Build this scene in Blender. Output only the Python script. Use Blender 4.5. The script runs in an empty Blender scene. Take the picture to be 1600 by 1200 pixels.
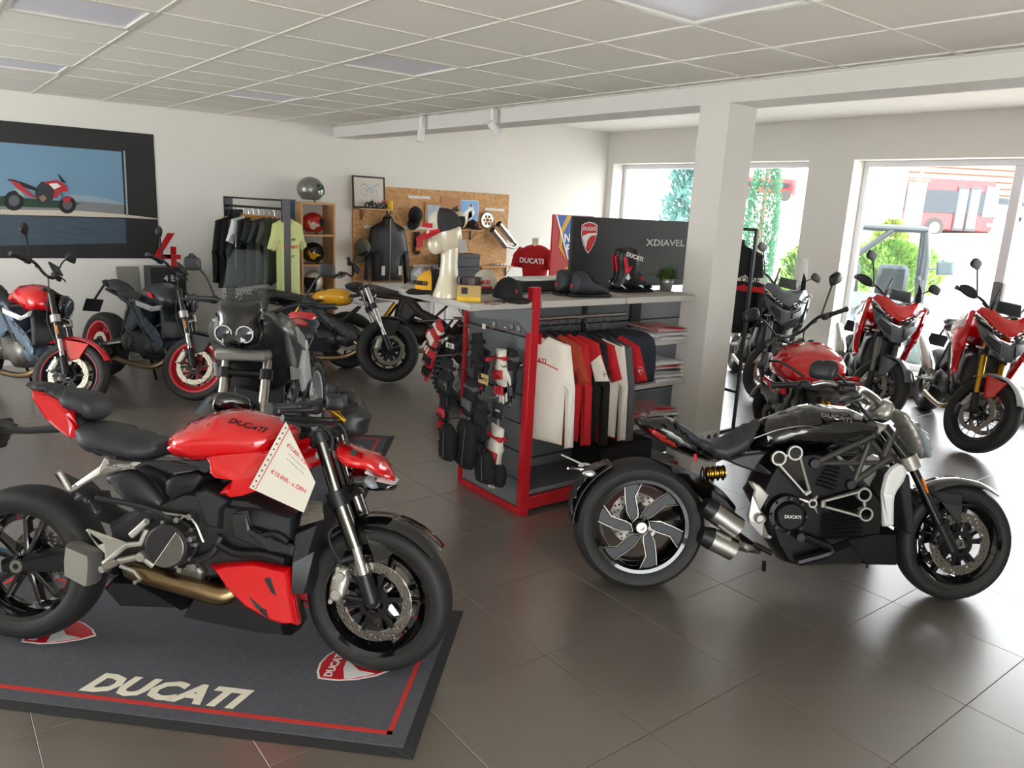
import bpy, bmesh, math, random
from mathutils import Vector, Matrix
from mathutils.geometry import delaunay_2d_cdt
sc = bpy.context.scene
C = sc.collection
PI = math.pi
random.seed(4)
# ------------------------------------------------------------------ camera
CAM_H = 1.84; FPX = 1202.36
yaw, pit, rol = 0.904091331, 0.225176769, 0.0519786279
cf = Vector((math.cos(yaw)*math.cos(pit), math.sin(yaw)*math.cos(pit), -math.sin(pit)))
r0 = Vector((math.sin(yaw), -math.cos(yaw), 0)); u0 = r0.cross(cf)
cr = r0*math.cos(rol)+u0*math.sin(rol); cu = u0*math.cos(rol)-r0*math.sin(rol)
cd = bpy.data.cameras.new('camera'); cam = bpy.data.objects.new('camera', cd); C.objects.link(cam)
cd.sensor_fit = 'HORIZONTAL'; cd.sensor_width = 36; cd.lens = FPX/1600*36; cd.clip_start = .05; cd.clip_end = 400
cam.matrix_world = Matrix(((cr.x, cu.x, -cf.x, 0), (cr.y, cu.y, -cf.y, 0), (cr.z, cu.z, -cf.z, CAM_H), (0, 0, 0, 1)))
sc.camera = cam
EYE = Vector((0, 0, CAM_H))
def ray(x, y): return cf*FPX+cr*(x-800)-cu*(y-600)
def atz(x, y, z=0): d = ray(x, y); return EYE+d*((z-CAM_H)/d.z)
def atx(x, y, X): d = ray(x, y); return EYE+d*(X/d.x)
def aty(x, y, Y): d = ray(x, y); return EYE+d*(Y/d.y)
# ------------------------------------------------------------------ light
sc.view_settings.view_transform = 'Standard'; sc.view_settings.look = 'None'
sc.view_settings.gamma = 1; sc.view_settings.use_curve_mapping = False
sc.view_settings.exposure = 0.1
w = bpy.data.worlds.new('sky'); sc.world = w; w.use_nodes = True
bg = w.node_tree.nodes['Background']; bg.inputs[0].default_value = (.93, .97, 1, 1); bg.inputs[1].default_value = 8.5
sd = bpy.data.lights.new('sun', 'SUN'); sd.energy = 20.0; sd.angle = .02; sd.color = (1, .93, .8)
so = bpy.data.objects.new('sun', sd); C.objects.link(so); so.rotation_euler = Vector((.30, .66, -.69)).to_track_quat('-Z', 'Y').to_euler()
def portal(name, loc, rot, sx, sy):
    l = bpy.data.lights.new(name, 'AREA'); l.shape = 'RECTANGLE'; l.size = sx; l.size_y = sy
    l.cycles.is_portal = True
    o = bpy.data.objects.new(name, l); C.objects.link(o); o.location = loc; o.rotation_euler = rot
portal('window_portal', (9.42, 7.4, 1.4), (0, PI/2, 0), 2.5, 3.6)
portal('window_portal', (9.42, 2.7, 1.4), (0, PI/2, 0), 2.5, 4.9)
portal('window_portal', (-.85, -3.12, 1.4), (PI/2, 0, PI), 4.2, 2.4)
portal('window_portal', (-3.72, 6.4, 1.4), (0, -PI/2, 0), 2.3, 3.4)
# ------------------------------------------------------------------ materials
def lin(h):
    if isinstance(h, tuple): return h
    h = h.lstrip('#'); o = []
    for i in (0, 2, 4):
        c = int(h[i:i+2], 16)/255; o.append(c/12.92 if c <= .04045 else ((c+.055)/1.055)**2.4)
    return tuple(o)
MC = {}
def mat(name, h='808080', rough=.5, metal=0, var=.08, scale=25, bump=0, coat=0, trans=0, emit=0, spec=None, bscale=None, ior=None, stretch=None):
    if name in MC: return MC[name]
    m = bpy.data.materials.new(name); m.use_nodes = True; nt = m.node_tree; n = nt.nodes; L = nt.links
    b = n['Principled BSDF']; c = lin(h)
    tc = n.new('ShaderNodeTexCoord'); no = n.new('ShaderNodeTexNoise'); no.inputs['Scale'].default_value = scale; no.inputs['Detail'].default_value = 4
    src = tc.outputs['Object']
    if stretch:
        mp = n.new('ShaderNodeMapping'); mp.inputs['Scale'].default_value = stretch; L.new(src, mp.inputs[0]); src = mp.outputs[0]
    L.new(src, no.inputs['Vector'])
    mx = n.new('ShaderNodeMix'); mx.data_type = 'RGBA'
    mx.inputs[6].default_value = (*[max(0, x*(1-var)) for x in c], 1); mx.inputs[7].default_value = (*[min(1, x*(1+var)) for x in c], 1)
    L.new(no.outputs['Fac'], mx.inputs[0]); L.new(mx.outputs[2], b.inputs['Base Color'])
    b.inputs['Roughness'].default_value = rough; b.inputs['Metallic'].default_value = metal
    if coat: b.inputs['Coat Weight'].default_value = coat; b.inputs['Coat Roughness'].default_value = .04
    if trans: b.inputs['Transmission Weight'].default_value = trans
    if ior: b.inputs['IOR'].default_value = ior
    if spec is not None: b.inputs['Specular IOR Level'].default_value = spec
    if emit: b.inputs['Emission Color'].default_value = (*c, 1); b.inputs['Emission Strength'].default_value = emit
    if bump:
        n2 = n.new('ShaderNodeTexNoise'); n2.inputs['Scale'].default_value = bscale or scale*4; n2.inputs['Detail'].default_value = 5
        L.new(src, n2.inputs['Vector']); bp = n.new('ShaderNodeBump'); bp.inputs['Strength'].default_value = bump; bp.inputs['Distance'].default_value = .01
        L.new(n2.outputs['Fac'], bp.inputs['Height']); L.new(bp.outputs[0], b.inputs['Normal'])
    MC[name] = m; return m
def glassmat(name, h='ffffff', alpha=.12, rough=.02):
    # thin sheet: mostly see-through with a glossy skin
    if name in MC: return MC[name]
    m = bpy.data.materials.new(name); m.use_nodes = True; nt = m.node_tree; n = nt.nodes; L = nt.links
    b = n['Principled BSDF']; c = lin(h); no = n.new('ShaderNodeTexNoise'); no.inputs['Scale'].default_value = 8
    mx = n.new('ShaderNodeMix'); mx.data_type = 'RGBA'; mx.inputs[6].default_value = (*c, 1); mx.inputs[7].default_value = (*[x*.9 for x in c], 1)
    L.new(no.outputs['Fac'], mx.inputs[0]); L.new(mx.outputs[2], b.inputs['Base Color'])
    b.inputs['Roughness'].default_value = rough; b.inputs['Alpha'].default_value = alpha
    MC[name] = m; return m
# ------------------------------------------------------------------ mesh builder
def cr_closed(p, k=5):
    n = len(p); o = []
    for i in range(n):
        a, b, c, d = (Vector(p[(i+j-1) % n]) for j in range(4))
        for t in range(k):
            t /= k; o.append(tuple(.5*((2*b)+(c-a)*t+(2*a-5*b+4*c-d)*t*t+(3*b-a-3*c+d)*t**3)))
    return o
def cr_open(p, k=5):
    p = [Vector(q) for q in p]; q = [2*p[0]-p[1]]+p+[2*p[-1]-p[-2]]; o = []
    for i in range(1, len(q)-2):
        a, b, c, d = q[i-1:i+3]
        for t in range(k):
            t /= k; o.append(.5*((2*b)+(c-a)*t+(2*a-5*b+4*c-d)*t*t+(3*b-a-3*c+d)*t**3))
    o.append(p[-1]); return o
def lerp_tab(tab, x):
    if x <= tab[0][0]: return tab[0][1]
    for (a, b), (c, d) in zip(tab, tab[1:]):
        if x <= c: return b+(d-b)*(x-a)/(c-a)
    return tab[-1][1]
XZ = Matrix(((1, 0, 0, 0), (0, 0, 1, 0), (0, 1, 0, 0), (0, 0, 0, 1)))     # (u,v,w) -> x=u, y=w, z=v
YZ = Matrix(((0, 0, 1, 0), (1, 0, 0, 0), (0, 1, 0, 0), (0, 0, 0, 1)))     # (u,v,w) -> y=u, z=v, x=w
ROTY = Matrix.Rotation(-PI/2, 4, 'X')                                      # lathe axis z -> y
ROTX = Matrix.Rotation(PI/2, 4, 'Y')
def T(x=0, y=0, z=0): return Matrix.Translation((x, y, z))
def RX(a): return Matrix.Rotation(a, 4, 'X')
def RY(a): return Matrix.Rotation(a, 4, 'Y')
def RZ(a): return Matrix.Rotation(a, 4, 'Z')
def SC(x, y, z): return Matrix.Diagonal((x, y, z, 1))
def link(o, parent=None):
    C.objects.link(o)
    if parent is not None: o.parent = parent
    return o
class G:
    def __init__(s, M=None): s.v = []; s.f = []; s.M = M; s.tw = None; s.soft = False; s.hard = False
    def add(s, vs, fs, M=None):
        k = len(s.v)
        if M is not None: vs = [M @ Vector(q) for q in vs]
        if s.M is not None: vs = [s.M @ Vector(q) for q in vs]
        s.v += [tuple(q) for q in vs]; s.f += [tuple(i+k for i in f) for f in fs]; return s
    def box(s, c, d, b=0, M=None):
        x, y, z = (q/2 for q in d); b = min(b, x*.9, y*.9, z*.9)
        if b <= 0:
            vs = [(c[0]+i*x, c[1]+j*y, c[2]+k*z) for i in (-1, 1) for j in (-1, 1) for k in (-1, 1)]
            return s.add(vs, [(0, 1, 3, 2), (4, 6, 7, 5), (0, 4, 5, 1), (2, 3, 7, 6), (0, 2, 6, 4), (1, 5, 7, 3)], M)
        vs = []; ix = {}
        for i in (-1, 1):
            for j in (-1, 1):
                for k in (-1, 1):
                    for a in range(3):
                        q = [i*x, j*y, k*z]
                        for e in range(3):
                            if e != a: q[e] -= (i, j, k)[e]*b
                        ix[i, j, k, a] = len(vs); vs.append((c[0]+q[0], c[1]+q[1], c[2]+q[2]))
        fs = []
        for a in range(3):
            e, g = [(1, 2), (2, 0), (0, 1)][a]
            for sg in (-1, 1):
                loop = []
                for p, q in ((-1, -1), (1, -1), (1, 1), (-1, 1)):
                    k = [0, 0, 0]; k[a] = sg; k[e] = p; k[g] = q; loop.append(ix[(*k, a)])
                fs.append(tuple(loop if sg > 0 else loop[::-1]))
        for a in range(3):
            e, g = [(1, 2), (2, 0), (0, 1)][a]
            for p in (-1, 1):
                for q in (-1, 1):
                    k = [0, 0, 0]; k[e] = p; k[g] = q; l = []
                    k[a] = -1; l += [ix[(*k, e)], ix[(*k, g)]]; k[a] = 1; l += [ix[(*k, g)], ix[(*k, e)]]
                    fs.append(tuple(l if p*q < 0 else l[::-1]))
        for i in (-1, 1):
            for j in (-1, 1):
                for k in (-1, 1):
                    l = [ix[i, j, k, a] for a in range(3)]; fs.append(tuple(l if i*j*k > 0 else l[::-1]))
        return s.add(vs, fs, M)
    def tube(s, pts, r, n=8, closed=False, M=None, flat=None):
        P = [Vector(q) for q in pts]; m = len(P); R = r if isinstance(r, (list, tuple)) else [r]*m
        if len(R) != m: R = [R[0]+(R[-1]-R[0])*i/(m-1) for i in range(m)] if len(R) == 2 else [lerp_tab([(j/(len(R)-1), q) for j, q in enumerate(R)], i/(m-1)) for i in range(m)]
        vs = []; fs = []; up = None
        for i in range(m):
            if closed: t = (P[(i+1) % m]-P[i-1])
            else: t = P[min(i+1, m-1)]-P[max(i-1, 0)]
            t.normalize()
            if up is None:
                up = Vector((0, 0, 1)) if abs(t.z) < .9 else Vector((0, 1, 0))
            a = up-t*up.dot(t)
            if a.length < 1e-4: a = t.orthogonal()
            a.normalize(); up = a; b = t.cross(a)
            for k in range(n):
                an = 2*PI*k/n; fb = flat or 1
                vs.append(P[i]+a*(math.cos(an)*R[i])+b*(math.sin(an)*R[i]*fb))
        rings = m if closed else m-1
        for i in range(rings):
            for k in range(n):
                j = (i+1) % m; fs.append((i*n+k, i*n+(k+1) % n, j*n+(k+1) % n, j*n+k))
        if not closed: fs += [tuple(range(n))[::-1], tuple((m-1)*n+k for k in range(n))]
        return s.add(vs, fs, M)
    def lathe(s, prof, n=24, M=None, a0=0, a1=2*PI, cap=False):
        full = abs(a1-a0) > 6.28; c = n if full else n+1; vs = []; fs = []
        for k in range(c):
            an = a0+(a1-a0)*k/n
            for r, h in prof: vs.append((r*math.cos(an), r*math.sin(an), h))
        m = len(prof)
        for k in range(n):
            for i in range(m-1):
                j = (k+1) % c; fs.append((k*m+i, j*m+i, j*m+i+1, k*m+i+1))
        return s.add(vs, fs, M)
    def cyl(s, a, b, r, n=16, M=None): return s.tube([a, b], r, n, M=M)
    def ell(s, c, r, n=16, m=10, M=None, z0=-1, z1=1):
        prof = []
        t0 = math.asin(z0); t1 = math.asin(z1)
        for i in range(m+1):
            t = t0+(t1-t0)*i/m; prof.append((max(math.cos(t), 1e-4), math.sin(t)))
        MM = T(*c) @ SC(*r)
        return s.lathe(prof, n, (M @ MM) if M is not None else MM)
    def loft(s, rings, M=None, caps=True):
        n = len(rings[0]); vs = [q for r in rings for q in r]; fs = []
        for i in range(len(rings)-1):
            for k in range(n): fs.append((i*n+k, i*n+(k+1) % n, (i+1)*n+(k+1) % n, (i+1)*n+k))
        if caps: fs += [tuple(range(n))[::-1], tuple((len(rings)-1)*n+k for k in range(n))]
        return s.add(vs, fs, M)
    def body(s, st, n=16, e=2.4, M=None):
        # loft along x; stations (x, zmid, halfheight, halfwidth[, exponent])
        rings = []
        for q in st:
            ex = q[4] if len(q) > 4 else e; ring = []
            for k in range(n):
                a = 2*PI*k/n; ca, sa = math.cos(a), math.sin(a)
                ring.append((q[0], q[3]*math.copysign(abs(ca)**(2/ex), ca), q[1]+q[2]*math.copysign(abs(sa)**(2/ex), sa)))
            rings.append(ring)
        return s.loft(rings, M)
    def pillow(s, out, hf, hb=None, er=.01, h=None, holes=(), M=XZ, sm=0, w0=0, wf=None):
        # filled outline with rounded rim: hf towards -w, hb towards +w
        if sm: out = cr_closed(out, sm)
        hb = hf if hb is None else hb
        out = [(float(q[0]), float(q[1])) for q in out]
        area = sum(a[0]*b[1]-b[0]*a[1] for a, b in zip(out, out[1:]+out[:1]))
        if area < 0: out = out[::-1]
        loops = [out]+[[(float(a), float(b)) for a, b in q] for q in holes]
        segs = []
        for l in loops: segs += list(zip(l, l[1:]+l[:1]))
        def dist(x, y):
            best = 1e9
            for (ax, ay), (bx, by) in segs:
                dx, dy = bx-ax, by-ay; L2 = dx*dx+dy*dy
                t = 0 if L2 == 0 else max(0, min(1, ((x-ax)*dx+(y-ay)*dy)/L2))
                q = (ax+t*dx-x)**2+(ay+t*dy-y)**2
                if q < best: best = q
            return math.sqrt(best)
        def inside(x, y):
            c = False
            for (ax, ay), (bx, by) in segs:
                if (ay > y) != (by > y) and x < (bx-ax)*(y-ay)/(by-ay)+ax: c = not c
            return c
        pts = []; edges = []
        for l in loops:
            k = len(pts); pts += l; edges += [(k+i, k+(i+1) % len(l)) for i in range(len(l))]
        nb = len(pts); xs = [p[0] for p in out]; ys = [p[1] for p in out]
        ext = max(max(xs)-min(xs), max(ys)-min(ys)); h = h or max(er*.9, ext/14)
        if er > 0:
            for l in loops:
                ar = sum(a[0]*b[1]-b[0]*a[1] for a, b in zip(l, l[1:]+l[:1])); sg = 1 if (ar > 0) == (l is loops[0]) else -1
                if l is not loops[0]: sg = -1 if ar > 0 else 1
                for i in range(len(l)):
                    a, b, c = l[i-1], l[i], l[(i+1) % len(l)]
                    t1 = Vector((b[0]-a[0], b[1]-a[1])); t2 = Vector((c[0]-b[0], c[1]-b[1]))
                    if t1.length < 1e-9 or t2.length < 1e-9: continue
                    t1.normalize(); t2.normalize(); t = t1+t2
                    if t.length < 1e-3: continue
                    t.normalize(); mi = 1/max(.35, t.dot(t1)); nx, ny = -t.y*sg*mi, t.x*sg*mi
                    for o in ((er*.3, er) if er < ext*.12 else (er*.12, er*.4)):
                        x, y = b[0]+nx*o, b[1]+ny*o
                        if inside(x, y) and dist(x, y) > o*.6: pts.append((x, y))
        x = min(xs)+h*.5; rowk = 0
        keep = pts[nb:]
        while x < max(xs):
            y = min(ys)+h*(.5 if rowk % 2 else .25)
            while y < max(ys):
                if inside(x, y) and dist(x, y) > min(h*.5, er*1.2 if er < h else h*.5): pts.append((x, y))
                y += h
            x += h; rowk += 1
        r = delaunay_2d_cdt([Vector(p) for p in pts], edges, [], 1, 1e-7)
        vv, tf = r[0], r[2]
        if holes: tf = [f for f in tf if inside(sum(vv[i].x for i in f)/3, sum(vv[i].y for i in f)/3)]
        bset = set()
        for e, og in zip(r[1], r[4]):
            if og: bset.update(e)
        top = []; bot = []; vs = []; H_ = []
        ds = [0 if i in bset else dist(p.x, p.y) for i, p in enumerate(vv)]
        er2 = min(er, max(ds) or er) if er > 0 else er
        for d in ds: q = min(d/er2, 1) if er2 > 0 else 1; H_.append(0 if d == 0 else math.sqrt(max(0, 1-(1-q)**2)))
        if h > 1e8 and max(hf, hb) < .03: s.hard = True
        if er2 > ext*.05 and h < 1e8:
            s.soft = True
            nbr = [set() for _ in vv]
            for f in tf:
                for a in f: nbr[a].update(f)
            for _ in range(4): H_ = [H_[i] if i in bset or not nbr[i] else .4*H_[i]+.6*sum(H_[j] for j in nbr[i])/len(nbr[i]) for i in range(len(vv))]
            mh = max(H_) or 1; H_ = [min(1, q/mh) for q in H_]
        for i, p in enumerate(vv):
            hh = H_[i]
            k = 1 if wf is None else wf(p.x, p.y)
            top.append(len(vs)); vs.append((p.x, p.y, w0-hf*hh*k))
            if hh == 0: bot.append(top[-1])
            else: bot.append(len(vs)); vs.append((p.x, p.y, w0+hb*hh*k))
        fs = [tuple(top[i] for i in f) for f in tf]+[tuple(bot[i] for i in f[::-1]) for f in tf]
        return s.add(vs, fs, M)
    def plate(s, out, t, M=XZ, holes=(), w0=0, sm=0, b=None):
        b = min(t*.45, .006) if b is None else b
        # flat slab with thickness 2*t and small rounded rim
        return s.pillow(out, t, t, er=b, holes=holes, M=M, sm=sm, w0=w0, h=1e9)
    def mesh(s, name, smooth=40):
        me = bpy.data.meshes.new(name); me.from_pydata(s.v, [], s.f)
        bm = bmesh.new(); bm.from_mesh(me); bmesh.ops.remove_doubles(bm, verts=bm.verts, dist=1e-6)
        bmesh.ops.recalc_face_normals(bm, faces=bm.faces); bm.to_mesh(me); bm.free()
        if smooth:
            me.polygons.foreach_set('use_smooth', [True]*len(me.polygons)); me.set_sharp_from_angle(angle=math.radians(smooth))
        return me
    def map(s, fn): s.v = [tuple(fn(*q)) for q in s.v]; return s
    def islands(s):
        p = list(range(len(s.v)))
        def fd(a):
            while p[a] != a: p[a] = p[p[a]]; a = p[a]
            return a
        for f in s.f:
            r = fd(f[0])
            for i in f[1:]: p[fd(i)] = r
        d = {}
        for f in s.f: d.setdefault(fd(f[0]), []).append(f)
        out = []
        for fs in d.values():
            ix = {}; q = G()
            for f in fs:
                for i in f:
                    if i not in ix: ix[i] = len(q.v); q.v.append(s.v[i])
                q.f.append(tuple(ix[i] for i in f))
            out.append(q)
        return out
    def obj(s, name, m, parent=None, label=None, smooth=None, sep=False):
        smooth = (75 if s.soft else 14 if s.hard else 40) if smooth is None else smooth
        if s.tw is not None: t = s.tw; t.soft = s.soft; t.hard = s.hard; s.tw = None; t.obj(name, m, parent, label, smooth)
        if sep:
            for q in s.islands():
                q.hard = s.hard; o = q.obj(name, m, parent, label, smooth)
            return o
        me = s.mesh(name, smooth); me.materials.append(m)
        o = bpy.data.objects.new(name, me); link(o, parent)
        if label: o['label'] = label
        return o
def tag(o, label, cat=None, group=None, kind=None):
    o['label'] = label
    if cat: o['category'] = cat
    if group: o['group'] = group
    if kind: o['kind'] = kind
    return o
def thing(name, label, cat, loc=(0, 0, 0), rz=0, group=None, M=None):
    o = bpy.data.objects.new(name, None); o.empty_display_size = .1; C.objects.link(o)
    if M is not None: o.matrix_world = M
    else: o.location = loc; o.rotation_euler = (0, 0, rz)
    return tag(o, label, cat, group)
def copy_tree(o, parent=None):
    c = o.copy(); C.objects.link(c); c.parent = parent
    for ch in [q for q in o.children]: copy_tree(ch, c)
    return c
def struct(name, g, m, label=None, parent=None, smooth=30):
    o = g.obj(name, m, parent, label, smooth)
    if parent is None: o['kind'] = 'structure'
    return o
def text(s, size, m, parent, M, name='lettering', ext=.001, bold=.0, shear=0, al='CENTER', sx=1, sp=1):
    cu_ = bpy.data.curves.new('t', 'FONT'); cu_.body = s; cu_.size = size; cu_.extrude = ext; cu_.offset = bold*size
    cu_.shear = shear; cu_.align_x = al; cu_.align_y = 'CENTER'; cu_.resolution_u = 2; cu_.space_character = sp
    o = bpy.data.objects.new('t', cu_); me = bpy.data.meshes.new_from_object(o)
    bpy.data.objects.remove(o); bpy.data.curves.remove(cu_)
    me.name = name; me.transform(M @ SC(sx, 1, 1)); me.materials.clear(); me.materials.append(m)
    q = bpy.data.objects.new(name, me); link(q, parent); return q
def circ(cx, cy, r, n=20, ry=None): return [(cx+r*math.cos(2*PI*i/n), cy+(ry or r)*math.sin(2*PI*i/n)) for i in range(n)]
SHIELD = [(-.5, .5), (-.3, .6), (0, .65), (.3, .6), (.5, .5), (.5, .1), (.4, -.25), (.2, -.6), (0, -.8), (-.2, -.6), (-.4, -.25), (-.5, .1)]
# ------------------------------------------------------------------ common materials
white_wall = mat('painted_wall', 'e2dfd8', .75, var=.015, scale=3, bump=.03, bscale=120)
white_paint = mat('white_paint', 'e9e9e6', .5, var=.02)
tile_m = mat('grey_floor_tile', '655d56', .38, var=.16, scale=9, bump=.02, bscale=160, spec=1.0)
tb_ = tile_m.node_tree.nodes['Principled BSDF']; tb_.inputs['Coat Weight'].default_value = 1; tb_.inputs['Coat Roughness'].default_value = .33; tb_.inputs['Coat IOR'].default_value = 2.1
grout_m = mat('grout', '55504c', .9)
ceil_m = mat('mineral_ceiling_tile', 'f6f2e6', .9, var=.03, scale=60, bump=.12, bscale=200)
grid_m = mat('ceiling_grid_metal', 'e4e0d5', .35, var=.02)
diff_m = mat('light_diffuser', 'f3f1fa', .35, var=.02)
black_pl = mat('black_plastic', '222326', .42, var=.2)
black_gl = mat('black_gloss', '08080a', .08, coat=1, var=.1)
black_mt = mat('black_matt_metal', '29292b', .36, .55, var=.15)
dark_case = mat('dark_engine_metal', '3a3a3b', .38, .6, var=.15, bump=.05)
grey_case = mat('grey_engine_metal', '77746d', .38, .8, var=.1, bump=.04)
rubber = mat('tyre_rubber', '1f1f20', .62, var=.18, bump=.12, bscale=90)
chrome = mat('chrome', 'd8d8d8', .12, 1, var=.03)
steel = mat('brushed_steel', 'b0ada8', .3, 1, var=.08, stretch=(1, 8, 1))
disc_m = mat('brake_disc_steel', '8d8780', .32, .9, var=.1)
alu = mat('cast_aluminium', 'b9b6ae', .36, .75, var=.06, bump=.03)
bronze = mat('heat_blued_steel', '8a7557', .28, 1, var=.2, scale=6)
gold = mat('gold_anodised', 'c99a35', .25, .9, var=.08)
red_gl = mat('red_gloss_paint', 'd60812', .16, coat=1, var=.04)
red_mt = mat('red_painted_metal', 'b3121f', .35, var=.06)
grey_gl = mat('grey_gloss_paint', '4a5056', .22, coat=.8, var=.05)
white_gl = mat('white_gloss_paint', 'e8e8e6', .2, coat=.6, var=.02)
seat_m = mat('seat_vinyl', '313236', .5, var=.12, bump=.06, bscale=300)
lens_m = mat('headlight_lens', 'c9d2da', .06, trans=.55, var=.02)
lens_d = mat('dark_headlight_lens', '3d444b', .06, coat=1, var=.3, scale=40)
orange_m = mat('amber_reflector', 'e07a10', .25)
mirror_m = mat('mirror_glass', 'c8ccce', .03, 1, var=.02)
screen_m = glassmat('clear_windscreen', '8f9a9a', .09, .01)
smoke_m = glassmat('smoked_windscreen', '30363a', .55)
black_fab = mat('black_fabric', '141416', .85, var=.25, bump=.2, bscale=180)
red_fab = mat('red_fabric', 'b8141d', .85, var=.1, bump=.15, bscale=150)
white_fab = mat('cream_fabric', 'e6e0d2', .85, var=.05, bump=.15, bscale=150)
grey_fab = mat('grey_fabric', '55565a', .85, var=.1, bump=.15, bscale=150)
paper_m = mat('white_paper', 'd6d0c3', .5, var=.02)
ink_m = mat('black_ink', '151515', .6)
redink_m = mat('red_ink', 'cc2234', .6)
wood_m = mat('light_wood', 'c89a68', .5, var=.14, scale=6, stretch=(1, 1, 9))
# ------------------------------------------------------------------ room shell
YB, XR, ZC, ZR, XB = 9.25, 9.0, 2.69, 3.08, 4.28
XL, YF = -3.6, -3.0
UN = .85/1.38789; CX0, CY0 = 3.78028*UN, 5.12675*UN       # ceiling grid node (0,0)
FT = .5964; FX0, FY0 = 2.5634, 1.579                          # floor tile joint (0,0)
g = G(); g.box(((XL+XR)/2, (YF+YB)/2, -.06), (XR-XL+.6, YB-YF+.6, .1)); fl = struct('floor', g, grout_m)
g = G(); g.box((0, 0, -.006), (FT-.0025, FT-.0025, .012), .001); tm = g.mesh('floor_tile', 30); tm.materials.append(tile_m)
nt_ = 0
for a in range(-7, 12):
    for b in range(-5, 13):
        x, y = FX0+(a+.5)*FT, FY0+(b+.5)*FT
        if x+FT/2 > XR-.05 or y+FT/2 > YB or (x+y < 0.2) or (y < .2 and x < 3) or (x < .2 and y < 2): continue
        o = bpy.data.objects.new('floor_tile', tm); link(o, fl); o.location = (x, y, 0); nt_ += 1
# the rest of the floor plane (behind the camera and at the edges)
g = G(); g.box(((XL+XR)/2, (YF+YB)/2, -.0085), (XR-XL, YB-YF, .008)); g.obj('floor_screed', tile_m, fl)
# back wall, window wall, unseen walls
g = G(); g.box(((XL+XR+.4)/2, YB+.15, 1.6), (XR-XL+1, .3, 3.4)); struct('wall_back', g, white_wall)
g = G(); g.box((XL-.15, 3.1, .12), (.3, 12.6, .36)); g.box((XL-.15, 3.1, 2.85), (.3, 12.6, .6)); g.box((XL-.15, .75, 1.4), (.3, 7.9, 2.6)); g.box((XL-.15, 8.75, 1.4), (.3, 1.3, 2.6)); struct('wall_left', g, white_wall)
WT, WB = 2.6, .2
W1 = (5.675, 9.12); W2 = (.3, 5.085)
g = G(); xc, xt = XR+.2, .4
g.box((xc, 3.1, WB/2-.05), (xt, 12.6, WB+.1)); g.box((xc, 3.1, (WT+3.3)/2), (xt, 12.6, 3.3-WT))
for a, b in ((YF, W2[0]), (W2[1], W1[0]), (W1[1], YB)): g.box((xc, (a+b)/2, (WT+WB)/2), (xt, b-a, WT-WB))
struct('wall_right', g, white_wall)
g = G()
g.box((1.4+1.4, YF-.15, .12), (13, .3, .5)); g.box((2.8, YF-.15, 2.95), (13, .3, .7))
for a, b in ((XL, -2.9), (1.2, XR+.4)): g.box(((a+b)/2, YF-.15, 1.5), (b-a, .3, 2.9))
struct('wall_front', g, white_wall)
# plinth under the windows
plm = mat('grey_plinth', '6f6a66', .6, var=.06)
g = G(); g.box((XR-.13, 3.0, .09), (.26, 12.2, .18), .006); tag(struct('baseboard_right', g, plm), 'grey plinth running under the shop windows')
g = G(); g.box((XR-.13, 3.0, .1925), (.3, 12.2, .025), .006); struct('trim_1', g, white_paint)
# ceilings, beam, pillar
g = G(); g.box(((XL+XB)/2, (YF+YB)/2, ZC+.09), (XB-XL+.02, YB-YF, .1)); cl = struct('ceiling', g, ceil_m)
g = G(); g.box((0, 0, .012), (UN-.014, UN-.014, .016), .002); cm = g.mesh('ceiling_tile', 30); cm.materials.append(ceil_m)
lights = {(-3, 2): 'over the red sport motorcycle and its mat', (-3, 6): 'closest to the dark wall poster', (0, -2): 'nearest the pillar above the black cruiser', (0, 2): 'in the middle of the ceiling before the beam spotlights', (0, 6): 'closest to the clothes rail and helmet shelf'}
LP = []
for i in range(-8, 3):
    for j in range(-8, 10):
        x, y = CX0+(i+.5)*UN, CY0+(j+.5)*UN
        x0, x1, y0, y1 = x-UN/2, min(x+UN/2, XB), y-UN/2, min(y+UN/2, YB)
        if x1-x0 < .05 or y1-y0 < .05 or y < -.6 or x < -3.4: continue
        if (i, j) in lights: LP.append((x, y, lights[i, j])); continue
        if x1-x0 > UN-.01 and y1-y0 > UN-.01: me = cm
        else:
            gg = G(); gg.box(((x0+x1)/2-x, (y0+y1)/2-y, .012), (x1-x0-.014, y1-y0-.014, .016)); me = gg.mesh('ceiling_tile', 0); me.materials.append(ceil_m)
        o = bpy.data.objects.new('ceiling_tile', me); link(o, cl); o.location = (x, y, ZC)
g = G()
for i in range(-8, 4):
    x = CX0+i*UN
    if x < XB: g.box((x, (YB+YF)/2, ZC+.004), (.016, YB-YF, .012))
for j in range(-8, 8):
    y = CY0+j*UN
    if y < YB: g.box(((XL+XB)/2, y, ZC+.0045), (XB-XL, .016, .011))
g.box(((XL+XB)/2, YB-.012, ZC+.003), (XB-XL, .024, .012)); g.box((XB-.012, (YF+YB)/2, ZC+.003), (.024, YB-YF, .012))
g.obj('ceiling_grid', grid_m, cl)
for x, y, where in LP:
    t = thing('ceiling_light', 'square flush ceiling light panel '+where, 'ceiling light', (x, y, ZC), 0, 'square light panels in the tiled ceiling')
    g = G()
    for a in (-1, 1):
        g.box((a*(UN/2-.022), 0, .006), (.02, UN-.026, .016)); g.box((0, a*(UN/2-.022), .006), (UN-.066, .02, .016))
    g.obj('frame', grid_m, t); g = G(); g.box((0, 0, .014), (UN-.06, UN-.06, .01)); g.obj('diffuser', diff_m, t)
ZBEAM = atx(1146, 160, XB).z
g = G(); g.box(((XB+XR+.4)/2, (YF+YB)/2, ZR+.06), (XR+.4-XB, YB-YF, .12)); struct('ceiling_right', g, white_wall)
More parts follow.
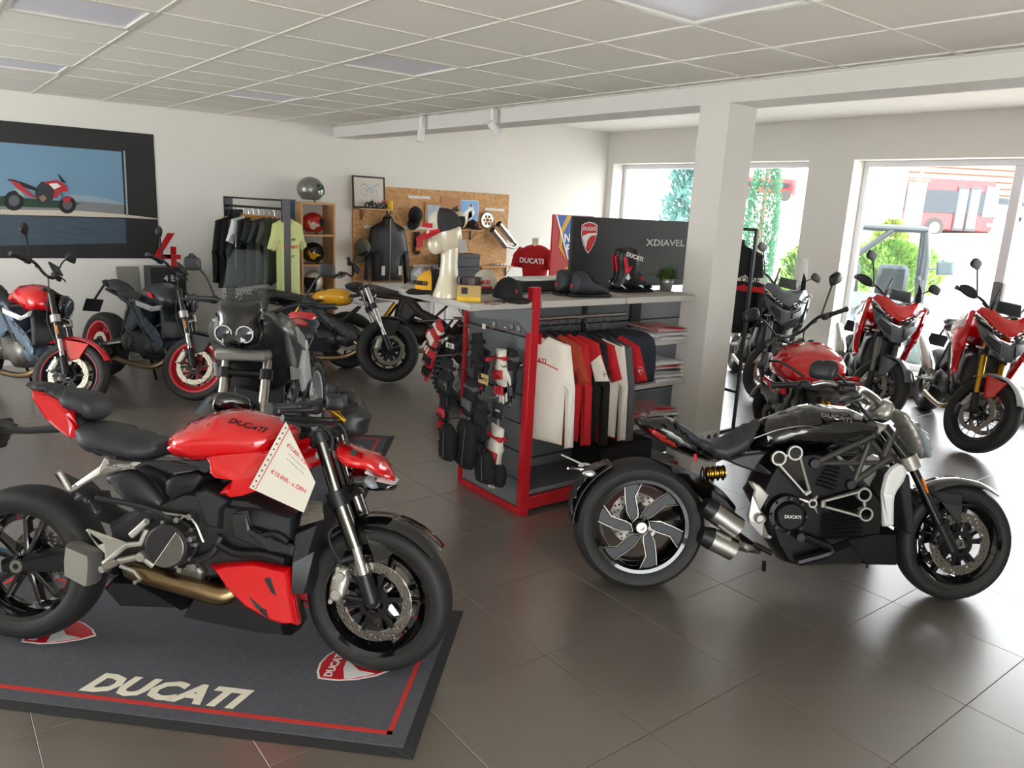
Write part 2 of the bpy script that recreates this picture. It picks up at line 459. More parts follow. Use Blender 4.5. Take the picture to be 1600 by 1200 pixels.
g = G(); g.box((XB+.15, (YF+YB)/2, (ZBEAM+ZR)/2), (.3, YB-YF, ZR-ZBEAM)); tag(struct('beam', g, white_wall), 'white painted ceiling beam carried by the square pillar')
PY0, PY1 = 3.32, 3.56
g = G(); g.box((XB+.145, (PY0+PY1)/2, ZBEAM/2), (.29, PY1-PY0, ZBEAM)); pil = tag(struct('pillar', g, white_wall), 'white square pillar under the ceiling beam')
g = G()
for k in range(3): g.box((XB+.07+k*.075, PY0-.006, .3), (.07, .012, .08), .004)
g.obj('socket_plate', white_paint, pil)
g = G()
for k in range(3): g.lathe([(.0, 0), (.018, 0), (.02, .003), (.0201, .004)], 16, T(XB+.07+k*.075, PY0-.013, .3) @ RX(PI/2))
g.obj('socket_hole', black_pl, pil)
# windows
frame_m = mat('window_frame_white', 'e4e3e6', .4, var=.02)
glass_m = glassmat('window_glass', 'e8f4f2', .07)
def window(n, y0, y1, mull):
    xg = XR+.27; g = G(); f = .07
    g.box((xg, (y0+y1)/2, WB+f/2), (.07, y1-y0, f), .006); g.box((xg, (y0+y1)/2, WT-f/2), (.07, y1-y0, f), .006)
    for y in (y0+f/2, y1-f/2): g.box((xg, y, (WB+WT)/2), (.07, f, WT-WB-2*f), .006)
    for y in mull: g.box((xg, y, (WB+WT)/2), (.08, .1, WT-WB-2*f), .006)
    o = struct('window_%d' % n, g, frame_m)
    ys = [y0+f]+[q for m in sorted(mull) for q in (m-.05, m+.05)]+[y1-f]
    for a, b in zip(ys[::2], ys[1::2]):
        q = G(); q.box((xg, (a+b)/2, (WB+WT)/2), (.012, b-a, WT-WB-2*f)); q.obj('pane', glass_m, o)
window(1, *W1, [7.2]); window(2, *W2, [3.38, 1.7])
# spot lamps on the beam, louvre lamps on the right ceiling
def spot(px, py, rz, tilt, lab):
    p = atx(px, py, XB-.05); t = thing('spot_lamp', lab, 'spotlight', (XB-.06, p.y, ZC-.0), rz)
    g = G(); g.cyl((0, 0, 0), (0, 0, -.13), .026, 14); g.obj('stem', white_paint, t)
    g = G(); M = T(0, 0, -.15) @ RY(tilt); g.lathe([(.0, .04), (.028, .04), (.036, .02), (.04, -.1), (.034, -.1), (.03, -.02), (0, -.02)], 18, M); hd = g.obj('lamp_head', white_paint, t)
    g = G(); g.lathe([(0, -.085), (.034, -.085), (.034, -.08), (0, -.08)], 16, M); g.obj('lamp_glass', diff_m, hd)
spot(660, 185, .3, .15, 'white track spotlight pointing straight down beside the beam')
spot(772, 172, 2.9, .75, 'white track spotlight with its head tilted sideways on the beam')
def louvre(a, b, lab):
    t = thing('louvre_lamp', lab, 'ceiling lamp', (a[0], (a[1]+b[1])/2, ZR-.001)); L = abs(b[1]-a[1])
    g = G(); g.box((0, 0, -.045), (.3, L, .09), .006); g.obj('housing', white_paint, t)
    g = G()
    for k in range(int(L/.07)): g.box((0, -L/2+.05+k*.07, -.095), (.26, .012, .03))
    for x in (-.13, 0, .13): g.box((x, 0, -.095), (.008, L-.06, .03))
    g.obj('louvre', alu, t)
louvre((6.6, 4.9), (6.6, 6.9), 'white louvred strip lamp over the window nearest the corner')
louvre((6.3, .6), (6.3, 3.0), 'white louvred strip lamp over the row of touring motorcycles')
# ------------------------------------------------------------------ motorcycle kit (local: x forward, y left, z up, origin under rear axle)
class BF:
    def __init__(s, rear, front, lean):
        a, b = atz(*rear), atz(*front); ex = (b-a).normalized(); up = Vector((0, 0, 1)); ey = up.cross(ex); t = math.radians(lean)
        ez = up*math.cos(t)+ey*math.sin(t); ey = ez.cross(ex); s.wb = (b-a).length
        s.M = Matrix(((ex.x, ey.x, ez.x, a.x), (ex.y, ey.y, ez.y, a.y), (ex.z, ey.z, ez.z, a.z), (0, 0, 0, 1))); s.I = s.M.inverted(); s.o = s.I @ EYE
    def p(s, q, w=0):
        d = s.I.to_3x3() @ ray(*q); t = (-w-s.o.y)/d.y; v = s.o+d*t; return (v.x, v.z)
    def pl(s, pts, w=0): return [s.p(q, w) for q in pts]
    def p3(s, q, w=0): x, z = s.p(q, w); return Vector((x, -w, z))
def cv(ox, oy, k, pts): return [(ox+x*k, oy+y*k) for x, y in pts]
MIRY = SC(1, -1, 1)
from mathutils.bvhtree import BVHTree
def stick(obj, px, px2, lift=.002):
    # frame on the visible surface of a part: origin under pixel px, x axis towards pixel px2
    me = obj.data; bv = BVHTree.FromPolygons([v.co for v in me.vertices], [p.vertices for p in me.polygons])
    def hit(q): d = (bf.I.to_3x3() @ ray(*q)).normalized(); h = bv.ray_cast(bf.o, d); return h[0], h[1], d
    a, n, d = hit(px); b = hit(px2)[0]
    if a is None or b is None: return None
    if n.dot(d) > 0: n = -n
    x = (b-a); x = (x-n*x.dot(n)).normalized(); y = n.cross(x); o = a+n*lift
    return Matrix(((x.x, y.x, n.x, o.x), (x.y, y.y, n.y, o.y), (x.z, y.z, n.z, o.z), (0, 0, 0, 1)))
def wrap(o, obj, M, lift=.0012):
    # press flat lettering onto the curved surface of a part
    me = obj.data; bv = BVHTree.FromPolygons([v.co for v in me.vertices], [p.vertices for p in me.polygons]); I = M.inverted(); n = M.to_3x3() @ Vector((0, 0, 1))
    for v in o.data.vertices:
        q = I @ v.co; p = M @ Vector((q.x, q.y, .12)); h = bv.ray_cast(p, -n)
        if h[0] is not None: v.co = h[0]+n*(lift+max(q.z, -.0008))
def fender(t, name, m, S, x, R, a0, a1, W, off=.03):
    p = [(R+off-.022, -W), (R+off-.004, -W*.72), (R+off, 0), (R+off-.004, W*.72), (R+off-.022, W), (R+off-.026, W*.97), (R+off-.01, W*.7), (R+off-.006, 0), (R+off-.01, -W*.7), (R+off-.026, -W*.97), (R+off-.022, -W)]
    g = G((S or Matrix()) @ T(x, 0, R)); g.lathe(p, 18, ROTY, -math.radians(a1), -math.radians(a0)); return g.obj(name, m, t)
def side(g, out, w, th, er=.008, both=True, sm=0, holes=(), h=None):
    h = 1e9 if er <= .021 else h
    g.pillow(out, th, th, er, w0=-(w-th), sm=sm, holes=holes, h=h)
    if both:
        if g.tw is None: g.tw = G(g.M)
        g.tw.pillow(out, th, th, er, w0=-(w-th), sm=sm, holes=holes, M=MIRY @ XZ, h=h)
    return g
def tyre_prof(R, W, Rr):
    h = R-Rr
    return [(Rr-.004, -.36*W), (Rr+.012, -.42*W), (Rr+.35*h, -.49*W), (Rr+.62*h, -.495*W), (Rr+.8*h, -.43*W), (R-.06*h, -.27*W), (R-.012*h, -.13*W), (R, 0),
            (R-.012*h, .13*W), (R-.06*h, .27*W), (Rr+.8*h, .43*W), (Rr+.62*h, .495*W), (Rr+.35*h, .49*W), (Rr+.012, .42*W), (Rr-.004, .36*W)]
def disc_mesh(g, M, ro, ri, y, nh=36, holes=True):
    hs = [circ(0, 0, ri, 36)]
    if holes:
        for k in range(nh):
            a = 2*PI*k/nh; rr = ri+(ro-ri)*(.3, .55, .78)[k % 3]; hs.append(circ(rr*math.cos(a), rr*math.sin(a), (ro-ri)*.085, 6))
    g.pillow(circ(0, 0, ro, 48), .0025, .0025, er=.0015, holes=hs, M=M @ XZ, w0=y, h=1e9)
def wheel(t, name, x, R, W, Rr, S=None, style='cast', n=5, rim_m=None, discs=(), dm=None, knob=False, hub_m=None, spoke_m=None, wire=0, twist=0, stripe=None, holes=True, axle_m=None):
    S = S or Matrix(); M = S @ T(x, 0, R); rim_m = rim_m or black_gl; hub_m = hub_m or rim_m; spoke_m = spoke_m or rim_m; wr = W*.4
    g = G(M)
    g.lathe([(Rr-.006, -wr), (Rr+.012, -wr-.004), (Rr+.014, -wr+.004), (Rr-.004, -wr+.02), (Rr-.03, -.012), (Rr-.03, .012), (Rr-.004, wr-.02), (Rr+.014, wr-.004), (Rr+.012, wr+.004),
             (Rr-.006, wr), (Rr-.012, wr-.01), (Rr-.042, .016), (Rr-.042, -.016), (Rr-.012, -wr+.01), (Rr-.006, -wr)], 56, ROTY)
    p = g.obj(name, rim_m, t)
    g = G(M); g.lathe(tyre_prof(R, W, Rr), 64, ROTY); g.obj('tyre', rubber, p)
    if knob:
        g = G(M)
        for k in range(44):
            a = 2*PI*k/44
            for yy in ((-.3, 0, .3) if k % 2 else (-.42, -.14, .14, .42)):
                rr = R-(.05 if abs(yy) > .4 else .012 if abs(yy) > .2 else 0)*(R-Rr)*2
                g.box((0, yy*W, rr), (.028, W*.17, .028), .002, RY(a))
        g.obj('tread_blocks', rubber, p)
    g = G(M); hw = W*.42
    g.lathe([(0, -hw), (.03, -hw), (.036, -hw+.01), (.04, -.03), (.055, -.02), (.055, .02), (.04, .03), (.036, hw-.01), (.03, hw), (0, hw)], 24, ROTY); g.obj('hub', hub_m, p)
    ax = G(M); ax.lathe([(0.012, -hw-.012), (.026, -hw-.012), (.03, -hw-.004), (.03, -hw+.01), (0, -hw+.01)], 20, ROTY); ax.lathe([(0, -hw-.002), (.014, -hw-.002)], 12, ROTY); ax.obj('axle_nut', axle_m or steel, p)
    ro = Rr-.03
    def spoke(gg, M2, w0, w1, d0, d1, kx=0):
        vs = []
        for (r, w_, d_, off) in ((.035, w0, d0, 0), ((ro+.035)*.55, (w0+w1)*.42, (d0+d1)*.45, kx), (ro, w1, d1, kx*1.6)):
            vs.append([(off-w_, -d_, r), (off-w_*.6, -d_-.004, r), (off+w_*.6, -d_-.004, r), (off+w_, -d_, r), (off+w_, d_, r), (off-w_, d_, r)])
        gg.loft(vs, M2)
    if style == 'cast':
        for k in range(n):
            g = G(M); spoke(g, RY(2*PI*k/n+.2), .02, .013, .028, .016, twist); g.obj('spoke', spoke_m, p)
    elif style == 'split':
        for k in range(n):
            for s_ in (-1, 1):
                g = G(M); spoke(g, RY(2*PI*k/n+.1+s_*.11), .013, .01, .026, .014, s_*.012); g.obj('spoke', spoke_m, p)
    elif style == 'wire':
        g0 = G(M)
        for k in range(n):
            a = 2*PI*k/n; sy = 1 if k % 2 else -1; a2 = a+(.35 if (k//2) % 2 else -.35)
            P0 = RY(a) @ Vector((0, sy*.035, .05)); P1 = RY(a2) @ Vector((0, sy*.012, Rr-.02))
            g = G(M); g.tube([P0, P1], .0028, 5); g.obj('spoke', steel, p)
    elif style == 'blade':
        bl = [(-.034, .055), (.012, .05), (.03, .075), (.085, .12), (.135, .145), (.1, .19), (.0, .218), (-.012, .2), (.012, .15), (-.005, .1)]
        bl = [(-.0105, .045), (.028, .042), (.052, .062), (.098, .118), (.165, .135), (.118, .205), (.06, .152), (.012, .1)]
        for k in range(n):
            g = G(M); g.pillow(bl, .012, .02, er=.006, M=RY(2*PI*k/n+.12) @ XZ, w0=-W*.3, h=1e9); so_ = g.obj('spoke', spoke_m, p)
            g = G(M); g.tube([RY(2*PI*k/n+.12) @ Vector((x_, -W*.3-.011, z_)) for x_, z_ in bl], .0032, 6, closed=True); g.obj('machined_edge', alu, so_)
    for (y, dro, dri) in discs:
        g = G(M); disc_mesh(g, Matrix(), dro, dri, y, 48 if holes else 0, holes); d = g.obj('brake_disc', dm or disc_m, p)
        g = G(M)
        for k in range(6): g.box((0, y, (dri+.04)/2), (.018, .006, dri-.02), .002, RY(2*PI*k/6+.3)); g.cyl(RY(2*PI*k/6+.3) @ Vector((0, y-.006, dri-.003)), RY(2*PI*k/6+.3) @ Vector((0, y+.006, dri-.003)), .009, 10)
        g.lathe([(.045, y-.004), (.065, y-.004), (.065, y+.004), (.045, y+.004), (.045, y-.004)], 24, ROTY); g.obj('disc_carrier', black_mt, d)
    if stripe:
        g = G(M)
        for s_ in (-1, 1): g.tube([RY(2*PI*k/40) @ Vector((0, s_*(wr+.002), Rr+.006)) for k in range(40)], .005, 6, closed=True)
        g.obj('rim_stripe', stripe, p)
    return p
def caliper(t, S, x, z, y, ang, m=alu, sc_=1):
    M = (S or Matrix()) @ T(x, y, z) @ RY(ang) @ SC(sc_, sc_, sc_); g = G(M)
    g.pillow([(-.026, -.068), (.02, -.066), (.03, -.03), (.033, 0), (.03, .03), (.02, .066), (-.026, .068), (-.033, .02), (-.033, -.02)], .022, .03, er=.012)
    for z_ in (-.032, .032): g.cyl((0, -.03, z_), (0, 0, z_), .017, 14)
    for z_ in (-.06, .06): g.cyl((-.012, -.03, z_), (-.012, 0, z_), .008, 10)
    g.obj('brake_caliper', m, t)
def boxy(t, name, m, *boxes, M=None):
    g = G(M)
    for c, d, b in boxes: g.box(c, d, b)
    return g.obj(name, m, t)
def tubes(t, name, m, lst, M=None, n=8):
    g = G(M)
    for pts, r in lst: g.tube(pts, r, n)
    return g.obj(name, m, t)
def mirror(t, base, head, rot, S=None, w=.065, h=.042, glass=True, col=None):
    g = G(S); mid = (Vector(base)+Vector(head))/2+Vector((-.02, 0, .03)); g.tube(cr_open([base, mid, head], 5), .007, 8); st = g.obj('mirror', col or black_pl, t)
    M = T(*head) @ rot; out = [(-w, -h*.4), (-w*.7, -h), (w*.8, -h), (w, -h*.3), (w*.8, h*.8), (-w*.6, h), (-w, h*.4)]
    g = G(S); g.pillow(out, .006, .03, er=.025, M=M @ YZ @ SC(1, 1, -1), sm=3); g.obj('mirror_housing', col or black_pl, st)
    g = G(S); g.pillow([(a*.9, b*.88) for a, b in out], .002, .002, er=.001, M=M @ T(-.0075, 0, 0) @ YZ, h=1e9, sm=3); g.obj('mirror_glass', mirror_m, st)
def grip(t, ctr, d, S=None, lever=True, m=None):
    # handlebar grip from ctr outward along d (unit), with lever in front (+x)
    c = Vector(ctr); d = Vector(d).normalized(); g = G(S)
    g.tube([c, c+d*.02, c+d*.021, c+d*.13, c+d*.135, c+d*.15], [.019, .019, .017, .0165, .021, .02], 14); g.obj('grip', m or black_pl, t)
    g = G(S); g.box((0, 0, 0), (.05, .05, .045), .01, T(*(c-d*.03))); g.obj('switch_box', black_pl, t)
    if lever:
        f = Vector((1, 0, -.1)); g = G(S); g.tube(cr_open([c-d*.05+f*.03, c+f*.055, c+d*.08+f*.06, c+d*.17+f*.05], 4), [.008, .006, .007], 8); g.obj('lever', black_mt, t)
def steerM(x, z, rake, ang):
    # rotation about the steering axis through (x,0,z), leaning back by rake
    ax = Vector((-math.sin(rake), 0, math.cos(rake))); return T(x, 0, z) @ Matrix.Rotation(ang, 4, ax) @ T(-x, 0, -z)
# ================================================================== red naked sport motorcycle on the mat
bf = BF((44, 996), (588, 1047), 10)
v2 = thing('motorcycle', 'red naked sport motorcycle with a paper price sheet standing on the wide mat', 'motorcycle', M=bf.M @ T(0, 0, .008))
A = lambda p, w=0: bf.pl(cv(80, 680, .25, p), w)
B = lambda p, w=0: bf.pl(cv(260, 620, 300/1286, p), w)
Cc = lambda p, w=0: bf.pl(cv(470, 680, 250/789, p), w)
E_ = lambda p, w=0: bf.pl(cv(0, 590, .1875, p), w)
P = lambda p, w=0: bf.pl(p, w)
def A3(q, w): return bf.p3(cv(80, 680, .25, [q])[0], w)
def B3(q, w): return bf.p3(cv(260, 620, 300/1286, [q])[0], w)
def C3(q, w): return bf.p3(cv(470, 680, 250/789, [q])[0], w)
def X3(q, w): return bf.p3(q, w)
wb = bf.wb; Sv = steerM(wb-.1, .3, .41, math.radians(-9))
wheel(v2, 'rear_wheel', 0, .316, .18, .218, style='split', n=5, discs=[(.06, .122, .075)], twist=0, axle_m=steel)
wheel(v2, 'front_wheel', wb, .3, .122, .218, S=Sv, style='split', n=5, discs=[(-.062, .16, .118), (.062, .16, .118)])
# body
g = G(); g.pillow(B([(45, 330), (62, 270), (150, 190), (300, 125), (440, 92), (560, 98), (700, 130), (820, 172), (880, 250), (840, 400), (640, 470), (320, 480), (180, 430), (70, 410)], .0), .175, er=.12, h=.025, sm=2); tank = g.obj('fuel_tank', red_gl, v2, 'red gloss fuel tank')
MS = stick(tank, (386, 668), (402, 673), .005)
wrap(text('DUCATI', .04, ink_m, tank, MS, ext=.001, bold=.02, shear=.2), tank, MS)
g = G(); side(g, B([(270, 415), (330, 396), (640, 382), (800, 335), (900, 400), (880, 540), (760, 600), (640, 640), (520, 680), (440, 690), (350, 660), (440, 572), (335, 560), (300, 520), (292, 450)], .155), .185, .03, er=.02, h=.03); g.obj('side_fairing', red_gl, v2)
g = G(); side(g, E_([(285, 112), (290, 190), (325, 245), (400, 360), (500, 452), (600, 522), (700, 590), (778, 637), (690, 490), (640, 400), (612, 302), (560, 248), (500, 187), (400, 150)], .06), .088, .028, er=.016); tl = g.obj('tail_fairing', red_gl, v2)
g = G(); g.pillow(E_([(270, 48), (285, 108), (400, 148), (500, 184), (560, 240), (615, 298), (680, 300), (760, 350), (850, 368), (890, 270), (850, 185), (790, 132), (640, 100), (450, 62), (300, 42)], .0), .095, er=.04, h=.02, sm=2); g.obj('tail_seat', seat_m, v2)
g = G(); g.pillow(E_([(610, 300), (560, 260), (690, 490), (800, 640), (900, 660), (900, 400), (760, 345), (680, 290)], .0), .06, er=.02); g.obj('tail_frame', black_pl, v2)
g = G(); g.pillow(E_([(680, 430), (700, 395), (760, 378), (860, 378), (960, 400), (1100, 450), (1250, 503), (1345, 520), (1440, 512), (1440, 628), (1300, 690), (1180, 722), (1000, 692), (780, 640), (700, 540)], .02), .14, er=.06, h=.022, sm=2); g.obj('seat', seat_m, v2)
# subframe and under-seat
g = G(); side(g, A([(200, 60), (400, 140), (560, 170), (740, 175), (940, 170), (985, 190), (985, 230), (930, 230), (720, 255), (560, 190), (400, 175), (240, 110)], .13), .13, .02, er=.012); g.lathe([(0, -.01), (.024, -.01), (.024, .02), (0, .02)], 20, T(*A3((965, 205), .14)) @ ROTY); g.obj('subframe', black_pl, v2)
g = G(); side(g, A([(305, 290), (330, 265), (420, 238), (510, 242), (600, 320), (685, 420), (690, 485), (620, 510), (560, 520), (480, 480), (380, 370)], .12), .12, .04, er=.035, sm=2); g.obj('side_cover', black_pl, v2)
g = G(); side(g, A([(700, 300), (760, 260), (900, 240), (990, 265), (900, 360), (860, 390), (800, 400), (760, 440), (700, 380)], .12), .12, .03, er=.015); g.obj('frame_plate', black_mt, v2)
g = G(); side(g, A([(880, 370), (970, 345), (1130, 420), (1060, 490), (1055, 610), (960, 590), (920, 470)], .15), .15, .03, er=.012); g.obj('air_duct', black_pl, v2)
g = G(); side(g, B([(180, 660), (330, 670), (520, 750), (700, 770), (860, 800), (860, 1010), (640, 920), (560, 900), (430, 880), (380, 780), (340, 910), (250, 880)], .14), .14, .05, er=.02); g.obj('cylinder_cover', black_pl, v2)
g = G(); side(g, B([(430, 800), (545, 770), (560, 900), (700, 960), (860, 1010), (840, 1090), (680, 1060), (430, 960)], .165), .165, .02, er=.012); g.obj('belt_cover', dark_case, v2)
# engine mass
g = G(); g.pillow(P([(175, 815), (230, 790), (300, 760), (400, 770), (470, 800), (465, 900), (440, 905), (330, 905), (300, 925), (200, 905)], .05), .12, er=.03, h=1e9); g.obj('engine', dark_case, v2)
ec = A3((725, 705), .2); g = G(T(ec.x, ec.y, ec.z))
g.lathe([(0, -.018), (.075, -.018), (.083, -.01), (.086, .05), (.094, .05), (.094, .09), (0, .09)], 28, ROTY); ccv = g.obj('clutch_cover', dark_case, v2)
g = G(T(ec.x, ec.y-.02, ec.z)); g.pillow([(math.cos(a)*.078, math.sin(a)*.078) for a in [-2.1+i*.22 for i in range(15)]], .006, .006, er=.004, h=1e9); g.obj('cover_plate', grey_case, ccv)
g = G(T(ec.x, ec.y, ec.z))
for k in range(9): g.cyl((.09*math.cos(k*.7), .04, .09*math.sin(k*.7)), (.09*math.cos(k*.7), .06, .09*math.sin(k*.7)), .008, 8)
g.obj('cover_bolt', steel, ccv, sep=True)
# exhaust
g = G(); g.tube(cr_open([A3((520, 850), .12), A3((640, 890), .13), A3((900, 965), .13), A3((1060, 1010), .12), A3((1150, 980), .1)], 5), .042, 16); g.obj('exhaust_pipe', bronze, v2)
g = G(); g.pillow(A([(285, 990), (350, 915), (520, 925), (900, 1040), (1030, 1150), (780, 1140), (390, 1108)], .09), .07, er=.02, h=1e9); g.obj('silencer_body', black_mt, v2)
sl = A3((190, 810), .12); g = G(); side(g, A([(120, 678), (275, 745), (280, 800), (268, 945), (240, 948), (112, 880), (108, 780)], .14), .18, .05, er=.02, both=False, h=.03); g.obj('silencer_can', alu, v2, 'brushed aluminium silencer can')
# swingarm, hugger, foot rests
g = G(); g.pillow(P([(22, 868), (60, 862), (130, 850), (195, 835), (215, 860), (200, 895), (130, 890), (60, 890), (25, 890)], -.02), .085, er=.02, h=1e9); g.obj('swingarm', black_mt, v2)
g = G(); g.pillow(A([(15, 255), (60, 248), (180, 290), (310, 370), (470, 520), (440, 590), (330, 520), (200, 410), (120, 330)], .0), .085, er=.05, h=.03); g.obj('rear_hugger', black_pl, v2)
g = G(); side(g, A([(300, 205), (330, 150), (360, 165), (350, 205), (400, 195), (490, 200), (520, 228), (420, 225), (300, 265), (170, 340), (120, 372), (95, 360), (135, 320)], .16), .16, .01, er=.006); g.tube([A3((50, 240), .2), A3((115, 350), .17)], .011, 8); g.obj('pillion_peg_bracket', alu, v2)
hole = A([(235, 622), (260, 640), (325, 690), (290, 700), (245, 650)], .18)
g = G(); side(g, A([(212, 610), (222, 598), (475, 688), (420, 740), (385, 775), (330, 815), (332, 755), (282, 712)], .18), .18, .006, er=.004, holes=[hole]); g.obj('heel_guard', alu, v2)
g = G(); g.tube([A3((330, 815), .18), A3((470, 700), .18), A3((560, 690), .17), A3((600, 600), .17)], .012, 8); g.tube([A3((420, 800), .18), A3((560, 770), .18), A3((640, 830), .17)], .013, 8); g.tube([A3((310, 855), .25), A3((400, 810), .19)], .014, 10)
g.tube([A3((430, 830), .19), A3((520, 865), .19), A3((560, 915), .19), A3((520, 935), .22)], .008, 8); g.lathe([(0, -.012), (.017, -.012), (.02, 0), (.02, .03), (0, .03)], 16, T(*A3((562, 772), .19)) @ ROTY); g.tube([A3((500, 640), .18), A3((605, 545), .17)], .014, 10); g.obj('footrest', alu, v2, sep=True)
# front end
ft, fc, fm, fa = C3((95, 20), .1), C3((185, 320), .1), C3((270, 560), .1), C3((350, 830), .1)
for s_ in (1, -1):
    mm = Matrix() if s_ > 0 else MIRY
    g = G(mm); g.tube([ft, fc], .027, 14); g.obj('fork_upper_tube', mat('smoked_chrome', '6a6862', .18, 1), v2)
    g = G(mm); g.tube([fc+(fm-fc)*.05, fm], .031, 14); g.obj('fork_outer_tube', mat('smoked_chrome','6a6862',.18,1), v2)
    g = G(mm); g.tube([fm, fm+(fa-fm)*.55], .022, 14); g.obj('fork_stanchion', chrome, v2)
    g = G(mm); g.tube([fm+(fa-fm)*.5, fa], [.03, .034], 14); g.lathe([(0, -.02), (.02, -.02), (.026, -.012), (.026, .01), (0, .01)], 18, T(*fa) @ ROTY); g.tube([fa, fa+Vector((-.13, 0, .01))], .012, 8); g.obj('fork_foot', black_mt, v2)
    g = G(mm); g.lathe([(.03, -.03), (.042, -.03), (.042, .03), (.03, .03)], 18, T(*fc) @ RY(-.4)); g.lathe([(.026, -.02), (.038, -.02), (.038, .02), (.026, .02)], 18, T(*ft) @ RY(-.4)); g.obj('fork_clamp', black_mt, v2, sep=True)
g = G(); g.box(((fc.x), 0, fc.z), (.07, .2, .045), .01, None); g.box((ft.x-.01, 0, ft.z), (.08, .2, .035), .01); g.obj('triple_clamp', black_mt, v2, sep=True)
ca = C3((190, 745), .11); caliper(v2, None, ca.x, ca.z, -.105, .18, alu, 1.1); caliper(v2, None, ca.x, ca.z, .105, .18, alu, 1.1)
fen = fender(v2, 'front_fender', black_gl, Sv, wb, .3, 42, 124, .078, .035)
g = G(); side(g, Cc([(300, 470), (510, 505), (490, 570), (430, 620), (400, 720), (360, 640), (330, 560)], .085), .085, .008, er=.006); g.obj('fender_bracket', black_gl, fen)
g = G(); g.pillow(Cc([(172, 55), (185, 35), (260, 68), (375, 108), (430, 170), (457, 245), (380, 205), (330, 182), (250, 172), (205, 150), (182, 100)], .03), .12, er=.05, h=.02, sm=2); hf_ = g.obj('headlight_cowl', red_gl, v2)
g = G(); g.pillow(Cc([(250, 172), (330, 180), (400, 212), (457, 250), (462, 280), (440, 288), (390, 285), (290, 268), (240, 240)], .03), .112, er=.05, h=.02, sm=2); hl = g.obj('headlight', black_gl, v2)
g = G(); g.pillow(Cc([(315, 203), (345, 198), (390, 225), (412, 264), (370, 272), (330, 252)], .05), .128, er=.025, h=.015, sm=2); g.obj('headlight_lens', lens_m, hl)
g = G(); g.pillow(Cc([(265, 178), (330, 180), (400, 212), (456, 250), (455, 264), (390, 230), (320, 198)], .05), .13, er=.02, h=.015); g.obj('daylight_strip', white_gl, hl)
g = G(); g.lathe([(0, -.004), (.012, -.004), (.012, .01), (0, .01)], 14, T(*C3((260, 97), .12)) @ ROTY); g.obj('cowl_hole', black_pl, hf_)
# dash, bars
g = G(); g.pillow(P([(530, 640), (565, 630), (580, 655), (572, 680), (545, 690), (525, 668)], 0), .07, er=.02); g.obj('dashboard', black_pl, v2)
hb = X3((505, 660), .08)
g = G(Sv); g.tube(cr_open([(hb.x, .28, hb.z+.04), (hb.x+.05, .14, hb.z+.02), (hb.x+.06, 0, hb.z+.005), (hb.x+.05, -.14, hb.z+.02), (hb.x-.03, -.3, hb.z+.045)], 5), .013, 10); g.obj('handlebar', black_mt, v2)
gr = X3((465, 640), .24); grip(v2, gr, (-.38, -1, .02)); grip(v2, (gr.x, -gr.y, gr.z), (-.38, 1, .02))
rs = X3((525, 633), .1); g = G(); g.pillow([(-.04, -.03), (.04, -.03), (.045, .0), (.04, .035), (-.04, .035)], .03, er=.012, M=T(*rs) @ XZ); g.obj('brake_reservoir', black_pl, v2)
g = G(); g.cyl(X3((512, 638), .06), X3((540, 662), .06), .014, 10); g.obj('brake_cylinder', gold, v2)
g = G(); g.tube(cr_open([X3((470, 655), .16), X3((500, 665), .12), X3((520, 690), .1), X3((512, 720), .1)], 5), .006, 8); g.tube(cr_open([X3((440, 660), .18), X3((480, 668), .14), X3((530, 665), .08), X3((545, 700), .06)], 5), .007, 8)
g.tube(cr_open([C3((200, 440), .09), C3((140, 490), .1), C3((150, 560), .1), C3((195, 640), .11)], 5), .005, 8); g.obj('brake_hose', black_pl, v2, sep=True)
g = G(); g.pillow(P([(472, 728), (474, 718), (492, 712), (505, 716), (505, 728), (490, 734)], .15), .02, er=.014); g.obj('indicator', white_gl, v2)
mb = X3((363, 632), -.42)
g = G(); g.pillow([(-.085, -.03), (-.05, -.05), (.05, -.045), (.085, -.02), (.06, .03), (-.04, .05), (-.08, .02)], .03, er=.03, M=T(*mb) @ RZ(.4) @ XZ, sm=3); g.obj('mirror', black_gl, v2)
g = G(); g.tube([mb, mb+Vector((.1, -.12, -.02))], .008, 6); g.obj('mirror_arm', black_mt, v2)
# clutter round the steering head and engine: reservoirs, hoses, brackets
for q, w_, d in (((492, 640), .1, (.05, .06, .05)), ((540, 622), -.06, (.06, .07, .06)), ((500, 690), .06, (.07, .05, .07)), ((520, 612), .02, (.05, .05, .05))):
    g = G(); g.box((0, 0, 0), d, .01, T(*X3(q, w_))); g.obj('control_box', black_pl, v2)
for pts, r_, m_ in (([(150, 780), (200, 790), (240, 800), (270, 815)], .012, black_pl), ([(230, 800), (262, 806), (300, 815), (318, 850)], .008, steel), ([(370, 820), (400, 840), (430, 838), (450, 850)], .014, black_mt), ([(335, 850), (370, 868), (410, 870), (445, 880)], .018, black_mt), ([(300, 880), (330, 868), (345, 840)], .016, dark_case)):
    g = G(); g.tube(cr_open([X3(q, .15) for q in pts], 4), r_, 8); g.obj('hose', m_, v2)
for q in ((297, 810), (277, 815), (304, 888), (282, 893), (298, 845), (232, 817)):
    g = G(); g.lathe([(0, -.012), (.011, -.012), (.013, 0), (.013, .02), (0, .02)], 12, T(*X3(q, .175)) @ ROTY); g.obj('engine_bolt', steel, v2)
g = G(); side(g, A([(740, 830), (900, 800), (960, 870), (930, 930), (800, 900)], .15), .15, .03, er=.015); g.obj('oil_filter_housing', grey_case, v2)
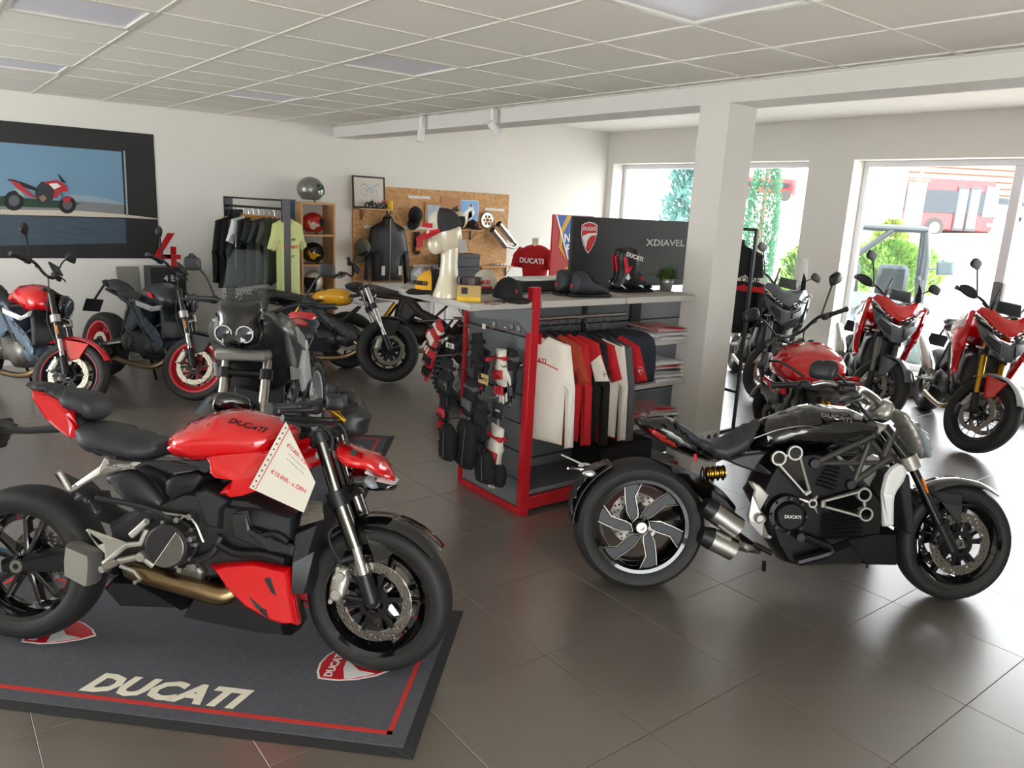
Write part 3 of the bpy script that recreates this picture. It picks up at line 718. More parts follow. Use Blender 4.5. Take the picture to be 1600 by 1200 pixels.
# radiator, belly
g = G(); g.pillow(B([(870, 905), (1080, 700), (1060, 860), (1000, 1050), (990, 1250), (960, 1330), (840, 1330), (850, 1100)], .1), .15, er=.015, h=1e9); rad = g.obj('radiator_shroud', black_pl, v2)
g = G()
for k in range(13):
    f = k/13; a = B3((890+f*0+k*3, 880-k*14), .155); b = B3((1055-k*1, 830-k*9), .155); g.tube([a, b], .0028, 4)
g.obj('radiator_fin', steel, rad, sep=True)
g = G(); side(g, P([(323, 888), (352, 885), (395, 883), (449, 893), (464, 984), (440, 983), (418, 976), (380, 955), (350, 925)], .17), .17, .04, er=.018); bp = g.obj('belly_pan', red_gl, v2)
g = G(); side(g, P([(412, 908), (422, 905), (432, 935), (424, 930)], .172), .173, .004, er=.002); side(g, P([(382, 925), (415, 955), (420, 972), (400, 955)], .172), .173, .004, er=.002); g.obj('winglet_slot', black_pl, bp)
g = G(); g.pillow(P([(330, 905), (449, 893), (470, 985), (420, 980), (345, 965), (300, 955)], 0), .13, er=.02, h=1e9); g.obj('sump', black_mt, v2)
# plate holder and paper
g = G(); g.tube([X3((92, 673), .02), X3((40, 676), .02), X3((-14, 672), .02)], [.016, .014, .02], 8); g.pillow(P([(-40, 655), (0, 657), (16, 668), (8, 680), (-8, 705), (-40, 720)], 0), .09, er=.01); g.obj('plate_holder', black_pl, v2)
cs = [bf.M @ X3(q, w_) for q, w_ in (((446.6, 658.5), .24), ((389.5, 762), .25), ((474.6, 801), .27), ((492, 754), .27))]
pt = thing('price_sheet', 'white printed price sheet in a clear sleeve taped to the red fuel tank', 'paper', M=T(*cs[1]))
tl_, bl_, br_, rt_ = (c-cs[1] for c in cs)
exx = (br_-bl_).normalized(); nz = exx.cross(tl_-bl_).normalized(); ezz = nz.cross(exx)
MP = Matrix(((exx.x, ezz.x, nz.x, 0), (exx.y, ezz.y, nz.y, 0), (exx.z, ezz.z, nz.z, 0), (0, 0, 0, 1)))
u = lambda v: (v.dot(exx), v.dot(ezz))
g = G(); g.pillow([u(bl_), u(br_), u(rt_), u(tl_)], .0008, er=.0004, M=MP, h=1e9); g.obj('sheet', paper_m, pt)
g = G(); a, b = u(bl_), u(tl_)
for k in range(12):
    f = .04+k*.08; g.cyl((a[0]+(b[0]-a[0])*f+.012, a[1]+(b[1]-a[1])*f, -.002), (a[0]+(b[0]-a[0])*f+.012, a[1]+(b[1]-a[1])*f, .002), .0035, 8, M=MP)
g.obj('punched_hole', ink_m, pt, sep=True)
g = G(); g.box((0, 0, 0), (math.hypot(b[0]-a[0], b[1]-a[1])*.97, .003, .003), 0, MP @ T((a[0]+b[0])/2+.024, (a[1]+b[1])/2, 0) @ RZ(math.atan2(b[1]-a[1], b[0]-a[0]))); g.obj('red_margin', redink_m, pt)
cu_ = u(rt_)
def on_sheet(px, py): c = (bf.M @ X3((px, py), .262))-cs[1]; return u(c)
def sheet_text(s_, px, py, qx, qy, size, m):
    a, b = on_sheet(px, py), on_sheet(qx, qy); text(s_, size, m, pt, MP @ T((a[0]+b[0])/2, (a[1]+b[1])/2, .0015) @ RZ(math.atan2(b[1]-a[1], b[0]-a[0])), ext=.0005, bold=.008)
sheet_text('€15.000,- x DPH', 428, 740, 472, 765, .022, redink_m); sheet_text('€12.800,- x DPH', 451, 699, 481, 727, .018, redink_m)
for k in range(2): sheet_text('---- --------- ------- -------', 441+k*3, 712-k*7, 480, 745-k*9, .009, ink_m)
# ================================================================== black muscle cruiser
bf = BF((990, 914), (1478, 934), 8)
xd = thing('motorcycle', 'black muscle cruiser motorcycle with machined-edge wheels beside the clothing display', 'motorcycle', M=bf.M)
K1 = lambda p, w=0: bf.pl(cv(870, 600, 380/1303, p), w)
K2 = lambda p, w=0: bf.pl(cv(1200, 520, 400/1116, p), w)
K3 = lambda p, w=0: bf.pl(cv(1060, 680, 240/1309, p), w)
K4 = lambda p, w=0: bf.pl(cv(1130, 560, 330/1600, p), w)
def k1(q, w): return bf.p3(cv(870, 600, 380/1303, [q])[0], w)
def k2(q, w): return bf.p3(cv(1200, 520, 400/1116, [q])[0], w)
def k3(q, w): return bf.p3(cv(1060, 680, 240/1309, [q])[0], w)
def k4(q, w): return bf.p3(cv(1130, 560, 330/1600, [q])[0], w)
wb = bf.wb
xk = mat('cruiser_black_metal', '141415', .34, .5, var=.2)
wheel(xd, 'rear_wheel', 0, .328, .24, .225, style='blade', n=6, spoke_m=black_pl, discs=[(.075, .135, .08)])
wheel(xd, 'front_wheel', wb, .3, .122, .222, style='split', n=5, discs=[(-.062, .16, .11), (.062, .16, .11)], spoke_m=black_mt, S=steerM(wb, .3, .5, math.radians(4)))
# tank, seat, tail
g = G(); g.pillow(K4([(262, 490), (330, 442), (480, 382), (640, 342), (800, 354), (930, 368), (1020, 398), (1120, 448), (1148, 495), (1140, 550), (1050, 602), (900, 660), (720, 690), (500, 680), (180, 712), (200, 600), (240, 525)], .0), .17, er=.13, h=.025, sm=2); tank = g.obj('fuel_tank', black_gl, xd, 'black gloss fuel tank')
MS = stick(tank, (1307, 653), (1327, 657), .006)
wrap(text('DUCATI', .038, alu, tank, MS, ext=.001, bold=.02), tank, MS)
g = G(); g.tube(cr_open([k4((235, 605), .172), k4((420, 540), .178), k4((600, 512), .178), k4((720, 525), .172)], 6), .0016, 6); g.obj('tank_crease', steel, tank)
g = G(); g.pillow(K1([(570, 178), (640, 192), (720, 245), (790, 285), (840, 300), (900, 285), (960, 250), (1060, 190), (1085, 196), (1050, 270), (1010, 338), (890, 406), (760, 350), (680, 290), (620, 230)], .0), .13, er=.06, h=.022, sm=2); g.obj('seat', seat_m, xd)
g = G(); g.pillow(K1([(412, 186), (480, 178), (560, 168), (612, 180), (700, 232), (790, 330), (890, 405), (800, 415), (620, 352), (500, 275), (440, 232)], .0), .09, er=.05, h=.02, sm=2); tail = g.obj('tail_unit', black_gl, xd)
g = G(); side(g, K1([(488, 236), (530, 245), (590, 280), (640, 322), (650, 348), (580, 315), (510, 268)], .085), .088, .015, er=.01); g.obj('tail_light', mat('red_lens', '9c1a14', .15, coat=.5), tail)
g = G(); g.cyl(k1((742, 375), .1), k1((742, 415), .1), .008, 8); g.obj('red_tag', redink_m, tail)
g = G()
for k in range(3): g.tube([k1((565+k*14, 180+k*3), .08), k1((600+k*10, 215+k*4), .1)], .004, 6)
g.obj('seat_rib', seat_m, tail, sep=True)
# swingarm, fender, plate holder
g = G(); g.pillow(K1([(400, 730), (520, 700), (700, 640), (860, 620), (950, 640), (940, 690), (800, 680), (640, 720), (450, 775)], .0), .1, er=.03); g.obj('swingarm', black_mt, xd)
g = G(); g.pillow(K1([(505, 398), (600, 420), (700, 460), (820, 520), (900, 580), (950, 640), (940, 690), (850, 665), (780, 620), (700, 540), (600, 470)], .03), .13, er=.03, h=1e9); g.obj('chain_guard', xk, xd)
g = G(); g.tube([k1((800, 480), .02), k1((900, 470), .02)], .032, 12)
g.obj('shock_absorber', gold, xd)
g = G()
for k in range(5): g.lathe([(.03, -.004), (.04, 0), (.03, .004)], 16, T(*(k1((780, 485), .05)+(k1((890, 475), .05)-k1((780, 485), .05))*(k/4))) @ ROTX)
g.obj('shock_spring', black_mt, xd, sep=True)
ar = [(.345*math.cos(a), .328+.345*math.sin(a)) for a in [2.05+i*.1 for i in range(12)]]; ai = [(.33*math.cos(a), .328+.33*math.sin(a)) for a in [2.05+i*.1 for i in range(12)]]
g = G(); g.pillow(ar+ai[::-1], .1, er=.006, h=1e9); hg = g.obj('rear_fender', black_pl, xd)
g = G(); g.pillow(K1([(62, 700), (70, 600), (95, 540), (135, 480), (200, 440), (266, 414), (262, 428), (190, 475), (150, 520), (110, 600), (90, 690)], .03), .08, er=.01); g.obj('plate_holder', black_pl, hg)
for s_ in (1, -1):
    g = G(Matrix() if s_ > 0 else MIRY); a = k1((60, 452), .18); b = k1((165, 462), .06); c = k1((175, 482), .1); g.tube([b, a], .006, 8); g.ell(c, (.035, .012, .018)); g.obj('indicator', chrome, hg)
# exhaust
g = G()
for (a, b, r_) in (((835, 678), (968, 772), .055), ((822, 826), (945, 888), .055)): g.tube([k1(a, .16), k1(b, .16)], r_, 20)
g.obj('silencer_can', steel, xd, 'brushed steel twin silencer', sep=True)
g = G()
for (a, b, r_) in (((785, 648), (838, 680), .053), ((770, 806), (824, 828), .053)): g.tube([k1(a, .16), k1(b, .16)], [r_*.8, r_*1.05], 20)
g.obj('silencer_end_cap', black_mt, xd, sep=True)
g = G(); g.pillow(K1([(925, 700), (985, 770), (1035, 840), (1100, 890), (1150, 930), (1145, 962), (1060, 950), (950, 930), (900, 905), (880, 860), (940, 810), (915, 760)], .15), .05, er=.04, h=.025); g.obj('silencer_collector', steel, xd)
g = G(); side(g, K3([(590, 392), (640, 398), (700, 430), (778, 512), (705, 640), (748, 700), (735, 760), (770, 850), (808, 868), (785, 892), (725, 872), (600, 745), (592, 690), (640, 520), (650, 470)], .19), .19, .012, er=.008, both=False); fr_ = g.obj('footrest_bracket', alu, xd)
g = G(); c = k3((693, 710), .205); g.lathe([(.018, -.012), (.024, -.015), (.026, 0), (.026, .02), (0, .02)], 20, T(*c) @ ROTY); g.lathe([(0, -.006), (.018, -.006)], 16, T(*c) @ ROTY); c = k3((700, 520), .195); g.obj('bracket_bolt', steel, fr_, sep=True)
g = G(); g.tube([k3((650, 930), .2), k3((800, 1010), .26)], .014, 8); g.obj('foot_peg', black_mt, xd)
# engine
g = G(); g.pillow(K3([(700, 300), (800, 120), (1100, 90), (1300, 130), (1420, 200), (1700, 520), (1680, 900), (1500, 1090), (1000, 1100), (860, 1060), (760, 900), (690, 700), (600, 500)], .04), .13, er=.03, h=1e9); g.obj('engine', xk, xd)
ec = k3((950, 690), .2); g = G(T(*ec)); g.lathe([(0, -.016), (.06, -.016), (.066, -.008), (.07, .02), (.092, .024), (.096, .07), (0, .07)], 28, ROTY); cc_ = g.obj('clutch_cover', xk, xd)
text('DUCATI', .022, white_gl, cc_, T(ec.x+.008, ec.y-.018, ec.z) @ RX(PI/2), ext=.001, bold=.02)
g = G(T(*ec))
for k in range(8): g.cyl((.083*math.cos(k*.785), .0, .083*math.sin(k*.785)), (.083*math.cos(k*.785), .06, .083*math.sin(k*.785)), .008, 8)
g.cyl((.06, -.01, -.1), (.06, .05, -.1), .02, 14); g.obj('cover_bolt', dark_case, cc_, sep=True)
# two cylinder belt covers with bright outlines
def vcover(ra, rb, rr, tip, w_, name):
    a, b, c = (Vector(bf.p(q, w_)) for q in (ra, rb, tip))
    g = G(); ax = (c-(a+b)/2)
    for q in (a, b): g.lathe([(rr-.008, -.01), (rr, -.01), (rr, .01), (rr-.008, .01), (rr-.008, -.01)], 24, T(q.x, -w_, q.y) @ ROTY)
    n_ = Vector((-ax.y, ax.x)).normalized()
    if (a-b).dot(n_) < 0: n_ = -n_
    for q, sg in ((a, 1), (b, -1)):
        st = q+n_*(rr*.4*sg); e = c+n_*(.012*sg); g.tube([(st.x+ax.x*.1, -w_, st.y+ax.y*.1), (e.x, -w_, e.y)], .007, 6)
    g.tube([(a.x+(b-a).normalized().x*rr, -w_, a.y+(b-a).normalized().y*rr), (b.x+(a-b).normalized().x*rr, -w_, b.y+(a-b).normalized().y*rr)], .007, 6)
    g.tube([(c.x+n_.x*.016, -w_, c.y+n_.y*.016), (c.x-n_.x*.016, -w_, c.y-n_.y*.016)], .012, 6)
    o = g.obj(name, alu, xd); g = G()
    hull = [a+n_*rr, b-n_*rr, c-n_*.012, c+n_*.012]; g.pillow([tuple(q) for q in hull], .012, er=.008, w0=-(w_-.02), h=1e9)
    for q in (a, b): g.lathe([(0, -.004), (rr-.01, -.004), (rr-.01, .03), (0, .03)], 20, T(q.x, -w_, q.y) @ ROTY)
    g.obj('belt_cover', black_gl, xd); return o
s3 = lambda x, y: cv(1060, 680, 240/1309, [(x, y)])[0]; s2 = lambda x, y: cv(1200, 520, 400/1116, [(x, y)])[0]
vcover(s3(853, 195), s3(992, 150), .036, s3(1100, 490), .17, 'belt_cover_trim')
vcover(s2(418, 705), s2(425, 790), .034, s2(240, 745), .17, 'belt_cover_trim')
g = G(); c = k3((1140, 580), .175)
g.lathe([(.014, -.01), (.022, -.01), (.022, .01), (.014, .01), (.014, -.01)], 18, T(*c) @ ROTY)
for q in ((1030, 540), (1185, 515), (1188, 668)): e = k3(q, .175); g.tube([c+(e-c).normalized()*.02, e], [.009, .003], 6)
g.obj('star_cap', alu, xd)
# engine heads fins and lower parts
g = G()
for k in range(7): a = k2((240, 800+k*16), .16); b = k2((410, 770+k*20), .16); g.tube([a, b], .006, 5)
for k in range(6): a = k3((1180+k*18, 420-k*30), .15); b = k3((1330+k*10, 470-k*36), .15); g.tube([a, b], .006, 5)
g.obj('cooling_fin', xk, xd, sep=True)
g = G(); g.pillow(K2([(105, 1003), (200, 930), (330, 880), (440, 858), (552, 858), (556, 1008), (540, 1014), (420, 1012)], .1), .14, er=.015, h=1e9); g.obj('belly_pan', xk, xd)
g = G(); g.tube([k3((730, 1080), -.1), k3((728, 1150), -.12)], .012, 8); g.tube([k2((430, 1000), .12), k2((432, 1025), .12)], .006, 6); g.obj('side_stand', black_mt, xd, sep=True)
g = G(); g.tube(cr_open([k2((160, 890), .17), k2((280, 950), .19), k2((130, 1000), .18)], 4), .02, 8); g.obj('exhaust_pipe', xk, xd)
# trellis frame
fm_ = mat('grey_frame_paint', '4c4a45', .35, .4, var=.06); fl_ = []
for a, b, r_ in (((690, 795), (1130, 590), .016), ((985, 950), (1105, 640), .014), ((1120, 620), (1215, 745), .014), ((720, 797), (1190, 790), .012), ((980, 945), (1250, 755), .016), ((1215, 745), (1290, 560), .018)):
    for s_ in (1, -1): fl_.append(([Vector((1, s_, 1))*k4(a, .13), Vector((1, s_, 1))*k4(b, .11)], r_))
[tubes(xd, 'trellis_tube', fm_, [q], n=10) for q in fl_]
g = G()
for q in ((690, 795), (965, 955)): g.lathe([(0, -.012), (.022, -.012), (.026, -.004), (.026, .02), (0, .02)], 18, T(*k4(q, .14)) @ ROTY)
g.obj('frame_bolt', black_pl, xd, sep=True)
g = G(); side(g, K3([(400, 215), (560, 165), (770, 140), (690, 240), (830, 330), (780, 350), (640, 310), (520, 270)], .13), .13, .02, er=.01); g.obj('subframe_panel', dark_case, xd)
# front end
f0, f1, f2, f3 = k2((505, 415), .1), k2((618, 560), .1), k2((640, 640), .1), k2((800, 945), .1)
for s_ in (1, -1):
    mm = Matrix() if s_ > 0 else MIRY
    g = G(mm); g.tube([f0, f1], .03, 14); g.obj('fork_upper_tube', black_gl, xd)
    g = G(mm); g.tube([f1, f1+(f3-f1)*.75], .023, 14); g.obj('fork_stanchion', black_gl, xd)
    g = G(mm); g.tube([f1+(f3-f1)*.7, f3], [.03, .034], 14); g.lathe([(0, -.02), (.018, -.02), (.024, -.012), (.024, .01), (0, .01)], 18, T(*f3) @ ROTY); g.obj('fork_foot', black_mt, xd)
    g = G(mm); g.lathe([(.03, -.035), (.044, -.035), (.044, .035), (.03, .035)], 18, T(*f1) @ RY(-.5)); g.obj('fork_clamp', alu, xd)
    g = G(mm); c = f1+(f3-f1)*.26; g.box((0, 0, 0), (.012, .016, .08), .004, T(c.x+.005, c.y-.028, c.z) @ RY(-.45)); g.obj('reflector', orange_m, xd)
g = G(); g.box((f1.x, 0, f1.z), (.06, .2, .05), .01); g.box((f0.x, 0, f0.z-.01), (.08, .22, .05), .012); g.obj('triple_clamp', alu, xd, sep=True)
caliper(xd, None, wb-.12, .37, -.095, .3, black_mt, 1.05); caliper(xd, None, wb-.12, .37, .095, .3, black_mt, 1.05)
fen = fender(xd, 'front_fender', mat('dark_grey_gloss', '2d2d30', .2, coat=1), None, wb, .3, 56, 142, .075, .03)
g = G(); side(g, K2([(700, 690), (850, 700), (850, 760), (840, 850), (760, 740)], .08), .08, .008, er=.006); g.obj('fender_bracket', black_pl, fen)
g = G(); g.pillow(K2([(545, 335), (580, 340), (615, 372), (650, 440), (668, 538), (650, 545), (615, 518), (580, 450), (555, 390)], .0), .095, er=.04, h=.018, sm=2); hl = g.obj('headlight_housing', mat('light_grey_metal', '9c9993', .4, .5), xd)
g = G(); g.pillow(K2([(612, 375), (640, 385), (668, 425), (692, 490), (697, 535), (668, 540), (640, 480), (620, 420)], .0), .09, er=.03, h=.02); g.obj('headlight_lens', lens_m, hl)
g = G(); side(g, K2([(575, 572), (600, 580), (616, 605), (600, 650), (560, 715), (556, 842), (535, 850), (508, 850), (502, 700), (520, 625), (545, 590)], .15), .15, .025, er=.02); rs_ = g.obj('radiator_shroud', white_gl, xd)
g = G(); g.box((0, 0, 0), (.05, .28, .3), .01, T(*((k2((548, 720), 0)))) @ RY(-.2)); g.obj('radiator', dark_case, xd)
# bars
g = G(); a = k4((1250, 400), 0); mid = k4((1180, 330), .05); b = k4((1050, 235), .16)
g.tube(cr_open([Vector((a.x-.08, 0, a.z+.0)), mid, b, k4((1000, 270), .24)], 5), .016, 10); g.tube(cr_open([Vector((a.x-.08, 0, a.z+.0)), mid*Vector((1, -1, 1)), b*Vector((1, -1, 1)), k4((1000, 270), .24)*Vector((1, -1, 1))], 5), .016, 10); g.obj('handlebar', steel, xd)
g = G(); g.pillow(K4([(1140, 460), (1150, 410), (1190, 330), (1215, 310), (1275, 320), (1285, 360), (1275, 440), (1235, 470)], .04), .09, er=.025); g.obj('handlebar_riser', alu, xd)
h0 = k4((960, 285), .3); grip(xd, h0, (-.75, -.65, -.12), m=black_pl); grip(xd, (h0.x, -h0.y, h0.z), (-.75, .65, -.12))
g = G(); c = k4((935, 235), .24); g.box((0, 0, 0), (.08, .06, .055), .012, T(*c)); g.box((0, 0, .03), (.085, .064, .012), .004, T(*c)); g.obj('brake_reservoir', dark_case, xd)
mirror(xd, c+Vector((0, -.02, .02)), k4((765, 85), .36), RZ(.5) @ RY(.25), w=.07, h=.045)
mirror(xd, c*Vector((1, -1, 1))+Vector((0, .02, .02)), k4((765, 85), .36)*Vector((1, -1, 1)), RZ(-.5) @ RY(.25), w=.07, h=.045)
g = G(); g.tube(cr_open([k4((840, 350), .1), k4((880, 320), .12), k4((960, 330), .1), k4((1040, 380), .08)], 5), .005, 6); g.tube(cr_open([k4((1000, 300), .2), k4((1080, 420), .1), k4((1160, 500), .08)], 5), .006, 6); g.obj('cable', black_pl, xd, sep=True)
# ================================================================== other motorcycles: one builder, many specifications
def bike_M(x, y, head, lean=8): return T(x, y, 0) @ RZ(math.radians(head)) @ RX(-math.radians(lean))
def bfront(x, y, head, wb_, lean=8): a = math.radians(head); return bike_M(x-wb_*math.cos(a), y-wb_*math.sin(a), head, lean)
tyre_side = rubber
def sp(o, sx=1, dx=0, dz=0): return [(x*sx+dx, z+dz) for x, z in o]
def bike(label, M, wb=1.47, R=.3, W=.12, Rr=.218, R2=.315, W2=.18, Rr2=.218, style='cast', n=10, rim=None, stripe=None, knob=False, rake=.42, fork_up=None, fork_lo=None, fork_len=.72, steer=0,
         tank=None, tank_w=.16, tank_m=None, seat=None, seat_w=.12, tail=None, tail_m=None, fender_m=None, fender_k='mid', head='round', bar=(.36, 1.08, 1.1), eng_m=None, eng_hi=None, exhaust='low', disc=None,
         mirrors=True, rad=True, guard=None, cal=None, panel=None, panel_m=None, amber=True, frame_m=None, mir_h=.22, fork_w=.1, extra=None, holes=False, fside=None):
    t = thing('motorcycle', label, 'motorcycle', M=M); S = steerM(wb-.1, .5, rake, math.radians(steer))
    wheel(t, 'rear_wheel', 0, R2, W2, Rr2, style=style, n=n, rim_m=rim, discs=[(-.06, .12, .075)], dm=disc, knob=knob, stripe=stripe, holes=False)
    wheel(t, 'front_wheel', wb, R, W, Rr, S=S, style=style, n=n, rim_m=rim, discs=[(-.062, .16, .118), (.062, .16, .118)], dm=disc, knob=knob, stripe=stripe, holes=holes)
    ax = Vector((-math.sin(rake), 0, math.cos(rake))); foot = Vector((wb, 0, R)); off = Vector((.0, 0, 0))
    top = foot+ax*fork_len
    for s_ in (-1, 1):
        y = Vector((0, s_*fork_w, 0)); g = G(S); g.tube([foot+y+ax*.3, top+y], .027, 12); g.obj('fork_tube', fork_up or black_gl, t)
        g = G(S); g.tube([foot+y+ax*.12, foot+y+ax*.34], .021, 12); g.obj('fork_stanchion', fork_lo or chrome, t)
        g = G(S); g.tube([foot+y, foot+y+ax*.16], [.034, .028], 12); g.lathe([(0, -.02), (.018, -.02), (.022, .02), (0, .02)], 14, T(*(foot+y)) @ ROTY); g.obj('fork_foot', black_mt, t)
        g = G(S); g.lathe([(.027, -.03), (.04, -.03), (.04, .03), (.027, .03)], 16, T(*(foot+y+ax*(fork_len*.66))) @ RY(-rake)); g.obj('fork_clamp', alu if amber else black_mt, t)
        if amber: g = G(S); q = foot+y+ax*.38; g.box((0, 0, 0), (.012, .014, .075), .003, T(q.x+.01, q.y+s_*.028, q.z) @ RY(-rake)); g.obj('reflector', orange_m, t)
        caliper(t, S, wb-.115, R+.06, s_*.09, .3, cal or alu)
    for f_ in (.66, .97): g = G(S); g.box((0, 0, 0), (.06, fork_w*2, .035), .008, T(*(foot+ax*fork_len*f_)) @ RY(-rake)); g.obj('triple_clamp', black_mt, t)
    # fender
    if fender_k:
        a0, a1 = (34, 132) if fender_k == 'mid' else (58, 112)
        fe = fender(t, 'front_fender', fender_m or black_pl, S, wb, R, a0, a1, .068)
        for s_ in (-1, 1): g = G(S); g.pillow([(wb-.12, R*1.95), (wb+.1, R*1.95), (wb+.05, R*1.5), (wb-.02, R*1.4)], .006, er=.004, w0=s_*.068, h=1e9); g.obj('fender_side', fside or fender_m or black_pl, fe)
    # engine: crankcase, two cylinders, covers
    em = eng_m or grey_case
    g = G(); g.pillow([(.42, .36), (.5, .3), (.8, .27), (.95, .33), (.98, .45), (.88, .55), (.62, .6), (.45, .52)], .14, er=.04, h=.05); en = g.obj('engine', em, t)
    g = G(); g.pillow([(.52, .5), (.68, .5), (.7, .78), (.56, .8)], .12, er=.03); g.obj('cylinder', eng_hi or em, t)
    g = G(); g.pillow([(.85, .38), (.92, .5), (1.12, .5), (1.14, .4), (1.02, .34)], .12, er=.03); g.obj('cylinder', eng_hi or em, t)
    for s_ in (-1, 1):
        g = G(T(.6, s_*.145, .42) @ RZ(0 if s_ < 0 else PI)); g.lathe([(0, -.022), (.06, -.022), (.075, -.012), (.085, .02), (.085, .05), (0, .05)], 22, ROTY); cc = g.obj('engine_cover', em, t)
        g = G(T(.6, s_*.145, .42) @ RZ(0 if s_ < 0 else PI))
        for k in range(7): g.cyl((.078*math.cos(k*.9), -.008, .078*math.sin(k*.9)), (.078*math.cos(k*.9), .03, .078*math.sin(k*.9)), .007, 6)
        g.obj('cover_bolt', steel, cc, sep=True)
        g = G(); g.pillow([(.5, .55), (.66, .52), (.74, .6), (.9, .52), (1.1, .42), (1.16, .47), (1.0, .6), (.82, .68), (.72, .8), (.58, .82)], .02, er=.015, w0=s_*.13, sm=2); g.obj('belt_cover', eng_hi or em, t)
    if rad: g = G(); g.box((0, 0, 0), (.05, .3, .3), .01, T(1.13, 0, .66) @ RY(-.25)); ra = g.obj('radiator', black_pl, t)
    fm = frame_m or dark_case
    for s_ in (-1, 1):
        hs = (top.x-.02, 0, top.z-.1)
        for a, b in (((.5, s_*.14, .45), (.62, s_*.15, .78)), ((.62, s_*.15, .78), (hs[0], s_*.04, hs[2])), ((.88, s_*.14, .52), (hs[0], s_*.04, hs[2]-.12)), ((.88, s_*.14, .52), (.62, s_*.15, .78)), ((.62, s_*.13, .78), (.08, s_*.08, .86))):
            g = G(); g.tube([a, b], .014, 8); g.obj('frame_tube', fm, t)
        g = G(); g.tube([(0, s_*.105, R2), (.2, s_*.1, R2+.02), (.46, s_*.06, .42)], [.026, .03, .04], 8); g.obj('swingarm', black_mt, t)
    g = G(); g.tube([(.3, 0, .42), (.52, 0, .74)], .032, 10); sh = g.obj('shock_absorber', gold, t)
    # exhaust
    if exhaust:
        ep = cr_open([(1.1, -.06, .42), (1.16, -.08, .34), (1.0, -.12, .24), (.7, -.13, .22), (.4, -.15, .24)], 5); g = G(); g.tube(ep, .026, 12); g.obj('exhaust_pipe', bronze, t)
        can = {'low': [(.42, -.16, .25), (.16, -.19, .33)], 'high': [(.4, -.17, .45), (-.1, -.2, .68)], 'mid': [(.4, -.16, .3), (-.02, -.19, .46)]}[exhaust]
        g = G(); g.tube([can[0], Vector(can[0]).lerp(Vector(can[1]), .15), can[1]], [.04, .062, .058], 16); ca_ = g.obj('silencer', black_mt if exhaust == 'low' else steel, t)
    # tank, seat, tail
    if tank: g = G(); g.pillow(tank, tank_w, er=.12, h=.04, sm=2); tk = g.obj('fuel_tank', tank_m, t)
    if seat: g = G(); g.pillow(seat, seat_w, er=.06, h=.035, sm=2); g.obj('seat', seat_m, t)
    if tail: g = G(); g.pillow(tail, .07, er=.04, h=.03); tl = g.obj('tail_unit', tail_m or black_pl, t); g = G(); g.tube([(tail[0][0], 0, tail[0][1]-.03), (tail[0][0]-.18, 0, tail[0][1]-.22)], .012, 6); g.box((0, 0, 0), (.008, .18, .14), .003, T(tail[0][0]-.2, 0, tail[0][1]-.28) @ RY(.4)); g.obj('plate_holder', black_pl, tl)
    if panel:
        for s_ in (-1, 1):
            for i, (o, m_) in enumerate(panel): g = G(); g.pillow(o, .02, er=.015, w0=s_*(tank_w+.01), h=.05); g.obj('side_panel', m_, t)
    for s_ in (-1, 1):
        g = G(); g.tube([(.5, s_*.14, .4), (.36, s_*.19, .36), (.36, s_*.27, .36)], .011, 8); g.obj('foot_peg', alu, t)
    g = G(); g.tube([(.62, .1, .25), (.52, .24, .02)], .012, 8); g.box((.51, .25, .012), (.05, .03, .012), .003); g.obj('side_stand', black_mt, t)
    # handlebar
    bw, bx, bz = bar
    g = G(S); g.tube(cr_open([(bx-.1, -bw, bz), (bx-.02, -bw*.55, bz+.01), (bx+.02, -.07, bz-.05), (bx+.02, .07, bz-.05), (bx-.02, bw*.55, bz+.01), (bx-.1, bw, bz)], 4), .012, 10); g.obj('handlebar', black_mt, t)
    for s_ in (-1, 1):
        grip(t, (bx-.06, s_*(bw-.12), bz+.004), (-.25, s_, 0), S)
        if mirrors: mirror(t, (bx-.03, s_*(bw-.16), bz+.02), (bx-.04, s_*(bw+.02), bz+mir_h), RZ(-s_*.15), S)
        g = G(S); g.tube([(bx+.12, s_*.1, bz-.2), (bx+.13, s_*.2, bz-.2)], .006, 6); g.ell((bx+.13, s_*.21, bz-.2), (.022, .03, .016)); g.obj('indicator', black_pl, t)
    g = G(S); g.box((0, 0, 0), (.02, .16, .1), .008, T(bx+.06, 0, bz+.02) @ RY(-.7)); g.obj('dashboard', black_pl, t)
    hx, hz = top.x+.12, top.z-.1
    if head == 'round':
        g = G(S); g.lathe([(0, -.1), (.05, -.09), (.085, -.03), (.09, 0), (.083, .01)], 24, T(hx, 0, hz) @ ROTX); hl_ = g.obj('headlight', black_gl, t)
        g = G(S); g.lathe([(.083, .008), (.05, .022), (.001, .028)], 24, T(hx, 0, hz) @ ROTX); g.obj('headlight_lens', lens_d, hl_)
    elif head == 'oval':
        g = G(S); g.pillow(circ(0, 0, .085, 20, .1), .1, .03, er=.08, M=T(hx-.02, 0, hz) @ YZ, h=.03); g.map(lambda x, y, z: (x, y, z)); hl_ = g.obj('headlight', black_gl, t)
        g = G(S); g.pillow(circ(0, 0, .068, 20, .08), .01, .02, er=.06, M=T(hx+.01, 0, hz) @ YZ, h=.03); g.obj('headlight_lens', lens_d, hl_)
    g = G(S); g.tube(cr_open([(bx, -.2, bz-.02), (bx+.1, -.14, bz-.1), (top.x+.04, -.1, top.z-.25), (foot.x-.06, -.12, foot.z+.15)], 4), .005, 6); g.obj('brake_hose', black_pl, t)
    return t
NT = [(.6, .84), (.66, .93), (.78, .99), (.94, 1.01), (1.06, .97), (1.14, .9), (1.13, .8), (1.0, .76), (.8, .79)]
NS = [(.0, .95), (.12, .97), (.26, .92), (.42, .85), (.56, .83), (.66, .86), (.66, .79), (.5, .76), (.3, .8), (.08, .9)]
NTL = [(-.08, .95), (.02, .93), (.3, .82), (.52, .76), (.46, .72), (.2, .8), (-.04, .9)]
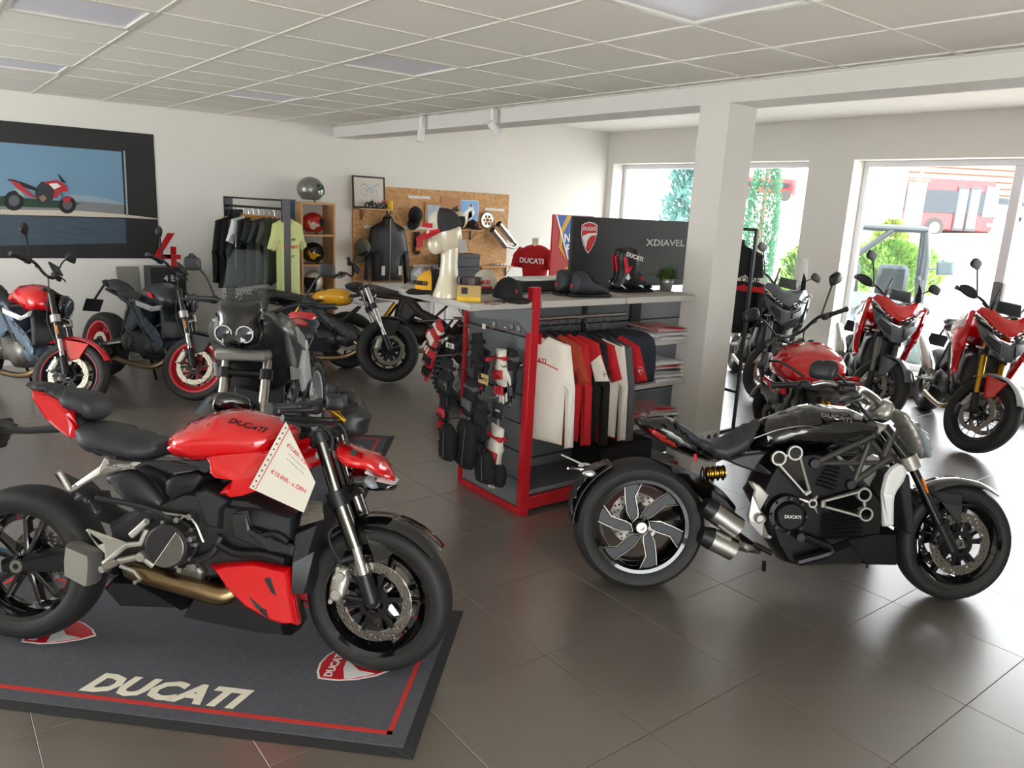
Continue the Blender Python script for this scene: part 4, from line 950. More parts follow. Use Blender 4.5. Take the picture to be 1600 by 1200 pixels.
NP = [(.66, .8), (.84, .76), (1.06, .74), (1.14, .8), (1.12, .74), (.98, .69), (.72, .72), (.6, .68)]
bluegrey = mat('blue_grey_engine', '5c6d7d', .4, .4, var=.1)
pA = atz(108, 644)
mA = bike('bright red roadster motorcycle with red front fender standing under the wall poster', bfront(pA.x, pA.y, -68, 1.47), rim=black_mt, stripe=red_mt, n=5, style='split', tank=NT, tank_m=red_gl, seat=NS, tail=NTL, fender_m=red_gl, eng_m=grey_case, eng_hi=bluegrey,
     head='oval', bar=(.37, 1.06, 1.14), steer=36, panel=[([(.72, .78), (1.0, .74), (1.14, .8), (1.12, .75), (.98, .7), (.74, .73)], white_gl)], disc=mat('polished_disc', 'cfc9b8', .3, .6), holes=True)
pB = atz(303, 626)
mB = bike('dark grey roadster motorcycle with bright red wheel rims beside the clothes rail', bfront(pB.x, pB.y, -71, 1.47), rim=mat('red_rim', 'c02430', .25, coat=.6), n=5, style='split', tank=NT, tank_m=mat('satin_grey_paint', '3c3f42', .3, .3), seat=NS, tail=NTL, fender_m=mat('satin_grey_paint'), eng_m=dark_case, eng_hi=mat('dark_blue_engine', '39434f', .4, .4),
     head='oval', bar=(.37, 1.06, 1.14), steer=36, panel=[([(.74, .82), (1.0, .79), (1.15, .82), (1.13, .77), (.98, .74), (.76, .77)], mat('silver_decal', 'b5b8b8', .3, .5)), ([(.9, .92), (.98, .9), (1.0, .86), (.94, .87)], redink_m)], disc=mat('polished_disc'), holes=True)
ST = [(.62, .82), (.68, .9), (.82, .94), (.98, .94), (1.06, .88), (1.04, .79), (.9, .76), (.7, .77)]
SS = [(-.02, .86), (.1, .9), (.36, .88), (.56, .85), (.68, .87), (.66, .8), (.4, .77), (.1, .79)]
STL = [(-.12, .84), (.05, .83), (.3, .78), (.5, .76), (.3, .73), (.0, .77)]
pC = atz(604, 597)
sA = bike('yellow and black scrambler motorcycle with ten-spoke wheels near the board wall', bfront(pC.x, pC.y, -40, 1.445), wb=1.445, R=.33, W=.12, Rr=.23, n=10, rim=black_mt, tank=ST, tank_w=.14, tank_m=mat('yellow_paint', 'e2a412', .2, coat=.8), seat=SS, tail=STL, eng_m=dark_case, head='round', bar=(.4, 1.02, 1.14), fork_up=steel, steer=26,
     amber=False, rad=False, exhaust='mid', fender_k='short', mirrors=False, disc=mat('warm_disc', '8a8478', .35, .7))
rz = math.radians(-31)
sB = bike('black scrambler motorcycle with long flat seat parked behind the yellow one', bike_M(3.75, 7.75, -31), wb=1.445, R=.33, Rr=.23, n=10, rim=black_mt, tank=ST, tank_w=.14, tank_m=black_gl, seat=[(-.05, .92), (.1, .96), (.36, .92), (.56, .87), (.7, .88), (.66, .8), (.4, .78), (.05, .84)], tail=STL, tail_m=white_gl, eng_m=black_mt,
     head='round', bar=(.38, 1.0, 1.12), amber=False, rad=False, exhaust='mid', fender_k='short', mirrors=False, frame_m=mat('brown_frame', '5a3b2c', .4, .3), panel=[([(-.1, .86), (.1, .8), (.16, .7), (.06, .72), (-.14, .82)], white_gl)])
sC = bike('off-road motorcycle with knobbly tyres mostly hidden behind the glove display', bike_M(4.02, 5.78, -4), wb=1.5, R=.34, Rr=.25, R2=.33, W2=.15, Rr2=.23, n=24, style='wire', rim=black_mt, tank=ST, tank_m=red_gl, tank_w=.13, seat=SS, tail=STL, eng_m=black_mt, head='round', bar=(.36, 1.02, 1.08), amber=False, rad=False, exhaust='mid', fender_k='short', mirrors=False, knob=True)
# red naked bike seen from its rider's side
nk = bike('red naked motorcycle seen from behind its tank with wide bar-end mirrors beyond the cruiser', bike_M(4.53, 2.21, 50, 9), tank=[(.5, .82), (.58, .93), (.74, 1.0), (.92, 1.02), (1.04, .97), (1.1, .9), (1.1, .78), (.95, .72), (.7, .74)], tank_w=.235, tank_m=red_gl, seat=[(.0, .84), (.2, .83), (.42, .79), (.56, .8), (.56, .74), (.3, .74), (.05, .79)], tail=[(-.06, .84), (.02, .85), (.3, .76), (.46, .72), (.2, .72)], tail_m=red_gl,
     eng_m=dark_case, head='oval', bar=(.38, 1.08, 1.1), n=5, style='split', rim=black_mt, mir_h=.24, steer=28, exhaust='low', panel=[([(.55, .8), (.8, .74), (1.06, .74), (1.12, .82), (1.1, .62), (.9, .58), (.64, .66)], black_pl), ([(.56, .82), (.8, .77), (1.06, .77), (1.0, .72), (.75, .7), (.56, .74)], red_gl)])
# ------------------------------------------------------------------ adventure touring bikes
def bendx(x0, k, sl, z0): return lambda x, y, z: (x+x0-k*y*y-sl*(z-z0), y, z)
def adv(label, M, paint, white, fork_m, screen, rim=None, wb=1.57, desert=False, steer=33, tallscreen=False, fend=None, fside=None):
    t = bike(label, M, wb=wb, R=.335 if not desert else .35, W=.12, Rr=.245 if not desert else .272, R2=.325, W2=.17, Rr2=.22, style='wire', n=36, rim=rim or black_mt, rake=.43, fork_len=.8, fork_up=fork_m, fork_lo=fork_m, steer=steer,
             tank=[(.62, .92), (.7, 1.04), (.9, 1.12), (1.1, 1.12), (1.2, 1.05), (1.2, .9), (1.0, .82), (.75, .84)], tank_w=.19, tank_m=paint, seat=[(-.02, .98), (.2, .99), (.4, .92), (.58, .88), (.7, .94), (.68, .84), (.4, .82), (.1, .88)], seat_w=.15,
             tail=[(-.14, .98), (0, .97), (.3, .86), (.5, .8), (.3, .78), (-.08, .92)], fender_m=fend or (black_pl if desert else grey_gl), eng_m=dark_case, head=None, bar=(.42, 1.12, 1.2), mir_h=.24, amber=not desert and False, exhaust='high', knob=desert, rad=True, fork_w=.115, cal=alu, fside=fside, mirrors=not desert)
    if desert: return t
    S = steerM(wb-.1, .5, .43, math.radians(steer)); F = bendx(1.52, 2.6, .75, 1.05)
    cow = [(-.235, 1.15), (-.2, 1.2), (-.12, 1.2), (-.06, 1.16), (0, 1.15), (.06, 1.16), (.12, 1.2), (.2, 1.2), (.235, 1.15), (.15, 1.09), (.06, 1.03), (0, 1.01), (-.06, 1.03), (-.15, 1.09)]
    g = G(); g.pillow(cow, .03, .02, er=.02, M=YZ @ SC(1, 1, -1), h=.04); g.map(F); g.obj('nose_cowl', paint, t)
    lowp = [(-.23, 1.1), (-.14, 1.03), (-.05, .98), (0, .97), (.05, .98), (.14, 1.03), (.23, 1.1), (.19, .97), (.1, .87), (.04, .82), (-.04, .82), (-.1, .87), (-.19, .97)]
    g = G(); g.pillow(lowp, .03, .03, er=.03, M=YZ @ SC(1, 1, -1), h=.04); g.map(lambda x, y, z: F(x-.015, y, z)); bk = g.obj('beak', grey_gl, t)
    for s_ in (-1, 1):
        ey = [(s_*a, b) for a, b in ((.03, 1.015), (.06, 1.035), (.14, 1.085), (.22, 1.135), (.245, 1.12), (.21, 1.07), (.12, 1.015), (.06, .985))]
        g = G(); g.pillow(ey, .035, .01, er=.015, M=YZ @ SC(1, 1, -1), h=.03); g.map(F); e_ = g.obj('headlight', black_gl, t)
        g = G()
        for a0, a1, b0, b1 in ((.16, .225, 1.085, 1.125), (.14, .205, 1.06, 1.095)): g.tube(cr_open([F(.036, s_*a0, b0), F(.037, s_*(a0+a1)/2, (b0+b1)/2+.006), F(.036, s_*a1, b1)], 4), .006, 6)
        for q in range(3): g.ell(F(.03, s_*(.07+q*.03), 1.025+q*.016), (.012, .012, .011), 8, 6)
        g.obj('light_element', chrome, e_, sep=True)
        vent = [(s_*a, b) for a, b in ((.05, .96), (.15, 1.01), (.17, .96), (.1, .89), (.05, .87))]
        g = G(); g.pillow(vent, .03, .005, er=.008, M=YZ @ SC(1, 1, -1), h=1e9); g.map(lambda x, y, z: F(x+.0, y, z)); g.obj('air_intake', black_pl, bk)
        sd_ = [(1.3, 1.16), (1.1, 1.1), (.98, 1.0), (.98, .9), (1.08, .86), (1.14, .74), (1.2, .56), (1.27, .6), (1.34, .84), (1.36, 1.02)]
        g = G(); g.pillow(sd_, .025, er=.02, h=.06); g.map(lambda x, y, z: (x, s_*(.2+.05*math.sin(min(1, max(0, (z-.55)/.5))*PI*.6)+.04*(1.3-x))+y, z)); sp_ = g.obj('side_fairing', paint, t)
        wp = [(1.25, 1.11), (1.1, 1.06), (1.0, .98), (1.02, .92), (1.16, .96), (1.27, 1.0)]
        g = G(); g.pillow(wp, .012, er=.008, h=.06); g.map(lambda x, y, z: (x, s_*(.2+.05*math.sin(min(1, max(0, (z-.55)/.5))*PI*.6)+.04*(1.3-x)+.018)+y, z)); g.obj('fairing_panel', white, sp_)
        g = G(S); g.pillow([(0, 0), (.05, .06), (.16, .07), (.24, .03), (.2, -.03), (.08, -.05), (.01, -.03)], .02, er=.03, M=T(1.14, s_*.42, 1.2) @ RZ(s_*(PI/2+.35)) @ SC(.75, .75, .75) @ T(-.12, 0, 0) @ XZ, sm=2); g.obj('hand_guard', black_pl, t)
        g = G(); g.pillow([(-.03, 0), (.04, .02), (.05, .12), (.02, .2), (-.02, .1)], .008, er=.006, M=T(1.38, s_*.15, 1.18) @ RZ(s_*.5) @ RY(-.4) @ XZ); g.obj('screen_bracket', black_pl, t)
        g = G(); g.box((0, 0, 0), (.03, .09, .02), .008, T(1.42, s_*.13, .87) @ RZ(-s_*.3)); g.obj('fog_lamp', alu, t)
    zt = 1.52 if tallscreen else 1.43
    scn = [(-.17, 1.17), (0, 1.15), (.17, 1.17), (.2, 1.28), (.19, zt-.02), (.12, zt), (-.12, zt), (-.19, zt-.02), (-.2, 1.28)]
    g = G(); g.pillow(scn, .0025, er=.002, M=YZ, h=.05); g.map(bendx(1.5, 3.2, .62, 1.05)); g.obj('windscreen', screen, t)
    g = G(); g.pillow([(-.1, 1.18), (.1, 1.18), (.09, 1.28), (-.09, 1.28)], .01, er=.008, M=YZ, h=.04); g.map(bendx(1.46, 3.2, .62, 1.05)); g.obj('screen_mount', black_pl, t)
    g = G(); g.pillow([(1.0, .85), (1.3, .8), (1.3, .5), (1.1, .42), (.98, .55)], .15, er=.03); g.obj('radiator_block', black_pl, t)
    return t
advR = bfront(7.02, 2.57, -143, 1.57, 9)
adv('red touring motorcycle with gold fork tubes and smoked windscreen', advR, red_gl, white_gl, gold, smoke_m, fend=mat('silver_paint', 'b9bcbe', .3, .3), fside=red_gl)
adv('red touring motorcycle with grey fork tubes and clear screen before the tall window', bfront(7.05, 3.5, -142, 1.57, 9), red_gl, white_gl, mat('grey_fork', '7e7d7a', .3, .7), screen_m)
adv('grey touring motorcycle with tall clear windscreen beside the hanging jacket', bfront(6.9, 4.56, -134, 1.57, 9), mat('dark_grey_paint', '50585f', .2, coat=1), mat('dark_grey_paint'), mat('grey_fork'), screen_m, tallscreen=True)
# black and grey rally bike on its own mat, front to the camera
dM = bike_M(2.29, 5.44, -127, 0)
dark_p = mat('satin_black_paint', '2a2c2e', .28, .2, coat=.3); grey_p = mat('light_grey_decal', 'a9aaa8', .4)
ds = adv('black and grey rally motorcycle with twin round headlights and tall clear screen', dM, dark_p, grey_p, steel, screen_m, rim=mat('pale_rim', 'c9ccd0', .3, .5), wb=1.6, desert=True, steer=3)
Fd = bendx(1.5, 2.2, .3, 1.1)
g = G(); g.pillow([(-.12, 1.03), (-.135, 1.1), (-.13, 1.2), (-.11, 1.26), (.11, 1.26), (.13, 1.2), (.135, 1.1), (.12, 1.03), (.05, 1.0), (-.05, 1.0)], .05, .03, er=.04, M=YZ @ SC(1, 1, -1), h=.035); g.map(Fd); g.obj('nose_cowl', black_gl, ds)
for s_ in (-1, 1):
    c = Fd(.045, s_*.058, 1.09); g = G(T(*c) @ SC(.75, .75, .75)); g.lathe([(.052, -.02), (.066, -.015), (.066, .008), (.056, .012), (.052, .0), (.0, -.005)], 28, ROTX); h_ = g.obj('headlight', black_gl, ds)
    g = G(T(*c) @ SC(.75, .75, .75)); g.lathe([(.056, .012), (.064, .012), (.064, .016), (.056, .016), (.056, .012)], 28, ROTX); g.obj('light_ring', white_gl, h_)
    g = G(T(*c) @ SC(.75, .75, .75)); g.lathe([(.054, .004), (.03, .014), (.001, .018)], 24, ROTX); g.obj('headlight_lens', lens_d, h_)
    for o, w_ in (([(1.14, 1.08), (.98, 1.0), (.96, .9), (1.12, .98)], .232), ([(1.24, .86), (1.06, .8), (1.08, .74), (1.22, .77)], .226), ([(1.3, 1.1), (1.2, 1.12), (1.18, 1.06), (1.26, 1.04)], .205)):
        g = G(); g.pillow(o, .012, er=.006, w0=s_*w_, h=1e9); g.obj('grey_decal', grey_p, ds)
    g = G(); g.pillow([(.55, .62), (.75, .58), (.84, .72), (.8, .9), (.66, .92)], .03, er=.03, w0=s_*.16); g.obj('side_panel', white_gl, ds)
    mirror(ds, (1.1, s_*.26, 1.22), (1.07, s_*.4, 1.42), RZ(-s_*.15), w=.05, h=.04)
g = G(); g.pillow([(1.46, 1.2), (1.3, 1.2), (1.1, 1.17), (.92, 1.12), (.84, 1.0), (.88, .86), (1.0, .72), (1.14, .66), (1.26, .74), (1.4, .94), (1.46, 1.06)], .235, er=.14, h=.03, sm=2); g.obj('tank_fairing', dark_p, ds)
scn = [(-.12, 1.2), (.12, 1.2), (.125, 1.3), (.11, 1.47), (.075, 1.53), (-.075, 1.53), (-.11, 1.47), (-.125, 1.3)]
g = G(); g.pillow(scn, .0025, er=.002, M=YZ, h=.05); g.map(bendx(1.48, 3.0, .4, 1.1)); ws = g.obj('windscreen', screen_m, ds)
FS = bendx(1.484, 3.0, .4, 1.1); g = G()
for r_ in range(7):
    for k in range(-7, 8):
        q = k*.019+(r_ % 2)*.0095; zz = 1.225+r_*.02
        if abs(q) < .11: g.box(FS(0, q, zz), (.002, .009-r_*.0008, .009-r_*.0008))
pr_ = g.obj('screen_print', ink_m, ws); pr_['kind'] = 'stuff'
g = G(); g.box((0, 0, 0), (.12, .3, .06), .015, T(1.4, 0, .95)); g.obj('fork_bridge', mat('light_grey_metal'), ds)
g = G(); g.pillow([(-.06, 1.0), (.1, 1.02), (.3, .96), (.3, .92), (0, .95)], .1, er=.02); g.obj('luggage_rack', red_gl, ds)
g = G(); g.pillow([(1.36, .62), (1.72, .8), (1.98, .74), (1.9, .72), (1.7, .74), (1.4, .58)], .07, er=.03, M=T(.06, 0, .02) @ XZ); g.obj('front_mudguard', black_gl, ds)
# paddock stand under its rear wheel and its mat
Mi = dM
pst = thing('paddock_stand', 'red tubular paddock stand at the rear wheel of the rally motorcycle', 'stand', M=dM)
for s_ in (-1, 1):
    g = G(); g.tube([(-.0, s_*.2, .3), (-.02, s_*.22, .06), (-.22, s_*.22, .05)], .018, 8); g.obj('side_tube', red_mt, pst)
    g = G(); g.cyl((0, s_*.13, .315), (0, s_*.24, .315), .02, 12); g.obj('bobbin_hook', black_pl, pst)
    g = G(); g.lathe([(0, -.015), (.045, -.015), (.045, .015), (0, .015)], 16, T(-.06, s_*.25, .045) @ ROTY); g.obj('stand_wheel', black_pl, pst)
g = G(); g.tube([(-.22, -.22, .05), (-.3, -.18, .06), (-.3, .18, .06), (-.22, .22, .05)], .018, 8); g.obj('cross_tube', red_mt, pst)
# mats
mat_m = mat('dark_carpet_mat', '55565e', .95, var=.3, scale=60, bump=.5, bscale=350); matb = mat('rubber_mat_edge', '2a2b2d', .8)
def floor_mat(label, origin, dx, L, Wd, logo=True, r=.1):
    # origin = corner, dx = heading of the long side, width to the left
    t = thing('floor_mat', label, 'mat', (origin.x, origin.y, 0), dx)
    g = G(); g.pillow([(0, 0), (L, 0), (L, Wd), (0, Wd)], .002, .004, er=.004, M=T(0, 0, .002), h=.12); g.obj('mat_edge', matb, t)
    b = .045; g = G(); g.pillow([(b, b), (L-b, b), (L-b, Wd-b), (b, Wd-b)], .001, .003, er=.003, M=T(0, 0, .0055), h=1e9); g.obj('carpet', mat_m, t)
    for x0, x1, y0, y1 in ((r, L-r, r, r+.02), (r, L-r, Wd-r-.02, Wd-r), (r, r+.02, r, Wd-r), (L-r-.02, L-r, r, Wd-r)):
        g = G(); g.box(((x0+x1)/2, (y0+y1)/2, .009), (x1-x0, y1-y0, .0012)); g.obj('red_border', mat('red_border', 'c8342f', .9, bump=.3, bscale=300), t)
    return t
def shield(t, M, s_, word=True):
    g = G(); g.pillow([(x*s_, y*s_) for x, y in SHIELD], .0008, .0008, er=.0005, M=M, h=1e9); a = g.obj('shield_logo', white_gl, t)
    g = G(); g.pillow([(x*s_*.93, y*s_*.93) for x, y in SHIELD], .0008, .0008, er=.0005, M=M @ T(0, 0, .0015), h=1e9); g.obj('shield_field', mat('emblem_red', 'c32029', .4), a)
    g = G(); g.pillow([(-.42*s_, .0), (-.1*s_, .12*s_), (.44*s_, .16*s_), (.44*s_, .06*s_), (.1*s_, .02*s_), (-.1*s_, -.2*s_), (-.15*s_, -.55*s_), (-.25*s_, -.4*s_), (-.4*s_, -.12*s_)], .0006, .0006, er=.0004, M=M @ T(0, 0, .0025), h=1e9); g.obj('shield_curve', white_gl, a)
    if word: text('DUCATI', .23*s_, white_gl, a, M @ T(0, .33*s_, .003), ext=.0004, bold=.03)
c1, c2, c0 = atz(722, 958), atz(645, 1188), atz(0, 1108)
dd = (c0-c2).normalized(); hd = math.atan2(-dd.y, -dd.x); LL = 2.25; org = c2+dd*LL
m1 = floor_mat('large dark carpet mat with red border under the red sport motorcycle', org, hd, LL, 1.0)
ctr = (atz(165, 1078)+atz(345, 1088))/2
IM = m1.matrix_basis.inverted() if False else (T(org.x, org.y, 0) @ RZ(hd)).inverted()
lc = IM @ ctr; text('DUCATI', .15, mat('cream_print', 'e9e4d2', .9), m1, T(lc.x, lc.y, .0095), ext=.0006, bold=.045, shear=.25, sx=1.1)
for px, py, a in ((95, 990, 2.6), (548, 1045, .9)):
    q = IM @ atz(px, py); shield(m1, T(q.x, q.y, .0095) @ RZ(PI/2), .2)
o2 = atz(617, 682); m2 = floor_mat('small dark mat with red border under the rally motorcycle', o2+Vector((math.cos(math.radians(-127)), math.sin(math.radians(-127)), 0))*2.3, math.radians(53), 2.3, .95)
# ================================================================== clothing display by the pillar
GX0, GX1, GY0, GY1 = 2.80, 4.25, 3.43, 4.09; SZ = 1.30
slat_m = mat('grey_slat_panel', '6b6e70', .5, var=.05); shelf_m = mat('pale_grey_board', 'b9b5ae', .5, var=.04)
gd = thing('display_gondola', 'red framed grey display stand with shelves and rails beside the pillar', 'display stand', (GX0, GY0, 0))
def gp(name, m, c, d, b=.003, label=None): g = G(); g.box((c[0]-GX0, c[1]-GY0, c[2]), d, b); return g.obj(name, m, gd, label)
gp('post', red_mt, (GX0+.03, GY0, .7), (.06, .05, 1.4)); gp('post', red_mt, (GX0+.012, GY1, .66), (.024, .03, 1.32))
gp('base_rail', red_mt, (GX0+.012, (GY0+GY1)/2, .02), (.024, GY1-GY0-.05, .04)); gp('base_rail', red_mt, ((GX0+GX1)/2+.03, GY0-.0, .07), (GX1-GX0-.06, .03, .08)); gp('cross_rail', red_mt, (GX0+.12, GY0+.03, SZ-.005), (.2, .02, .035))
for k in range(7): gp('slat_board', slat_m, (GX0+.04, (GY0+GY1)/2+.015, .12+k*.178), (.03, GY1-GY0-.06, .168))
for k in range(7): gp('slat_board', slat_m, ((GX0+GX1)/2+.3, 3.8, .12+k*.178), (GX1-GX0+.44, .03, .168))
gp('slot_backing', black_pl, (GX0+.058, (GY0+GY1)/2+.015, .66), (.006, GY1-GY0-.06, 1.25)); gp('slot_backing', black_pl, ((GX0+GX1)/2+.3, 3.82, .66), (GX1-GX0+.44, .006, 1.25))
gp('base_deck', slat_m, ((GX0+GX1)/2+.03, 3.62, .13), (GX1-GX0-.08, .36, .03)); gp('top_deck', slat_m, ((GX0+GX1)/2+.03, 3.95, SZ), (GX1-GX0-.06, .28, .03))
gp('shelf_board', shelf_m, (3.215, 3.56, SZ), (.69, .31, .04)); gp('shelf_board', shelf_m, (3.905, 3.56, SZ), (.66, .31, .04))
g = G(); g.pillow([(-.43, -.02), (0, -.02), (0, .84), (-.3, .86), (-.4, .82), (-.43, .72)], .02, .02, er=.006, M=T(0, 0, SZ), h=1e9); g.obj('side_shelf', shelf_m, gd)
g = G(); g.pillow([(-.4, SZ-.02), (0, SZ-.02), (0, SZ-.16), (-.03, SZ-.16), (-.1, SZ-.09), (-.4, SZ-.05)], .004, er=.003, w0=-.024, h=1e9); g.obj('shelf_bracket', slat_m, gd)
for z in (1.0, .71, .43): gp('shelf_board', shelf_m, (3.9, 3.6, z), (.68, .36, .03))
gp('upright', black_pl, (4.05, 3.775, .7), (.1, .03, 1.2)); gp('upright', black_pl, (3.56, 3.775, .7), (.03, .03, 1.2))
RZ_ = 1.2; RY_ = 3.5
g = G(); g.cyl((.05, RY_-GY0, RZ_), (.86, RY_-GY0, RZ_), .014, 12); g.obj('hanging_rail', chrome, gd)
gp('storage_box', black_fab, (3.75, 3.6, .23), (.5, .3, .16), .01)
# shirts on the rail (planes across x, fronts towards -x)
SH = [(-.22, -.04), (-.07, 0), (-.04, -.025), (.04, -.025), (.07, 0), (.22, -.04), (.3, -.24), (.22, -.27), (.19, -.2), (.2, -.66), (-.2, -.66), (-.19, -.2), (-.22, -.27), (-.3, -.24)]
SL = [(-.22, -.04), (-.07, 0), (-.04, -.025), (.04, -.025), (.07, 0), (.22, -.04), (.27, -.3), (.285, -.66), (.22, -.68), (.2, -.3), (.2, -.66), (-.2, -.66), (-.2, -.3), (-.22, -.68), (-.285, -.66), (-.27, -.3)]
JK = [(-.24, -.05), (-.09, 0), (-.07, .05), (.07, .05), (.09, 0), (.24, -.05), (.3, -.35), (.3, -.64), (.21, -.65), (.21, -.35), (.22, -.7), (-.22, -.7), (-.21, -.35), (-.21, -.65), (-.3, -.64), (-.3, -.35)]
def rip(g, k, amp=.012): return g.map(lambda x, y, z: (x+amp*math.sin(y*23+k)*min(1, max(0, -z*2)), y, z+.01*math.sin(y*9+k)))
def hanger(t, m, w_=.2):
    g = G(); g.tube(cr_open([(0, -w_, -.055), (0, -.05, -.005), (0, 0, .008), (0, .05, -.005), (0, w_, -.055)], 4), [.006, .013, .013, .013, .006], 8); h = g.obj('hanger', m, t)
    g = G(); g.tube(cr_open([(0, 0, .005), (0, 0, .06), (0, .02, .08), (0, 0, .1), (0, -.02, .085)], 4), .0025, 6); g.obj('hook', chrome, h)
def shirt(name, label, cat, M, out, m, th=.02, group=None, hang=None, k=0, extra=(), h=.045):
    t = thing(name, label, cat, M=M, group=group); g = G(); g.pillow(out, th, er=.03, M=YZ, h=h); rip(g, k); g.obj('garment', m, t)
    if hang: hanger(t, hang)
    for o, mm, nm in extra:
        g = G(); g.pillow(o, .003, er=.002, M=YZ, h=.04); g.map(lambda x, y, z: (x-th-.002, y, z)); rip(g, k); g.obj(nm, mm, t)
    return t
dred = mat('dark_orange_fabric', 'a33a22', .85); navy = mat('navy_denim', '1c2330', .85, var=.2, bump=.25, bscale=250); hb_ = black_pl
grp = 'garments on the display rail'
sleeveW = [(-.3, -.24), (-.22, -.04), (-.17, -.09), (-.2, -.22), (-.22, -.27)]
rows = [('cream long sleeved shirt with thin red chest print, first on the display rail', SL, white_fab, []),
        ('dark red and black shirt on the rail behind the cream shirt', SH, dred, [([(.05, -.1), (.18, -.12), (.18, -.6), (.05, -.6)], black_fab, 'dark_panel')]),
        ('bright red long sleeved top hanging behind the dark red shirt', SL, red_fab, []),
        ('red shirt with white sleeve panel lettered in black', SH, red_fab, [([(-.31, -.25), (-.24, -.1), (-.18, -.16), (-.22, -.27)], white_fab, 'white_sleeve')]),
        ('black long sleeved top between the red garments on the rail', SL, black_fab, []),
        ('plain red shirt just before the white one on the rail', SH, red_fab, []),
        ('white long sleeved shirt between red and grey shirts on the rail', SL, white_fab, []),
        ('grey long sleeved shirt next to the last red one', SL, grey_fab, []),
        ('red shirt with small shield emblem on its sleeve, last on the rail', SH, red_fab, [])]
for i, (lab, o, m, ex) in enumerate(rows):
    x = (2.945 if i == 0 else 2.96+i*.074); ang = (.4 if i == 0 else .3+.06*math.sin(i*2.3))
    t = shirt('hanging_shirt', lab, 'shirt', T(x, RY_, RZ_-.085-.006*i % 3) @ RZ(ang), [(a*.95, b*(1.0+.04*math.sin(i*1.7))) for a, b in o], m, .026, grp, hb_, i, ex)
    if i == 0:
        g = G(); g.tube([(-.024, .15, -.14), (-.03, .05, -.16), (-.032, -.05, -.17), (-.026, -.15, -.2)], .0035, 6); g.obj('red_stripe', redink_m, t); text('DUCATI', .04, redink_m, t, T(-.034, 0, -.16) @ RZ(-PI/2) @ RX(PI/2), ext=.001, bold=.01)
        g = G(); g.box((-.02, .0, -.03), (.004, .05, .07), .001); g.obj('neck_label', red_mt, t)
    if i == 3: text('CORSE', .035, ink_m, t, T(-.03, -.24, -.19) @ RZ(-PI/2) @ RX(PI/2) @ RZ(-.5), ext=.001)
    if i == 8: shield(t, T(-.03, -.245, -.19) @ RZ(-PI/2) @ RX(PI/2), .035, False)
# jeans over the shelf edge
g = G(); prof = cr_open([(3.62, 3.72, 1.04), (3.64, 3.6, 1.06), (3.66, 3.46, 1.05), (3.67, 3.395, 1.0), (3.68, 3.38, .86), (3.685, 3.385, .74)], 4)
rings = []
for p in prof:
    rings.append([(p.x-.12, p.y-.008, p.z+.008), (p.x, p.y-.014, p.z+.014), (p.x+.12, p.y-.008, p.z+.008), (p.x+.12, p.y+.006, p.z-.006), (p.x, p.y+.006, p.z-.006), (p.x-.12, p.y+.006, p.z-.006)])
g.loft(rings, T(.06, 0, .012)); tag(g.obj('folded_jeans', navy), 'dark navy jeans draped over the upper shelf of the display', 'jeans')
# folded shirts in clear bags
def folded(label, x, y, z, m, rz=0, group=None, i=0):
    t = thing('folded_shirt', label, 'folded shirt', (x, y, z), rz, group); w_, d_ = .26, .3
    g = G(); g.pillow([(-w_/2, -d_/2), (w_/2, -d_/2), (w_/2, d_/2), (-w_/2, d_/2)], 0.002, .022, er=.03, M=Matrix(), h=.06); g.obj('shirt', m, t)
    g = G(); g.pillow([(-w_/2-.015, -d_/2-.015), (w_/2+.015, -d_/2-.01), (w_/2+.012, d_/2+.01), (-w_/2-.01, d_/2+.015)], 0.0, .025, er=.02, M=Matrix(), h=.05); g.map(lambda x_, y_, z_: (x_, y_, z_+.003*math.sin(x_*60+i)*math.cos(y_*45+i*2))); g.obj('clear_bag', bag_m, t)
bag_m = glassmat('clear_bag', 'ffffff', .28, .12)
pale = mat('pale_fabric', 'd8d8d8', .8); yel = mat('pale_yellow_fabric', 'd6c48c', .8)
piles = [(3.78, 1.016, [grey_fab, pale], 'next to the jeans'), (4.08, 1.016, [pale, pale, red_fab], 'high beside the pillar'),
         (3.74, .726, [red_fab, pale, yel, pale, yel], 'under the jeans'), (4.07, .726, [pale, pale, grey_fab, red_fab, pale], 'on the middle shelf by the pillar'),
         (3.72, .446, [red_fab, red_fab, red_fab], 'on the low shelf near the rail'), (4.06, .446, [black_fab, pale, red_fab], 'on the low shelf by the pillar')]
for pi_, (x, z, ms, where) in enumerate(piles):
    for k, m in enumerate(ms):
        nm = {'red_fabric': 'red', 'grey_fabric': 'grey', 'pale_fabric': 'pale', 'pale_yellow_fabric': 'pale yellow', 'black_fabric': 'black'}[m.name]
        folded('%s bagged folded shirt, %s of the pile %s' % (nm, 'top' if k == len(ms)-1 else ('bottom', 'second', 'third', 'fourth')[k], where), x, 3.58, z+.001+k*.0295, m, random.uniform(-.1, .1), 'folded shirts on the display shelves', k+pi_)
